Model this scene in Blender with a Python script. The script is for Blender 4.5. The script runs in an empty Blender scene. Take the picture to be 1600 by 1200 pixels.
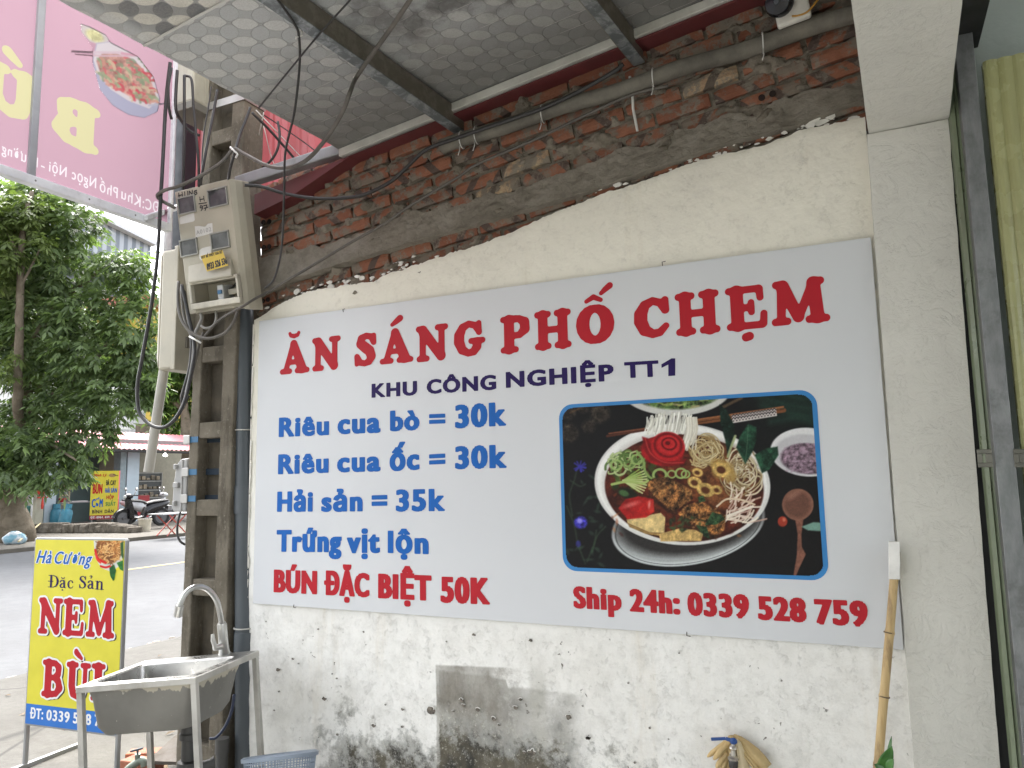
import bpy, math, random
import numpy as np
from mathutils import Vector, Matrix, noise as mnoise

random.seed(7)
RNG = np.random.default_rng(11)
SC = bpy.context.scene
COL = SC.collection
R = math.radians

# ------------------------------------------------------------------ camera
CAM = np.array([2.409, -2.491, 1.454])
CR = np.array([0.904, 0.428, -0.019]); CU = np.array([0.069, -0.102, 0.992]); CF = np.array([-0.423, 0.898, 0.122])
CF /= np.linalg.norm(CF); CR -= CF * (CR @ CF); CR /= np.linalg.norm(CR); CU = np.cross(CR, CF)
FPX = 1175.1                       # focal length in pixels of a 1600 px wide frame
cd = bpy.data.cameras.new('camera'); cam = bpy.data.objects.new('camera', cd); COL.objects.link(cam)
cam.matrix_world = Matrix(((CR[0], CU[0], -CF[0], CAM[0]), (CR[1], CU[1], -CF[1], CAM[1]), (CR[2], CU[2], -CF[2], CAM[2]), (0, 0, 0, 1)))
cd.sensor_width = 36; cd.lens = FPX / 1600 * 36; cd.clip_start = 0.05; cd.clip_end = 2000
SC.camera = cam

# ------------------------------------------------------------------ sky, sun, exposure
SUN_EL, SUN_AZ = R(52), R(-55)     # azimuth measured from +y towards +x: over the street, a little in front
w = bpy.data.worlds.new('World'); SC.world = w; w.use_nodes = True
nt = w.node_tree; nt.nodes.clear()
sky = nt.nodes.new('ShaderNodeTexSky'); sky.sky_type = 'NISHITA'; sky.sun_disc = False
sky.sun_elevation = SUN_EL; sky.sun_rotation = SUN_AZ; sky.dust_density = 4.0; sky.air_density = 1.0; sky.ozone_density = 1.0
hs = nt.nodes.new('ShaderNodeHueSaturation'); hs.inputs['Saturation'].default_value = 0.22; hs.inputs['Value'].default_value = 1.0
bg = nt.nodes.new('ShaderNodeBackground'); bg.inputs['Strength'].default_value = 0.15
wo = nt.nodes.new('ShaderNodeOutputWorld')
nt.links.new(sky.outputs[0], hs.inputs['Color']); nt.links.new(hs.outputs[0], bg.inputs[0]); nt.links.new(bg.outputs[0], wo.inputs[0])
sd = bpy.data.lights.new('sun', 'SUN'); sd.energy = 0.7; sd.angle = R(30); sd.color = (1.0, 0.965, 0.91)
sun = bpy.data.objects.new('sun', sd); COL.objects.link(sun)
sv = Vector((math.sin(SUN_AZ) * math.cos(SUN_EL), math.cos(SUN_AZ) * math.cos(SUN_EL), math.sin(SUN_EL)))
sun.rotation_euler = (-sv).to_track_quat('-Z', 'Y').to_euler(); sun.location = (-6, -6, 14)
SC.view_settings.view_transform = 'Standard'; SC.view_settings.look = 'None'
SC.view_settings.exposure = 2.5; SC.view_settings.gamma = 1.0

# ------------------------------------------------------------------ from a photo pixel to a place in the world
def ray(x, y): return CF + CR * (x - 800) / FPX + CU * (600 - y) / FPX
def ox(x, y, X): d = ray(x, y); return CAM + d * ((X - CAM[0]) / d[0])
def oy(x, y, Y=0.0): d = ray(x, y); return CAM + d * ((Y - CAM[1]) / d[1])
def oz(x, y, Z=0.0): d = ray(x, y); return CAM + d * ((Z - CAM[2]) / d[2])
def ad(x, y, D): return CAM + ray(x, y) * D
def toz(X, zm): return [zm[0] + X[0] / zm[2], zm[1] + X[1] / zm[2]]
def pix(P):
    d = np.asarray(P, float) - CAM; z = d @ CF
    return np.stack([800 + FPX * (d @ CR) / z, 600 - FPX * (d @ CU) / z], -1)

# ------------------------------------------------------------------ materials
def srgb(r, g, b):
    f = lambda c: (c / 12.92 if c <= 0.04045 else ((c + 0.055) / 1.055) ** 2.4)
    return (f(r / 255), f(g / 255), f(b / 255))
class NT:
    def __init__(self, name, rough=0.6, metal=0.0, spec=0.5):
        self.m = bpy.data.materials.new(name); self.m.use_nodes = True
        self.t = self.m.node_tree; self.b = self.t.nodes['Principled BSDF']
        self.b.inputs['Roughness'].default_value = rough; self.b.inputs['Metallic'].default_value = metal
        self.b.inputs['Specular IOR Level'].default_value = spec
        self._p = None
    def n(self, k, **kw):
        x = self.t.nodes.new(k)
        for a, v in kw.items(): setattr(x, a, v)
        return x
    def put(self, sock, v):
        if isinstance(v, bpy.types.NodeSocket): self.t.links.new(v, sock)
        elif isinstance(v, (tuple, list)) and sock.type == 'RGBA' and len(v) == 3: sock.default_value = (*v, 1)
        else: sock.default_value = v
    def pos(self):
        if self._p is None:
            g = self.n('ShaderNodeTexCoord'); self._p = g.outputs['Object']
        return self._p
    def xyz(self, v=None):
        s = self.n('ShaderNodeSeparateXYZ'); self.put(s.inputs[0], v or self.pos()); return s.outputs
    def mapv(self, scale=(1, 1, 1), rot=(0, 0, 0), loc=(0, 0, 0), v=None):
        m = self.n('ShaderNodeMapping'); self.put(m.inputs[0], v or self.pos())
        m.inputs['Scale'].default_value = scale; m.inputs['Rotation'].default_value = rot; m.inputs['Location'].default_value = loc
        return m.outputs[0]
    def noise(self, s=5, det=4, rough=0.55, v=None, dist=0.0):
        x = self.n('ShaderNodeTexNoise'); self.put(x.inputs['Vector'], v or self.pos())
        x.inputs['Scale'].default_value = s; x.inputs['Detail'].default_value = det; x.inputs['Roughness'].default_value = rough
        x.inputs['Distortion'].default_value = dist
        return x.outputs[0]
    def voro(self, s=5, v=None, feature='F1', out='Distance', rnd=1.0):
        x = self.n('ShaderNodeTexVoronoi'); x.feature = feature; self.put(x.inputs['Vector'], v or self.pos()); x.inputs['Scale'].default_value = s
        x.inputs['Randomness'].default_value = rnd
        return x.outputs[out]
    def m2(self, op, a, b=0.0, c=0.0, clamp=False):
        x = self.n('ShaderNodeMath', operation=op, use_clamp=clamp)
        self.put(x.inputs[0], a); self.put(x.inputs[1], b); self.put(x.inputs[2], c); return x.outputs[0]
    def step(self, v, lo, hi, a=0.0, b=1.0):
        x = self.n('ShaderNodeMapRange', interpolation_type='SMOOTHSTEP'); self.put(x.inputs[0], v)
        for i, q in enumerate((lo, hi, a, b)): x.inputs[i + 1].default_value = q
        return x.outputs[0]
    def mix(self, f, a, b, mode='MIX'):
        x = self.n('ShaderNodeMix', data_type='RGBA', blend_type=mode); self.put(x.inputs[0], f); self.put(x.inputs[6], a); self.put(x.inputs[7], b); return x.outputs[2]
    def attr(self, name, out='Color'):
        x = self.n('ShaderNodeAttribute'); x.attribute_name = name; return x.outputs[out]
    def island(self):
        return self.n('ShaderNodeNewGeometry').outputs['Random Per Island']
    def color(self, c): self.put(self.b.inputs['Base Color'], c); return self
    def rough(self, r): self.put(self.b.inputs['Roughness'], r); return self
    def bump(self, h, strength=0.3, dist=0.01):
        x = self.n('ShaderNodeBump'); self.put(x.inputs['Height'], h); x.inputs['Strength'].default_value = strength; x.inputs['Distance'].default_value = dist
        self.put(self.b.inputs['Normal'], x.outputs[0]); return self
MATS = {}
def plain(name, c, rough=0.6, metal=0.0, var=0.12, scale=9.0, bump=0.0, bscale=40.0, dirt=None, spec=0.5):
    """a slightly uneven surface: two noises vary the colour, an optional dirt tint, an optional bump"""
    if name in MATS: return MATS[name]
    k = NT(name, rough, metal, spec)
    n1 = k.step(k.noise(scale, 5, 0.6), 0.3, 0.7)
    lo = tuple(max(0, q * (1 - var)) for q in c); hi = tuple(min(1, q * (1 + var)) for q in c)
    col = k.mix(n1, lo, hi)
    if dirt: col = k.mix(k.step(k.noise(scale * 0.6, 8, 0.7, k.mapv((1, 1, 0.35))), 0.48, 0.75, 0, dirt[1]), col, dirt[0])
    k.color(col)
    k.rough(k.step(k.noise(scale * 2, 4), 0.25, 0.75, max(0.02, rough - 0.1), min(1, rough + 0.1)))
    if bump: k.bump(k.noise(bscale, 6, 0.6), bump, 0.01)
    MATS[name] = k.m; return k.m
def flat(name, c, rough=0.5, metal=0.0, spec=0.5):
    if name in MATS: return MATS[name]
    k = NT(name, rough, metal, spec); k.color(c); MATS[name] = k.m; return k.m

# ------------------------------------------------------------------ meshes
class MB:
    def __init__(self): self.v = []; self.f = []; self.c = []; self.uv = None
    def add(self, vs, fs, col=None):
        o = len(self.v); self.v += [tuple(map(float, p)) for p in vs]; self.f += [tuple(i + o for i in q) for q in fs]
        if col is not None: self.c += [col] * len(vs)
        return self
    def hexa(self, p, col=None):            # p: 4 bottom + 4 top, both counter-clockwise from above
        return self.add(p, [(3, 2, 1, 0), (4, 5, 6, 7), (0, 1, 5, 4), (1, 2, 6, 5), (2, 3, 7, 6), (3, 0, 4, 7)], col)
    def box(self, x0, x1, y0, y1, z0, z1, col=None):
        return self.hexa([(x0, y0, z0), (x1, y0, z0), (x1, y1, z0), (x0, y1, z0), (x0, y0, z1), (x1, y0, z1), (x1, y1, z1), (x0, y1, z1)], col)
    def obox(self, c, a, b, n, col=None):   # centre and three half-axis vectors
        c, a, b, n = (np.asarray(q, float) for q in (c, a, b, n))
        return self.hexa([c - a - b - n, c + a - b - n, c + a + b - n, c - a + b - n, c - a - b + n, c + a - b + n, c + a + b + n, c - a + b + n], col)
    def bar(self, p, q, wd, ht, up=(0, 0, 1), col=None):
        p, q = np.asarray(p, float), np.asarray(q, float); d = q - p; L = np.linalg.norm(d); d /= L
        u = np.asarray(up, float); s = np.cross(d, u); s /= np.linalg.norm(s); u = np.cross(s, d)
        return self.obox((p + q) / 2, d * L / 2, s * wd / 2, u * ht / 2, col)
    def tube(self, pts, r, n=10, cap=True, col=None):
        pts = [np.asarray(p, float) for p in pts]; m = len(pts); rr = r if hasattr(r, '__len__') else [r] * m
        T = [pts[min(i + 1, m - 1)] - pts[max(i - 1, 0)] for i in range(m)]
        T = [t / (np.linalg.norm(t) + 1e-12) for t in T]
        a = np.array([0, 0, 1.0]) if abs(T[0][2]) < 0.9 else np.array([1.0, 0, 0])
        N = np.cross(T[0], a); N /= np.linalg.norm(N); vs = []
        for i in range(m):
            N = N - T[i] * (N @ T[i]); N /= np.linalg.norm(N); B = np.cross(T[i], N)
            for k in range(n):
                t = 2 * math.pi * k / n; vs.append(pts[i] + (N * math.cos(t) + B * math.sin(t)) * rr[i])
        fs = [(i * n + k, i * n + (k + 1) % n, (i + 1) * n + (k + 1) % n, (i + 1) * n + k) for i in range(m - 1) for k in range(n)]
        if cap: fs += [tuple(range(n))[::-1], tuple((m - 1) * n + k for k in range(n))]
        return self.add(vs, fs, col)
    def lathe(self, prof, base, axis=(0, 0, 1), n=20, cap=True, col=None):   # prof: (radius, height)
        ax = np.asarray(axis, float); ax /= np.linalg.norm(ax); b = np.asarray(base, float)
        a = np.array([1.0, 0, 0]) if abs(ax[0]) < 0.9 else np.array([0, 1.0, 0])
        u = np.cross(ax, a); u /= np.linalg.norm(u); w_ = np.cross(ax, u); vs = []
        for r, h in prof:
            for k in range(n):
                t = 2 * math.pi * k / n; vs.append(b + ax * h + (u * math.cos(t) + w_ * math.sin(t)) * r)
        m = len(prof)
        fs = [(i * n + k, i * n + (k + 1) % n, (i + 1) * n + (k + 1) % n, (i + 1) * n + k) for i in range(m - 1) for k in range(n)]
        if cap: fs += [tuple(range(n))[::-1], tuple((m - 1) * n + k for k in range(n))]
        return self.add(vs, fs, col)
    def ball(self, c, r, n=12, m=8, col=None):
        rx, ry, rz = r if hasattr(r, '__len__') else (r, r, r); vs = []
        for i in range(1, m):
            th = math.pi * i / m
            for k in range(n):
                t = 2 * math.pi * k / n; vs.append((c[0] + rx * math.sin(th) * math.cos(t), c[1] + ry * math.sin(th) * math.sin(t), c[2] + rz * math.cos(th)))
        fs = [(i * n + k, (i + 1) * n + k, (i + 1) * n + (k + 1) % n, i * n + (k + 1) % n) for i in range(m - 2) for k in range(n)]
        vs += [(c[0], c[1], c[2] + rz), (c[0], c[1], c[2] - rz)]; a = (m - 1) * n
        fs += [(a, k, (k + 1) % n) for k in range(n)] + [(a + 1, (m - 2) * n + (k + 1) % n, (m - 2) * n + k) for k in range(n)]
        return self.add(vs, fs, col)
    def prism(self, poly, d, col=None):     # planar outline swept along vector d
        n = len(poly); a = [np.asarray(p, float) for p in poly]; d = np.asarray(d, float)
        return self.add(a + [p + d for p in a], [tuple(range(n))[::-1], tuple(range(n, 2 * n))] + [(i, (i + 1) % n, n + (i + 1) % n, n + i) for i in range(n)], col)
    def quad(self, *p, col=None): return self.add(p, [tuple(range(len(p)))], col)
    def build(self, name, mat, parent=None, smooth=False, bevel=0.0, fix=True):
        me = bpy.data.meshes.new(name); me.from_pydata(self.v, [], self.f)
        if self.c:
            at = me.color_attributes.new('Col', 'FLOAT_COLOR', 'POINT')
            at.data.foreach_set('color', np.array([(c[0], c[1], c[2], 1.0) for c in self.c], np.float32).ravel())
        if self.uv is not None:
            uvl = me.uv_layers.new(name='UVMap'); li = np.zeros(len(me.loops), np.int32); me.loops.foreach_get('vertex_index', li)
            uvl.data.foreach_set('uv', np.asarray(self.uv, np.float32)[li].ravel())
        if smooth:
            me.polygons.foreach_set('use_smooth', [True] * len(me.polygons))
        if fix:
            import bmesh
            bm = bmesh.new(); bm.from_mesh(me); bmesh.ops.recalc_face_normals(bm, faces=bm.faces); bm.to_mesh(me); bm.free()
        o = bpy.data.objects.new(name, me); COL.objects.link(o); me.materials.append(mat)
        if smooth == 'auto': me.set_sharp_from_angle(angle=R(35))
        if parent is not None:
            o.parent = parent
            if parent.type == 'EMPTY' or True: o.matrix_parent_inverse = parent_inv(parent)
        if bevel:
            b = o.modifiers.new('Bevel', 'BEVEL'); b.width = bevel; b.segments = 2; b.limit_method = 'ANGLE'
        return o
def parent_inv(p):
    return Matrix.Translation(p.location).inverted() if p.parent is None else Matrix.Identity(4)
def tag(o, label=None, cat=None, group=None, kind=None):
    if label: o['label'] = label
    if cat: o['category'] = cat
    if group: o['group'] = group
    if kind: o['kind'] = kind
    return o
def thing(name, loc, label, cat, group=None):
    e = bpy.data.objects.new(name, None); COL.objects.link(e); e.location = tuple(map(float, loc)); e.empty_display_size = 0.1
    return tag(e, label, cat, group)
def smoothpath(pts, per=6):
    p = [np.asarray(q, float) for q in pts]; p = [2 * p[0] - p[1]] + p + [2 * p[-1] - p[-2]]; out = []
    for i in range(1, len(p) - 2):
        a, b, c, d = p[i - 1:i + 3]
        for k in range(per):
            t = k / per
            out.append(0.5 * (2 * b + (c - a) * t + (2 * a - 5 * b + 4 * c - d) * t * t + (3 * b - a - 3 * c + d) * t ** 3))
    out.append(p[-2]); return out
def lerp(a, b, t): return a + (b - a) * t
def interp(pts, x): return float(np.interp(x, [p[0] for p in pts], [p[1] for p in pts]))
def fbm(x, y, z, o=4): return mnoise.fractal(Vector((x, y, z)), 0.9, 2.1, o)
# ------------------------------------------------------------------ lettering
# heavy rounded slab capitals, each built from strokes (x0,y0,x1,y1,r0,r1) melted together
def ST(*pts):
    return [(a[0], a[1], b[0], b[1], a[2], b[2]) for a, b in zip(pts[:-1], pts[1:])]
def sf(x0, x1, y, r=0.055): return [(x0 + r, y, x1 - r, y, r, r)]
def ring(cx, cy, rx, ry, rt, rs, a0=0, a1=360, n=20):
    P = []
    for i in range(n + 1):
        t = R(a0 + (a1 - a0) * i / n); P.append((cx + rx * math.cos(t), cy + ry * math.sin(t), rt + (rs - rt) * abs(math.cos(t)) ** 1.3))
    return ST(*P)
SLAB = {
 'A': (0.98, ST((.46, .93, .09), (.76, .12, .13)) + ST((.44, .93, .06), (.19, .1, .06)) + sf(.3, .7, .34, .05) + sf(.0, .38, .055) + sf(.54, 1.0, .055)),
 'N': (1.0, ST((.19, .1, .07), (.19, .88, .07)) + ST((.2, .88, .12), (.78, .1, .11)) + ST((.8, .12, .065), (.8, .9, .065)) + sf(.02, .38, .055) + sf(.0, .26, .945) + sf(.62, .98, .945)),
 'S': (0.8, ST((.68, .74, .06), (.6, .9, .07), (.42, .94, .07), (.24, .86, .1), (.22, .7, .13), (.4, .56, .14), (.56, .44, .14), (.62, .27, .13), (.54, .11, .09), (.38, .055, .065), (.22, .09, .07), (.11, .27, .06)) + ST((.71, .93, .05), (.72, .7, .05)) + ST((.07, .3, .05), (.08, .06, .05))),
 'G': (1.02, ST((.82, .68, .05), (.7, .88, .07), (.5, .94, .07), (.3, .84, .1), (.19, .62, .135), (.18, .42, .135), (.28, .18, .11), (.48, .06, .07), (.66, .1, .09), (.76, .24, .11), (.77, .36, .11)) + sf(.52, 1.0, .42, .055) + ST((.83, .94, .05), (.84, .66, .05))),
 'C': (0.92, ST((.8, .66, .05), (.69, .87, .07), (.5, .94, .07), (.3, .84, .1), (.19, .62, .14), (.18, .42, .14), (.28, .18, .12), (.48, .065, .08), (.66, .09, .07), (.82, .25, .05)) + ST((.82, .94, .055), (.83, .66, .055))),
 'P': (0.88, ST((.24, .08, .125), (.24, .92, .125)) + sf(.0, .5, .055) + sf(.0, .5, .945) + ST((.35, .94, .055), (.56, .93, .07), (.72, .82, .115), (.73, .62, .115), (.57, .47, .07), (.36, .45, .055))),
 'H': (1.1, ST((.23, .08, .12), (.23, .92, .12)) + ST((.85, .08, .12), (.85, .92, .12)) + sf(.0, .46, .055) + sf(.0, .46, .945) + sf(.62, 1.08, .055) + sf(.62, 1.08, .945) + sf(.25, .85, .5, .06)),
 'O': (1.0, ring(.5, .5, .345, .425, .075, .155)),
 'E': (0.94, ST((.24, .08, .125), (.24, .92, .125)) + sf(.0, .82, .945) + sf(.0, .86, .055) + sf(.3, .6, .5, .055) + ST((.79, .93, .055), (.8, .72, .05)) + ST((.85, .08, .055), (.87, .32, .05)) + ST((.58, .62, .045), (.58, .38, .045))),
 'M': (1.3, ST((.2, .1, .07), (.25, .88, .08)) + ST((.28, .88, .12), (.6, .14, .1)) + ST((.62, .14, .07), (.97, .88, .075)) + ST((1.05, .1, .125), (1.0, .9, .12)) + sf(.0, .4, .055) + sf(.06, .34, .945) + sf(.8, 1.3, .055) + sf(.9, 1.22, .945)),
 'B': (0.9, ST((.24, .08, .125), (.24, .92, .125)) + sf(.0, .5, .055) + sf(.0, .5, .945) + ST((.35, .94, .055), (.54, .93, .07), (.67, .82, .105), (.66, .65, .1), (.5, .54, .06), (.36, .52, .055)) + ST((.5, .53, .06), (.68, .43, .1), (.73, .26, .12), (.6, .09, .075), (.36, .06, .055))),
 'U': (1.02, ST((.24, .92, .12), (.24, .36, .12), (.3, .15, .11), (.5, .07, .085), (.7, .15, .075), (.79, .36, .07), (.79, .92, .07)) + sf(.0, .48, .945) + sf(.6, 1.0, .945)),
 'I': (0.5, ST((.25, .08, .125), (.25, .92, .125)) + sf(.0, .5, .055) + sf(.0, .5, .945)),
}
ACC = {
 'breve': ST((-.16, 1.2, .035), (-.12, 1.13, .045), (0, 1.1, .055), (.12, 1.13, .045), (.16, 1.2, .035)),
 'acute': ST((-.1, 1.1, .045), (.02, 1.18, .07), (.14, 1.27, .085)),
 'grave': ST((.12, 1.08, .045), (.0, 1.16, .07), (-.12, 1.25, .085)),
 'hat': ST((-.2, 1.07, .04), (0, 1.17, .06)) + ST((0, 1.17, .06), (.2, 1.07, .04)),
 'hatacute': ST((-.2, 1.07, .04), (0, 1.17, .055)) + ST((0, 1.17, .055), (.2, 1.07, .04)) + ST((.22, 1.25, .04), (.33, 1.34, .06), (.46, 1.43, .07)),
 'dot': ST((-.03, -.17, .085), (.05, -.15, .085)),
}
def sdf(strokes, X, Y, k):
    D = None; P = None; last = None
    for x0, y0, x1, y1, r0, r1 in list(strokes) + [(9e3, 9e3, 9e3, 9e3, 0, 0)]:
        dx, dy = x1 - x0, y1 - y0; L = dx * dx + dy * dy + 1e-9
        t = np.clip(((X - x0) * dx + (Y - y0) * dy) / L, 0, 1)
        d = np.hypot(X - x0 - t * dx, Y - y0 - t * dy) - (r0 + (r1 - r0) * t)
        if last is not None and abs(last[0] - x0) + abs(last[1] - y0) < 1e-6: P = np.minimum(P, d)     # same pen stroke
        else:
            if P is not None:
                if D is None: D = P
                else: h = np.clip(0.5 + 0.5 * (D - P) / k, 0, 1); D = D * (1 - h) + P * h - k * h * (1 - h)
            P = d
        last = (x1, y1)
    return D
def contours(strokes, grow=0.0, k=0.05, res=64):
    xs = [s[0] for s in strokes] + [s[2] for s in strokes]; ys = [s[1] for s in strokes] + [s[3] for s in strokes]
    m = 0.26 + grow; x0, x1, y0, y1 = min(xs) - m, max(xs) + m, min(ys) - m, max(ys) + m
    nx, ny = int((x1 - x0) * res) + 2, int((y1 - y0) * res) + 2
    gx = np.linspace(x0, x1, nx); gy = np.linspace(y0, y1, ny); X, Y = np.meshgrid(gx, gy)
    return march(sdf(strokes, X, Y, k) - grow, gx, gy)
def march(D, gx, gy):
    S = D < 0; nxt = {}; pos = {}
    mixed = np.argwhere((S[:-1, :-1] != S[1:, 1:]) | (S[:-1, 1:] != S[1:, :-1]) | (S[:-1, :-1] != S[:-1, 1:]))
    def pt(e):
        if e not in pos:
            a, j, i = e
            if a == 0: d0, d1 = D[j, i], D[j, i + 1]; t = d0 / (d0 - d1); pos[e] = (gx[i] + t * (gx[1] - gx[0]), gy[j])
            else: d0, d1 = D[j, i], D[j + 1, i]; t = d0 / (d0 - d1); pos[e] = (gx[i], gy[j] + t * (gy[1] - gy[0]))
        return e
    for j, i in mixed:
        c = (S[j, i], S[j, i + 1], S[j + 1, i + 1], S[j + 1, i]); E = [(0, j, i), (1, j, i + 1), (0, j + 1, i), (1, j, i)]
        ins = [q for q in range(4) if c[q] and not c[(q + 1) % 4]]; outs = [q for q in range(4) if not c[q] and c[(q + 1) % 4]]
        for q in ins:                       # leave the shape on edge q, come back in on the previous entering edge
            b = min(outs, key=lambda o: (q - o) % 4) if outs else None
            if b is not None: nxt[pt(E[q])] = pt(E[b])
    loops = []; left = set(nxt)
    while left:
        s = left.pop(); L = [pos[s]]; e = nxt[s]
        while e != s and e in left: left.discard(e); L.append(pos[e]); e = nxt[e]
        if len(L) > 5: loops.append(L)
    return loops
def fill(loops):                            # closed outlines with holes -> flat mesh arrays in (x, y)
    cu = bpy.data.curves.new('tmp', 'CURVE'); cu.dimensions = '2D'; cu.fill_mode = 'BOTH'
    for L in loops:
        sp = cu.splines.new('POLY'); sp.points.add(len(L) - 1); sp.use_cyclic_u = True
        sp.points.foreach_set('co', np.array([(p[0], p[1], 0, 1) for p in L], np.float32).ravel())
    return from_curve(cu)
def from_curve(cu):
    o = bpy.data.objects.new('tmp', cu); COL.objects.link(o); bpy.context.view_layer.update()
    me = bpy.data.meshes.new_from_object(o.evaluated_get(bpy.context.evaluated_depsgraph_get()))
    v = np.zeros(len(me.vertices) * 3); me.vertices.foreach_get('co', v); v = v.reshape(-1, 3)
    f = [tuple(p.vertices) for p in me.polygons]
    bpy.data.objects.remove(o); bpy.data.curves.remove(cu); bpy.data.meshes.remove(me)
    return v, f
_fonts = {}
VG = 1.9          # strokes fatten a little less upwards than sideways, with square corners
def word(txt, shear=0.0, space=1.0):
    """one word in the built-in sans face as a filled flat mesh, cap height 1"""
    cu = bpy.data.curves.new('tmp', 'FONT'); cu.body = txt; cu.size = 1.0; cu.shear = shear; cu.resolution_u = 4; cu.space_character = space
    v, f = from_curve(cu); return v / CAPH, f
def wordloops(txt, aspect, g, extra=(0.0,), shear=0.0, space=1.16, res=46):
    """outline of a word fattened by g and squeezed so that width / cap height = aspect; one outline set per extra growth"""
    v, f = word(txt, shear, space); cnt = {}
    for q in f:
        for i in range(len(q)):
            e = (q[i], q[(i + 1) % len(q)]); key = tuple(sorted((tuple(np.round(v[e[0]][:2], 5)), tuple(np.round(v[e[1]][:2], 5))))); cnt[key] = cnt.get(key, 0) + 1
    seg = np.array([k_ for k_, c in cnt.items() if c == 1]); x0 = seg[..., 0].min(); w0 = seg[..., 0].max() - x0
    s_ = (aspect * (1 + 2 * g / VG) - 2 * g) / w0; seg = seg.copy(); seg[..., 0] = (seg[..., 0] - x0) * s_
    m = g + max(extra) + 0.05; gx = np.arange(-m, w0 * s_ + m, 1 / res); gy = np.arange(seg[..., 1].min() - m, seg[..., 1].max() + m, 1 / res); X, Y = np.meshgrid(gx, gy)
    d = np.full(X.shape, 1e9); ins = np.zeros(X.shape, bool)
    for (ax, ay), (bx, by) in seg:
        ex, ey = bx - ax, by - ay; wx, wy = X - ax, Y - ay; t = np.clip((wx * ex + wy * ey) / (ex * ex + ey * ey + 1e-12), 0, 1)
        d = np.minimum(d, ((wx - ex * t) ** 4 + ((wy - ey * t) * VG) ** 4) ** .5)
        if ay != by: ins ^= ((ay > Y) != (by > Y)) & (X < ax + (Y - ay) / (by - ay) * ex)
    D = np.sqrt(d) * np.where(ins, -1, 1); out = []
    for e_ in extra:
        out.append([[((x + g) / (1 + 2 * g / VG), (y + g / VG) / (1 + 2 * g / VG)) for x, y in L] for L in march(D - g - e_, gx, gy)])
    return out
CAPH = 1.0
_v, _f = word('H'); CAPH = float(_v[:, 1].max() - _v[:, 1].min())
class Sheet:
    """a flat printed face: local (a, b) metres on plane origin + a*A + b*B, prints sit h in front along N"""
    def __init__(self, O, A, B, N): self.O, self.A, self.B, self.N = (np.asarray(q, float) for q in (O, A, B, N))
    def to(self, a, b, h=0.0): return self.O + self.A * a + self.B * b + self.N * h
    def at(self, x, y):                     # the point of the sheet seen at a photo pixel
        d = ray(x, y); P = CAM + d * (((self.O - CAM) @ self.N) / (d @ self.N)); q = P - self.O
        return float(q @ self.A), float(q @ self.B)
    def show(self, loops, mat, par, h=0.0012, name='lettering'):
        v, f = fill(loops); mb = MB(); mb.add([self.to(p[0], p[1], h) for p in v], f); return mb.build(name, mat, par, fix=False)
def place(loops, wd, a0, a1, b0, b1, c):
    """unit outlines (0..wd wide, cap height 1) -> left..right a0..a1, baseline running from b0 to b1, cap height c"""
    return [[(a0 + x / wd * (a1 - a0), b0 + x / wd * (b1 - b0) + y * c) for x, y in L] for L in loops]
def pxword(sheet, txt, zm, zx0, zx1, zb0, zb1, ztop, g=0.06, extra=(0.0,), shear=0.0):
    (a0, b0), (a1, b1), (_, bt) = (sheet.at(*toz(q, zm)) for q in ((zx0, zb0), (zx1, zb1), (zx0, ztop))); c = bt - b0; A = abs(a1 - a0) / c
    r = [place(L, A, a0, a1, b0, b1, c) for L in wordloops(txt, A, g, extra, shear)]
    return r[0] if len(r) == 1 else r
def slab(ch, acc=None, grow=0.0, at=None, fat=0.034):
    """slab capital outlines, squeezed back to cap height 1 after fattening"""
    wd, st = SLAB[ch]; L = contours(list(st), fat + grow)
    if acc:
        cx = at if at is not None else wd / 2 - 0.02
        up = -(fat + .02) if acc == 'dot' else fat + (.04 if ch == 'U' else .04); L += contours([(x0 + cx, y0 + up, x1 + cx, y1 + up, r0, r1) for x0, y0, x1, y1, r0, r1 in ACC[acc]], fat * .6 + grow)
    return [[((x + fat) / (wd + 2 * fat) * wd, (y + fat) / (1 + 2 * fat)) for x, y in q] for q in L], wd
def pxslab(sheet, ch, acc, zm, zx0, zx1, zb, zt, grow=0.0, fat=0.034):
    """one slab capital put between pixel columns zx0, zx1, base zb and cap line zt (all in a zoomed crop)"""
    l, r, t, m = (toz(q, zm) for q in ((zx0, zb), (zx1, zb), ((zx0 + zx1) / 2, zt), ((zx0 + zx1) / 2, zb)))
    a0, a1 = sheet.at(*l)[0], sheet.at(*r)[0]; b0, b1 = sheet.at(*m)[1], sheet.at(*t)[1]
    L, wd = slab(ch, acc, grow, fat=fat); return place(L, wd, a0, a1, b0, b0, b1 - b0)
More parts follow.
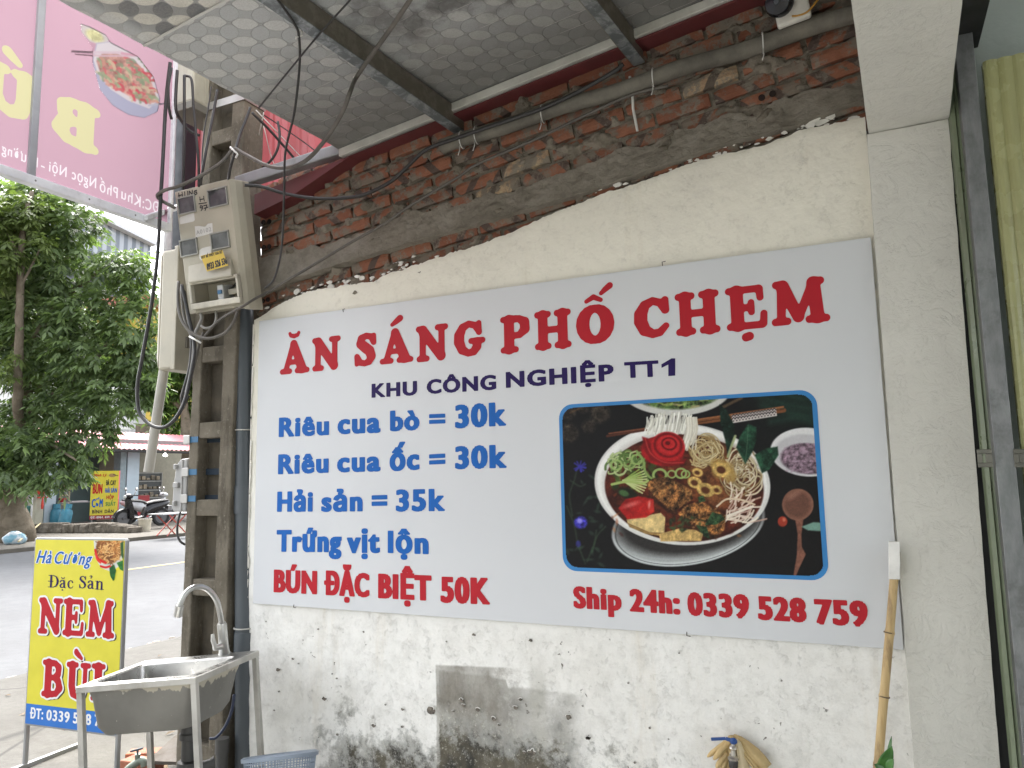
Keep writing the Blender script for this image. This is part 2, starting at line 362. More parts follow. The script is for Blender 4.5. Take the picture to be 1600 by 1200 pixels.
# ------------------------------------------------------------------ printed pictures: a fine grid whose points carry the ink
class Paint:
    def __init__(self, X, Y): self.X, self.Y = X, Y; self.c = np.zeros(X.shape + (3,))
    def blend(self, a, col):
        a = np.clip(a, 0, 1)[..., None]; self.c = self.c * (1 - a) + np.asarray(col, float) * a
    def ell(self, cx, cy, rx, ry, col, rot=0, soft=6, k=1.0, tex=0, ts=0.05, seed=0, hole=None):
        t = R(rot); dx, dy = self.X - cx, self.Y - cy; u = (dx * math.cos(t) + dy * math.sin(t)) / rx; v = (-dx * math.sin(t) + dy * math.cos(t)) / ry
        d = (np.hypot(u, v) - 1) * min(rx, ry); a = np.clip(0.5 - d / soft, 0, 1) * k
        if hole: a = a * np.clip(0.5 + ((np.hypot(u, v) - hole) * min(rx, ry)) / soft, 0, 1)
        self._put(a, col, tex, ts, seed)
    def poly(self, pts, col, soft=5, k=1.0, tex=0, ts=0.05, seed=0):
        d = np.full(self.X.shape, 1e9); s = np.ones(self.X.shape); n = len(pts)
        for i in range(n):
            (x0, y0), (x1, y1) = pts[i], pts[i - 1]; ex, ey = x1 - x0, y1 - y0; wx, wy = self.X - x0, self.Y - y0
            t = np.clip((wx * ex + wy * ey) / (ex * ex + ey * ey + 1e-9), 0, 1); d = np.minimum(d, (wx - ex * t) ** 2 + (wy - ey * t) ** 2)
            c1, c2, c3 = self.Y >= y0, self.Y < y1, ex * wy > ey * wx
            s = np.where((c1 & c2 & c3) | (~c1 & ~c2 & ~c3), -s, s)
        self._put(np.clip(0.5 - s * np.sqrt(d) / soft, 0, 1) * k, col, tex, ts, seed)
    def line(self, pts, wd, col, soft=4, k=1.0, smooth=True, tex=0, ts=0.05, seed=0):
        P = smoothpath([(p[0], p[1], 0) for p in pts], 5) if smooth and len(pts) > 2 else [np.array((p[0], p[1], 0.)) for p in pts]
        d = np.full(self.X.shape, 1e9)
        for a, b in zip(P[:-1], P[1:]):
            ex, ey = b[0] - a[0], b[1] - a[1]; wx, wy = self.X - a[0], self.Y - a[1]
            t = np.clip((wx * ex + wy * ey) / (ex * ex + ey * ey + 1e-9), 0, 1); d = np.minimum(d, np.hypot(wx - ex * t, wy - ey * t))
        self._put(np.clip(0.5 - (d - wd / 2) / soft, 0, 1) * k, col, tex, ts, seed)
    def tex(self, s, seed):
        g = np.random.default_rng(seed).uniform(-1, 1, (128, 128)); o = np.zeros(self.X.shape); amp = 1.0
        for i in range(4):
            x, y = self.X * s * .5 * 2 ** i + i * 17.3, self.Y * s * .5 * 2 ** i + i * 9.1; xi, yi = np.floor(x).astype(int), np.floor(y).astype(int); fx_, fy_ = x - xi, y - yi
            fx_ = fx_ * fx_ * (3 - 2 * fx_); fy_ = fy_ * fy_ * (3 - 2 * fy_); q = lambda a, b: g[(yi + b) % 128, (xi + a) % 128]
            o += amp * ((q(0, 0) * (1 - fx_) + q(1, 0) * fx_) * (1 - fy_) + (q(0, 1) * (1 - fx_) + q(1, 1) * fx_) * fy_); amp *= .75
        return o
    def arc(self, cx, cy, rx, ry, wd, col, rs, k=.9):
        a0, sp, rot = rs.uniform(0, 6.28), rs.uniform(2.2, 5.2), rs.uniform(0, 3.14); P = []
        for i in range(7):
            t = a0 + sp * i / 6; u, v = rx * math.cos(t) * rs.uniform(.88, 1.12), ry * math.sin(t) * rs.uniform(.88, 1.12); P.append((cx + u * math.cos(rot) - v * math.sin(rot), cy + u * math.sin(rot) + v * math.cos(rot)))
        self.line(P, wd + 3, tuple(c * .55 for c in col), 5, k * .6); self.line(P, wd, col, 4, k)
    def _put(self, a, col, tex, ts, seed):
        if tex:
            q = np.clip(1 + tex * self.tex(ts, seed), 0.1, 2)[..., None]; a3 = np.clip(a, 0, 1)[..., None]
            self.c = self.c * (1 - a3) + np.clip(np.asarray(col, float) * q, 0, 255) * a3
        else: self.blend(a, col)
def ink_mat(name, rough=0.45):
    if name in MATS: return MATS[name]
    k = NT(name, rough, 0, .2); k.color(k.attr('Col')); MATS[name] = k.m; return k.m
def picture(name, sheet, a0, a1, b0, b1, nx, ny, paint, parent, h=0.0016, mask=None, gain=1.0, mat=None, zm=(0, 0, 1)):
    A, B = np.meshgrid(np.linspace(a0, a1, nx), np.linspace(b0, b1, ny))
    P = sheet.O + A[..., None] * sheet.A + B[..., None] * sheet.B
    q = pix(P); X, Y = (q[..., 0] - zm[0]) * zm[2], (q[..., 1] - zm[1]) * zm[2]
    p = Paint(X, Y); paint(p); c = np.clip(p.c / 255, 0, 1); c = np.where(c <= 0.04045, c / 12.92, ((c + 0.055) / 1.055) ** 2.4) * gain
    idx = np.arange(nx * ny).reshape(ny, nx); keep = np.ones((ny - 1, nx - 1), bool)
    if mask is not None:
        mk = mask(A, B, X, Y); keep = mk[:-1, :-1] & mk[1:, 1:] & mk[1:, :-1] & mk[:-1, 1:]
    F = np.stack([idx[:-1, :-1], idx[:-1, 1:], idx[1:, 1:], idx[1:, :-1]], -1)[keep]
    V = (P + sheet.N * h).reshape(-1, 3); used = np.zeros(len(V), bool); used[F.ravel()] = True; re = np.cumsum(used) - 1
    mb = MB(); mb.v = [tuple(x) for x in V[used]]; mb.f = [tuple(x) for x in re[F]]; mb.c = [tuple(x) for x in c.reshape(-1, 3)[used]]
    return mb.build(name, mat or ink_mat('printed_ink'), parent, fix=False)
# ================================================================== ground
def ground_mat(name, c0, c1, sc, bump, cracks=0.0, stain=None):
    k = NT(name, 0.85, 0, 0.3)
    a = k.step(k.noise(sc, 6, 0.65), 0.3, 0.7); col = k.mix(a, c0, c1)
    col = k.mix(k.step(k.noise(sc * 14, 5, 0.7), 0.35, 0.7, 0, 0.45), col, tuple(q * 0.72 for q in c0))
    if stain: col = k.mix(k.step(k.noise(sc * 0.45, 7, 0.7), 0.5, 0.72, 0, 0.7), col, stain)
    if cracks:
        v = k.voro(cracks, None, 'DISTANCE_TO_EDGE'); col = k.mix(k.step(v, 0.0, 0.012, 0.75, 0), col, tuple(q * 0.35 for q in c0))
    k.color(col); k.bump(k.noise(sc * 40, 6, 0.7), bump, 0.01); return k.m
M_apron = ground_mat('apron_concrete', (0.082, 0.077, 0.067), (0.118, 0.112, 0.099), 1.1, 0.35, 0.55, (0.056, 0.050, 0.040))
M_road = ground_mat('asphalt', (0.098, 0.100, 0.104), (0.122, 0.124, 0.129), 0.35, 0.5, 0.0, (0.085, 0.086, 0.088))
M_dirt = ground_mat('pavement_dirt', (0.090, 0.080, 0.065), (0.130, 0.117, 0.096), 0.5, 0.5, 0.0, (0.062, 0.055, 0.044))
tag(MB().quad((-900, -900, -0.2), (900, -900, -0.2), (900, 900, -0.2), (-900, 900, -0.2)).build('ground', M_dirt), kind='structure')
mb = MB(); xs = np.linspace(-3.75, 7, 60); ys = np.linspace(-9, 34, 130)
for j, y in enumerate(ys):
    for i, x in enumerate(xs):
        xx = x if i else x + 0.07 * fbm(0, y * 0.9, 3)
        mb.v.append((xx, y, 0.012 * fbm(x * 0.7, y * 0.7, 0) * min(1, (x + 3.75) * 2) - (0.02 if i == 0 else 0)))
mb.f = [(j * 60 + i, j * 60 + i + 1, j * 60 + 61 + i, j * 60 + 60 + i) for j in range(129) for i in range(59)]
tag(mb.build('forecourt', M_apron, smooth=True), kind='structure')
tag(MB().box(-15.6, -3.72, -80, 300, -0.19, -0.07).build('road', M_road), kind='structure')
M_line = plain('worn_yellow_paint', (0.50, 0.40, 0.18), 0.8, dirt=((0.3, 0.3, 0.3), 0.8), scale=6)
mb = MB()
for i in range(-6, 30): mb.box(-9.75, -9.63, i * 6.0, i * 6.0 + 3.0, -0.075, -0.064)
tag(mb.build('road_marking', M_line), kind='structure')
tag(MB().box(-60, -15.55, -80, 300, -0.19, 0.02).build('far_pavement', M_dirt), kind='structure')
M_bounce = plain('bounce_tile', (0.58, 0.57, 0.54), .35, var=.04, scale=2, dirt=((.45, .43, .38), .5))
tag(MB().box(.28, 8, -6.98, .0, -.05, .016).build('bounce_floor', M_bounce), kind='structure')  # unseen pale floor, added to bounce light up to wall and canopy
# gutter rubble along the near road edge
M_rub = plain('kerb_rubble', (0.30, 0.27, 0.23), 0.9, var=0.35, scale=14, bump=0.6)
mb = MB()
for i in range(900):
    y = random.uniform(-3, 24); x = -3.80 + 0.07 * fbm(0, y * 0.9, 3) + random.gauss(0, 0.05); r = random.uniform(0.008, 0.035) * (1.6 if random.random() < 0.08 else 1)
    mb.ball((x, y, -0.06 + r * 0.3), (r, r * random.uniform(.6, 1.4), r * 0.6), 6, 4)
tag(mb.build('gutter_rubble', M_rub), 'crumbled stones along the near edge of the road', 'rubble', kind='stuff')
mb = MB()
for i in range(60):
    x, y = random.uniform(-3.6, -0.6), random.uniform(-0.5, 6); t = random.uniform(0, 3.1); L = random.uniform(0.02, 0.06)
    c = np.array((x, y, 0.012)); a = np.array((math.cos(t), math.sin(t), 0.1)) * L; b = np.array((-math.sin(t), math.cos(t), 0)) * L * 0.35
    mb.quad(c - a, c + b * 1.0 + (0, 0, .006), c + a, c - b + (0, 0, .004))
tag(mb.build('fallen_leaves', plain('dry_leaf', (0.16, 0.11, 0.06), 0.8, var=0.4), fix=False), 'small dry leaves scattered over the pale concrete forecourt', 'leaves', kind='stuff')

# ================================================================== the painted wall with its bare brick top
SL = 0.1385                                             # the roof pitch: courses, ledge and trim all climb with it
PL_TOP = [tuple(oy(x, y, 0.02)[[0, 2]]) for x, y in ((398, 500), (408, 494), (440, 472), (480, 457), (520, 449), (585, 440), (606, 428), (650, 414), (700, 398), (778, 372), (850, 340), (920, 312), (975, 293), (1040, 270), (1100, 249), (1203, 226), (1250, 204), (1350, 183))]
CB = [tuple(oy(x, y, 0.01)[[0, 2]]) for x, y in ((400, 466), (446, 441), (560, 405), (720, 359), (919, 300), (1150, 220), (1237, 200), (1319, 166), (1352, 158))]
CT = [tuple(oy(x, y, 0.04)[[0, 2]]) for x, y in ((396, 402), (430, 397), (476, 386), (520, 380), (574, 360), (624, 336), (670, 325), (787, 302), (887, 266), (969, 234), (1028, 216), (1103, 191), (1175, 172), (1216, 156), (1352, 126))]
TRIM = lambda x: 2.816 + 0.1336 * (x - 0.469)           # lower edge of the canopy trim on the wall
WX0, WX1 = -0.045, 2.47
wall = thing('painted_wall', (1.2, 0.12, 0), 'white painted wall, mouldy at the bottom, with bare brick along its top behind the large menu sign', 'wall')
M_core = plain('wall_core', (0.20, 0.18, 0.16), 0.9)
MB().hexa([(WX0 + .02, .075, 0), (2.72, .075, 0), (2.72, .2, 0), (WX0 + .02, .2, 0), (WX0 + .02, .075, TRIM(WX0) + .06), (2.72, .075, TRIM(2.72) + .06), (2.72, .2, TRIM(2.72) + .06), (WX0 + .02, .2, TRIM(WX0) + .06)]).build('masonry_core', M_core, wall)

# plaster coat
k = NT('painted_plaster', 0.85, 0, 0.25); p = k.xyz(); X, Y, Z = p[0], p[1], p[2]
nw = k.noise(7, 6, 0.6); nf = k.noise(38, 8, 0.7); nl = k.noise(2.2, 5, 0.6)
zr = k.m2('ADD', Z, k.m2('MULTIPLY', k.m2('SUBTRACT', nw, 0.5), 0.05))
xr = k.m2('ADD', X, k.m2('MULTIPLY', k.m2('SUBTRACT', k.noise(20, 6, .7), 0.5), 0.012))
xr2 = k.m2('ADD', X, k.m2('MULTIPLY', k.m2('SUBTRACT', k.noise(9, 6, .7), 0.5), 0.10))
base = k.mix(k.step(zr, 0.9, 1.9), (0.86, 0.853, 0.815), (0.86, 0.83, 0.72))
base = k.mix(k.step(nl, 0.4, 0.7, 0, 0.30), base, (0.66, 0.63, 0.56))
base = k.mix(k.step(k.noise(5, 7, .7, k.mapv((1, 1, 0.12))), 0.56, 0.74, 0, 0.35), base, (0.62, 0.54, 0.40))
base = k.mix(k.step(nf, 0.52, 0.75, 0, 0.28), base, (0.55, 0.53, 0.48))
low = k.step(zr, 0.86, 0.98, 1, 0)
base = k.mix(k.m2('MULTIPLY', low, k.step(k.noise(17, 9, .74), 0.42, 0.70, 0.06, 0.50)), base, (0.58, 0.57, 0.53))
base = k.mix(k.m2('MULTIPLY', low, k.step(k.noise(46, 7, .75), 0.58, 0.70, 0, 0.30)), base, (0.44, 0.425, 0.385))
def band(v, lo, hi, e=0.006): return k.m2('MULTIPLY', k.step(v, lo - e, lo + e), k.step(v, hi - e, hi + e, 1, 0))
# square cement repair with a crisp left and top edge, paler to the right
xj = k.m2('ADD', X, k.m2('MULTIPLY', k.m2('SUBTRACT', k.noise(11, 9, .8), 0.5), 0.40))
pa = k.m2('MULTIPLY', k.m2('MULTIPLY', k.step(xr, 0.888, 0.896), k.step(xj, 1.12, 1.24, 1, 0)), k.step(k.m2('ADD', Z, k.m2('MULTIPLY', X, -0.05)), 0.712, 0.722, 1, 0))
pb = k.m2('MULTIPLY', k.m2('MULTIPLY', k.step(xr, 0.90, 0.91), k.step(xr2, 1.40, 1.50, 1, 0)), k.step(k.m2('ADD', zr, k.m2('MULTIPLY', k.step(X, 1.18, 1.19), .03)), 0.735, 0.75, 1, 0))
pc = k.m2('MULTIPLY', band(xr, 1.275, 1.335, .012), k.step(zr, 0.70, 0.86, 1, 0.0))
cem = k.mix(k.step(k.noise(9, 8, .72, k.mapv((1, 1, 0.4))), 0.35, 0.68), (0.20, 0.186, 0.158), (0.36, 0.342, 0.30)); cem = k.mix(k.step(k.noise(14, 8, .75, k.mapv((1.4, 1, .22))), .52, .7, 0, .6), cem, (0.11, 0.10, 0.078))
base = k.mix(k.m2('MULTIPLY', pb, k.step(k.noise(5.5, 8, .75), 0.34, 0.60, 0.25, 0.95)), base, k.mix(k.step(k.noise(22, 8, .7), .35, .7), (0.27, 0.262, 0.238), (0.46, 0.45, 0.41)))
base = k.mix(k.m2('MULTIPLY', pc, 0.5), base, (0.44, 0.43, 0.38))
base = k.mix(k.m2('MULTIPLY', pa, k.step(k.noise(7, 7, .72), 0.22, 0.62, 1.0, 0.55)), base, cem)
# mould: patchy, dense near the floor and round the repair; grey bloom first, then olive black specks
mn = k.noise(20, 10, 0.80); mlow = k.noise(4.5, 6, 0.65)
inx = k.m2('MULTIPLY', k.step(xr2, 0.12, 0.55), k.step(xr2, 1.55, 2.3, 1, 0.10))
hgt = k.m2('ADD', 0.66, k.m2('MULTIPLY', k.m2('SUBTRACT', mlow, 0.5), 0.55))
dep = k.m2('MULTIPLY', k.step(k.m2('SUBTRACT', hgt, Z), 0.0, 0.34), inx)
dep = k.m2('ADD', dep, k.m2('MULTIPLY', pb, k.step(Z, 0.46, 0.72, 0.46, 0.07)))
grey = k.step(k.m2('ADD', k.noise(12, 10, .78), k.m2('MULTIPLY', dep, 0.40)), 0.60, 0.80)
base = k.mix(k.m2('MULTIPLY', grey, 0.8), base, k.mix(k.step(k.noise(9, 6, .7), .4, .6), (0.30, 0.305, 0.285), (0.40, 0.395, 0.36)))
mm = k.step(k.m2('ADD', mn, k.m2('MULTIPLY', dep, 0.36)), 0.70, 0.92)
base = k.mix(k.m2('MULTIPLY', k.m2('MULTIPLY', pa, k.step(k.noise(6, 8, .75, k.mapv((1, 1, .5))), .42, .62)), .55), base, (0.20, 0.18, 0.145))
base = k.mix(mm, base, k.mix(k.step(k.noise(8, 5), 0.4, 0.6), (0.125, 0.112, 0.082), (0.050, 0.047, 0.040)))
base = k.mix(k.m2('MULTIPLY', k.step(k.noise(75, 7, .75), 0.56, 0.66), k.step(dep, 0.15, 0.6, 0, 0.85)), base, (0.56, 0.545, 0.47))
# chips through the paint
nz_ = k.n('ShaderNodeTexNoise'); k.put(nz_.inputs['Vector'], k.pos()); nz_.inputs['Scale'].default_value = 32; nz_.inputs['Detail'].default_value = 5
va = k.n('ShaderNodeVectorMath', operation='MULTIPLY_ADD'); k.put(va.inputs[0], nz_.outputs['Color']); va.inputs[1].default_value = (.085, .085, .085); k.put(va.inputs[2], k.pos()); DV = va.outputs[0]
vd = k.voro(13, DV); vc = k.voro(13, DV, out='Color')
sel = k.step(k.xyz(vc)[0], 0.86, 0.88)
chip = k.m2('MULTIPLY', k.m2('MULTIPLY', sel, k.step(k.m2('ADD', k.m2('ADD', vd, k.m2('MULTIPLY', nf, 0.35)), k.m2('MULTIPLY', k.xyz(vc)[1], .14)), 0.30, 0.36, 1, 0)), k.step(zr, 0.90, 1.0, 1, 0.0))
v2 = k.voro(34, DV); s2 = k.step(k.xyz(k.voro(34, DV, out='Color'))[1], 0.92, 0.94)
chip2 = k.m2('MULTIPLY', k.m2('MULTIPLY', s2, k.step(k.m2('ADD', v2, k.m2('MULTIPLY', nf, 0.4)), 0.30, 0.38, 1, 0)), k.m2('MULTIPLY', k.step(zr, 0.85, 1.0, 1, 0.0), k.step(nl, .38, .55)))
base = k.mix(k.m2('MULTIPLY', chip2, .8), base, (0.20, 0.175, 0.145)); chip = k.m2('MAXIMUM', chip, k.m2('MULTIPLY', chip2, .6))
base = k.mix(chip, base, (0.13, 0.11, 0.09))
k.color(base)
h = k.m2('ADD', k.m2('MULTIPLY', k.noise(26, 8, .65), 0.7), k.m2('MULTIPLY', k.step(k.noise(24, 10, .78), 0.575, 0.60), k.step(Z, 0.8, 1.1, 0.5, 0.12)))
h = k.m2('SUBTRACT', k.m2('SUBTRACT', h, k.m2('MULTIPLY', chip, 0.9)), k.m2('MULTIPLY', mm, 0.25))
k.bump(h, 0.55, 0.012); M_plaster = k.m
mb = MB(); nx, nz = 300, 170
def ptop(x): return interp(PL_TOP, x) + 0.010 * fbm(x * 14, 3, 0, 5) + 0.006 * abs(fbm(x * 50, 7, 0, 3))
for i in range(nx):
    x = lerp(WX0, WX1, i / (nx - 1)); zt = ptop(x)
    for j in range(nz):
        t = j / (nz - 3); z = min(t, 1) * zt; y = 0.016 + 0.004 * fbm(x * 3, z * 3, 1)
        y -= 0.0022 * fbm(x * 17, z * 17, 2)
        if z < 0.9: y += 0.004 * max(0, fbm(x * 9, z * 9, 5)) * min(1, (0.9 - z) * 3)
        if j == nz - 3: y += 0.004
        if j == nz - 2: y = 0.035; z = zt - 0.002
        if j == nz - 1: y = 0.08; z = zt - 0.012
        mb.v.append((x, y, z))
mb.f = [(i * nz + j, (i + 1) * nz + j, (i + 1) * nz + j + 1, i * nz + j + 1) for i in range(nx - 1) for j in range(nz - 1)]
o = len(mb.v); mb.add([(WX0, 0.016, 0), (WX0, 0.08, 0), (WX0, 0.08, PL_TOP[0][1]), (WX0, 0.016, PL_TOP[0][1])], [(0, 1, 2, 3)])
mb.build('plaster', M_plaster, wall, smooth='auto', fix=False)
# places where the paint has come away in lumps
M_chip = plain('bare_render', (0.16, 0.14, 0.115), .95, var=.6, scale=60, bump=.6); M_lip = plain('paint_lip', (0.80, 0.79, 0.75), .8)
CHIPS = [(640, 1020, 4.444, q) for q in ((148, 400, 40), (360, 330, 20), (372, 365, 16), (472, 395, 20), (768, 322, 16), (735, 380, 20), (1105, 445, 26), (1240, 588, 20), (305, 405, 10), (850, 695, 34), (795, 692, 14), (585, 460, 22), (620, 500, 12), (1200, 368, 8), (1518, 208, 8))]
CHIPS += [(380, 850, 3.427, q) for q in ((185, 672, 15), (265, 615, 9), (432, 828, 15), (500, 720, 6), (475, 695, 5), (852, 885, 11), (697, 972, 15), (850, 978, 10), (502, 1020, 9), (645, 470, 8), (1088, 522, 6), (1538, 515, 13), (1235, 485, 12), (400, 455, 6), (190, 790, 7), (165, 890, 6), (295, 640, 5), (120, 415, 4), (760, 860, 5))]
CHIPS += [(840, 850, 3.427, q) for q in ((268, 1038, 15), (600, 985, 9), (485, 745, 6), (758, 584, 6), (700, 1045, 5), (520, 1170, 9))]
mc, ml = MB(), MB()
for zx, zy, zs, (a, b, r) in CHIPS:
    P = oy(zx + a / zs, zy + b / zs, .012); r = r / zs / FPX * ((P - CAM) @ CF) * .66; n = 15; ph = random.uniform(0, 6); ring_ = []
    for q in range(n):
        t = 2 * math.pi * q / n; rr_ = r * (1 + .38 * fbm(math.cos(t) * 1.3 + a, math.sin(t) * 1.3 + b, 3, 3) + .16 * random.uniform(-1, 1)); ring_.append((math.cos(t) * rr_ * 1.2, math.sin(t) * rr_))
    mc.prism([(P[0] + u, .0115, P[2] + v) for u, v in ring_], (0, .004, 0))
    top_ = [(u * 1.12, v * 1.12) for u, v in ring_ if v > .2 * r]
    for (u0, v0), (u1, v1) in zip(top_[:-1], top_[1:]): ml.bar((P[0] + u0, .0115, P[2] + v0), (P[0] + u1, .0115, P[2] + v1), r * .22, .004, (0, 1, 0))
mc.build('bare_spots', M_chip, wall); ml.build('paint_lips', M_lip, wall)
# torn white flakes on the broken edge
M_flake = plain('paint_flake', (0.80, 0.78, 0.72), 0.7); mb = MB()
for i in range(120):
    x = random.choice([random.uniform(0, .9), random.uniform(0.15, 0.8), random.uniform(1.5, 2.45), random.uniform(2.0, 2.4)])
    z = ptop(x) + random.gauss(0.012, 0.016); r = random.uniform(0.002, 0.012) * random.choice((.6, 1, 1.5)); y = 0.030 + random.uniform(-.006, .01)
    n = 7; mb.prism([(x + r * (1.5 if abs(math.cos(q)) > .5 else 1) * math.cos(q) * random.uniform(.5, 1.2), y, z + r * math.sin(q) * random.uniform(.4, 1)) for q in np.linspace(0, 6.28, n, endpoint=False)], (random.uniform(-.003, .003), 0.006, 0.003))
mb.build('paint_flakes', M_flake, wall)
# bricks
k = NT('old_brick', 0.9, 0, 0.2); c = k.attr('Col'); uv = k.n('ShaderNodeUVMap').outputs[0]; s = k.xyz(uv)
cc = k.xyz(c)      # r: hue pick, g: stripe phase, b: amount of stripe
body = k.mix(cc[0], (0.212, 0.088, 0.054), (0.31, 0.14, 0.085)); body = k.mix(k.step(cc[0], 0.93, 0.95), body, (0.46, 0.35, 0.22))
body = k.mix(k.step(k.noise(28, 6, .7), 0.35, 0.7, 0, 0.6), body, (0.20, 0.075, 0.045))
sg = k.m2('SUBTRACT', k.m2('MULTIPLY', k.step(cc[1], 0.49, 0.51), 2.0), 1.0)
ph = k.m2('ADD', k.m2('ADD', k.m2('MULTIPLY', s[0], .82), k.m2('MULTIPLY', k.m2('MULTIPLY', s[1], sg), 0.16)), k.m2('MULTIPLY', cc[1], 7.0))
ph = k.m2('ADD', ph, k.m2('MULTIPLY', k.noise(30, 4), 0.10)); fr = k.m2('FRACT', ph)
st = k.m2('MULTIPLY', k.m2('MULTIPLY', k.step(fr, 0.58, 0.62), k.step(fr, 0.90, 0.94, 1, 0)), k.step(cc[2], 0.30, 0.34))
body = k.mix(k.m2('MULTIPLY', st, 0.88), body, (0.075, 0.065, 0.058))
body = k.mix(k.step(k.noise(15, 8, .75), 0.47, 0.57, 0, 0.92), body, (0.20, 0.175, 0.14))
k.color(body); k.bump(k.noise(55, 7, .7), 0.6, 0.006); M_brick = k.m
k = NT('mortar', 0.95, 0, 0.15)
col = k.mix(k.step(k.noise(11, 8, .7), 0.3, 0.7), (0.15, 0.13, 0.10), (0.29, 0.255, 0.205)); col = k.mix(k.step(k.noise(40, 5), 0.55, 0.75, 0, .6), col, (0.12, 0.105, 0.085))
k.color(col); k.bump(k.noise(48, 8, .72), 0.9, 0.012); M_mortar = k.m
mb = MB(); mb.uv = []; PITCH, BL, BH = 0.0635, 0.196, 0.050
def course_z(n, x): return 2.02 + n * PITCH + SL * (x - 0.0)
cs = 1 / math.sqrt(1 + SL * SL); ux = np.array((cs, 0, SL * cs)); uz = np.array((-SL * cs, 0, cs)); uy = np.array((0, 1.0, 0))
for n in range(0, 16):
    x = WX0 - (0 if n % 2 else 0.0); first = True
    while x < WX1 + .1:
        L = BL * random.uniform(0.94, 1.04)
        if (first and n % 2 == 0) or random.random() < 0.05: L = 0.096; hdr = True
        else: hdr = False
        first = False
        xc = x + L / 2; zc = course_z(n, xc) + random.uniform(-.003, .003)
        if zc > TRIM(xc) + 0.05 or zc < interp(PL_TOP, xc) - 0.06 or xc > WX1 + 0.03: x += L + 0.012; continue
        yf = 0.036 + random.uniform(-.005, .007); tilt = random.uniform(-.012, .012)
        a = (ux + uz * tilt) * L / 2; b = (uz - ux * tilt) * BH / 2 * random.uniform(.95, 1.04); c0 = np.array((xc, yf, zc))
        # front face as a ragged 9 x 3 grid, chipped at the corners
        nxx, nzz = 9, 4; V = []; UV = []
        for jj in range(nzz):
            for ii in range(nxx):
                s_, t_ = ii / (nxx - 1) * 2 - 1, jj / (nzz - 1) * 2 - 1; ed = max(abs(s_) ** 8, abs(t_) ** 6)
                e = 0.006 * ed * random.uniform(.2, 1) + (0.010 * random.random() if abs(s_) > .99 and abs(t_) > .99 else 0)
                wob = 0.0022 * fbm(xc * 31 + s_ * 4, zc * 37 + t_ * 2, n, 3)
                V.append(c0 + a * s_ * (1 - .012 * random.random() * (abs(s_) > .9)) + b * t_ * (1 - .07 * random.random() * (abs(t_) > .9)) + uy * (e + wob)); UV.append(((s_ + 1) * L / 0.196, t_))
        off = len(V); ring_ = [i for i in range(nxx)] + [nxx * (j + 1) - 1 for j in range(1, nzz)] + [nxx * nzz - 1 - i for i in range(1, nxx)] + [nxx * j for j in range(nzz - 2, 0, -1)]
        for i in ring_: V.append(V[i] + uy * 0.05); UV.append(UV[i])
        F = [(j * nxx + i, j * nxx + i + 1, (j + 1) * nxx + i + 1, (j + 1) * nxx + i) for j in range(nzz - 1) for i in range(nxx - 1)]
        m_ = len(ring_); F += [(ring_[i], off + i, off + (i + 1) % m_, ring_[(i + 1) % m_]) for i in range(m_)]
        mb.add(V, F, (random.random() ** 1.2, random.random(), 0.0 if hdr else random.random())); mb.uv += UV
        x += L + random.uniform(.008, .015)
mb.build('bricks', M_brick, wall, fix=False)
# brick core holes seen at the wall's free end and in two headers
M_hole = flat('brick_hole', (0.02, 0.012, 0.01), 1.0); mb = MB()
for px_, py_ in ((411, 347), (420, 346), (412, 386), (420, 385), (410, 470), (418, 468), (1190, 152), (1207, 146)):
    q = oy(px_, py_, 0.030); mb.lathe([(0.011, 0), (0.011, 0.004)], (q[0], 0.030, q[2]), (0, 1, 0), 12)
mb.build('brick_holes', M_hole, wall)
# mortar squeezed between the bricks, with lumps smeared over their faces
mb = MB(); nx, nz = 420, 130
for i in range(nx):
    x = lerp(WX0, WX1, i / (nx - 1)); zb = interp(PL_TOP, x) - 0.05; zt = TRIM(x) + 0.05
    for j in range(nz):
        z = lerp(zb, zt, j / (nz - 1)); f = fbm(x * 9, z * 14, 8, 4); g = fbm(x * 34, z * 40, 4, 3)
        y = 0.056 - 0.009 * g - 0.055 * max(0, f - 0.12)
        mb.v.append((x, y, z))
mb.f = [(i * nz + j, (i + 1) * nz + j, (i + 1) * nz + j + 1, i * nz + j + 1) for i in range(nx - 1) for j in range(nz - 1)]
mb.add([(WX0, .05, 2.15), (WX0, .08, 2.15), (WX0, .08, 2.80), (WX0, .05, 2.80)], [(0, 1, 2, 3)])
mb.build('mortar', M_mortar, wall, smooth=True, fix=False)
# rough cement ledge between the bricks and the paint
k = NT('rough_cement', 0.92, 0, 0.2)
col = k.mix(k.step(k.noise(7, 8, .7), 0.3, 0.7), (0.20, 0.178, 0.142), (0.33, 0.30, 0.25)); col = k.mix(k.step(k.noise(20, 8, .75, dist=.8), 0.52, 0.72, 0, .65), col, (0.14, 0.125, 0.10))
k.color(col); k.bump(k.noise(30, 9, .7, dist=.5), 0.9, 0.015); M_cement = k.m
mb = MB(); nx, nz = 320, 26
for i in range(nx):
    x = lerp(WX0, WX1, i / (nx - 1)); zb = interp(CB, x) + 0.004 * fbm(x * 20, 1, 1, 3); zt = interp(CT, x) + 0.022 * fbm(x * 11, 5, 2, 5)
    for j in range(nz):
        t = j / (nz - 1); z = lerp(zb, zt, t); y = lerp(0.004, 0.034, t ** 0.7) - 0.010 * fbm(x * 9, z * 12, 4, 5) * (1 - 0.6 * abs(2 * t - 1)) - 0.004 * fbm(x * 40, z * 40, 9, 3)
        if j == 0: y = 0.06
        if j == nz - 1: y = 0.058
        mb.v.append((x, y, z))
mb.f = [(i * nz + j, (i + 1) * nz + j, (i + 1) * nz + j + 1, i * nz + j + 1) for i in range(nx - 1) for j in range(nz - 1)]
mb.build('cement_ledge', M_cement, wall, smooth='auto', fix=False)

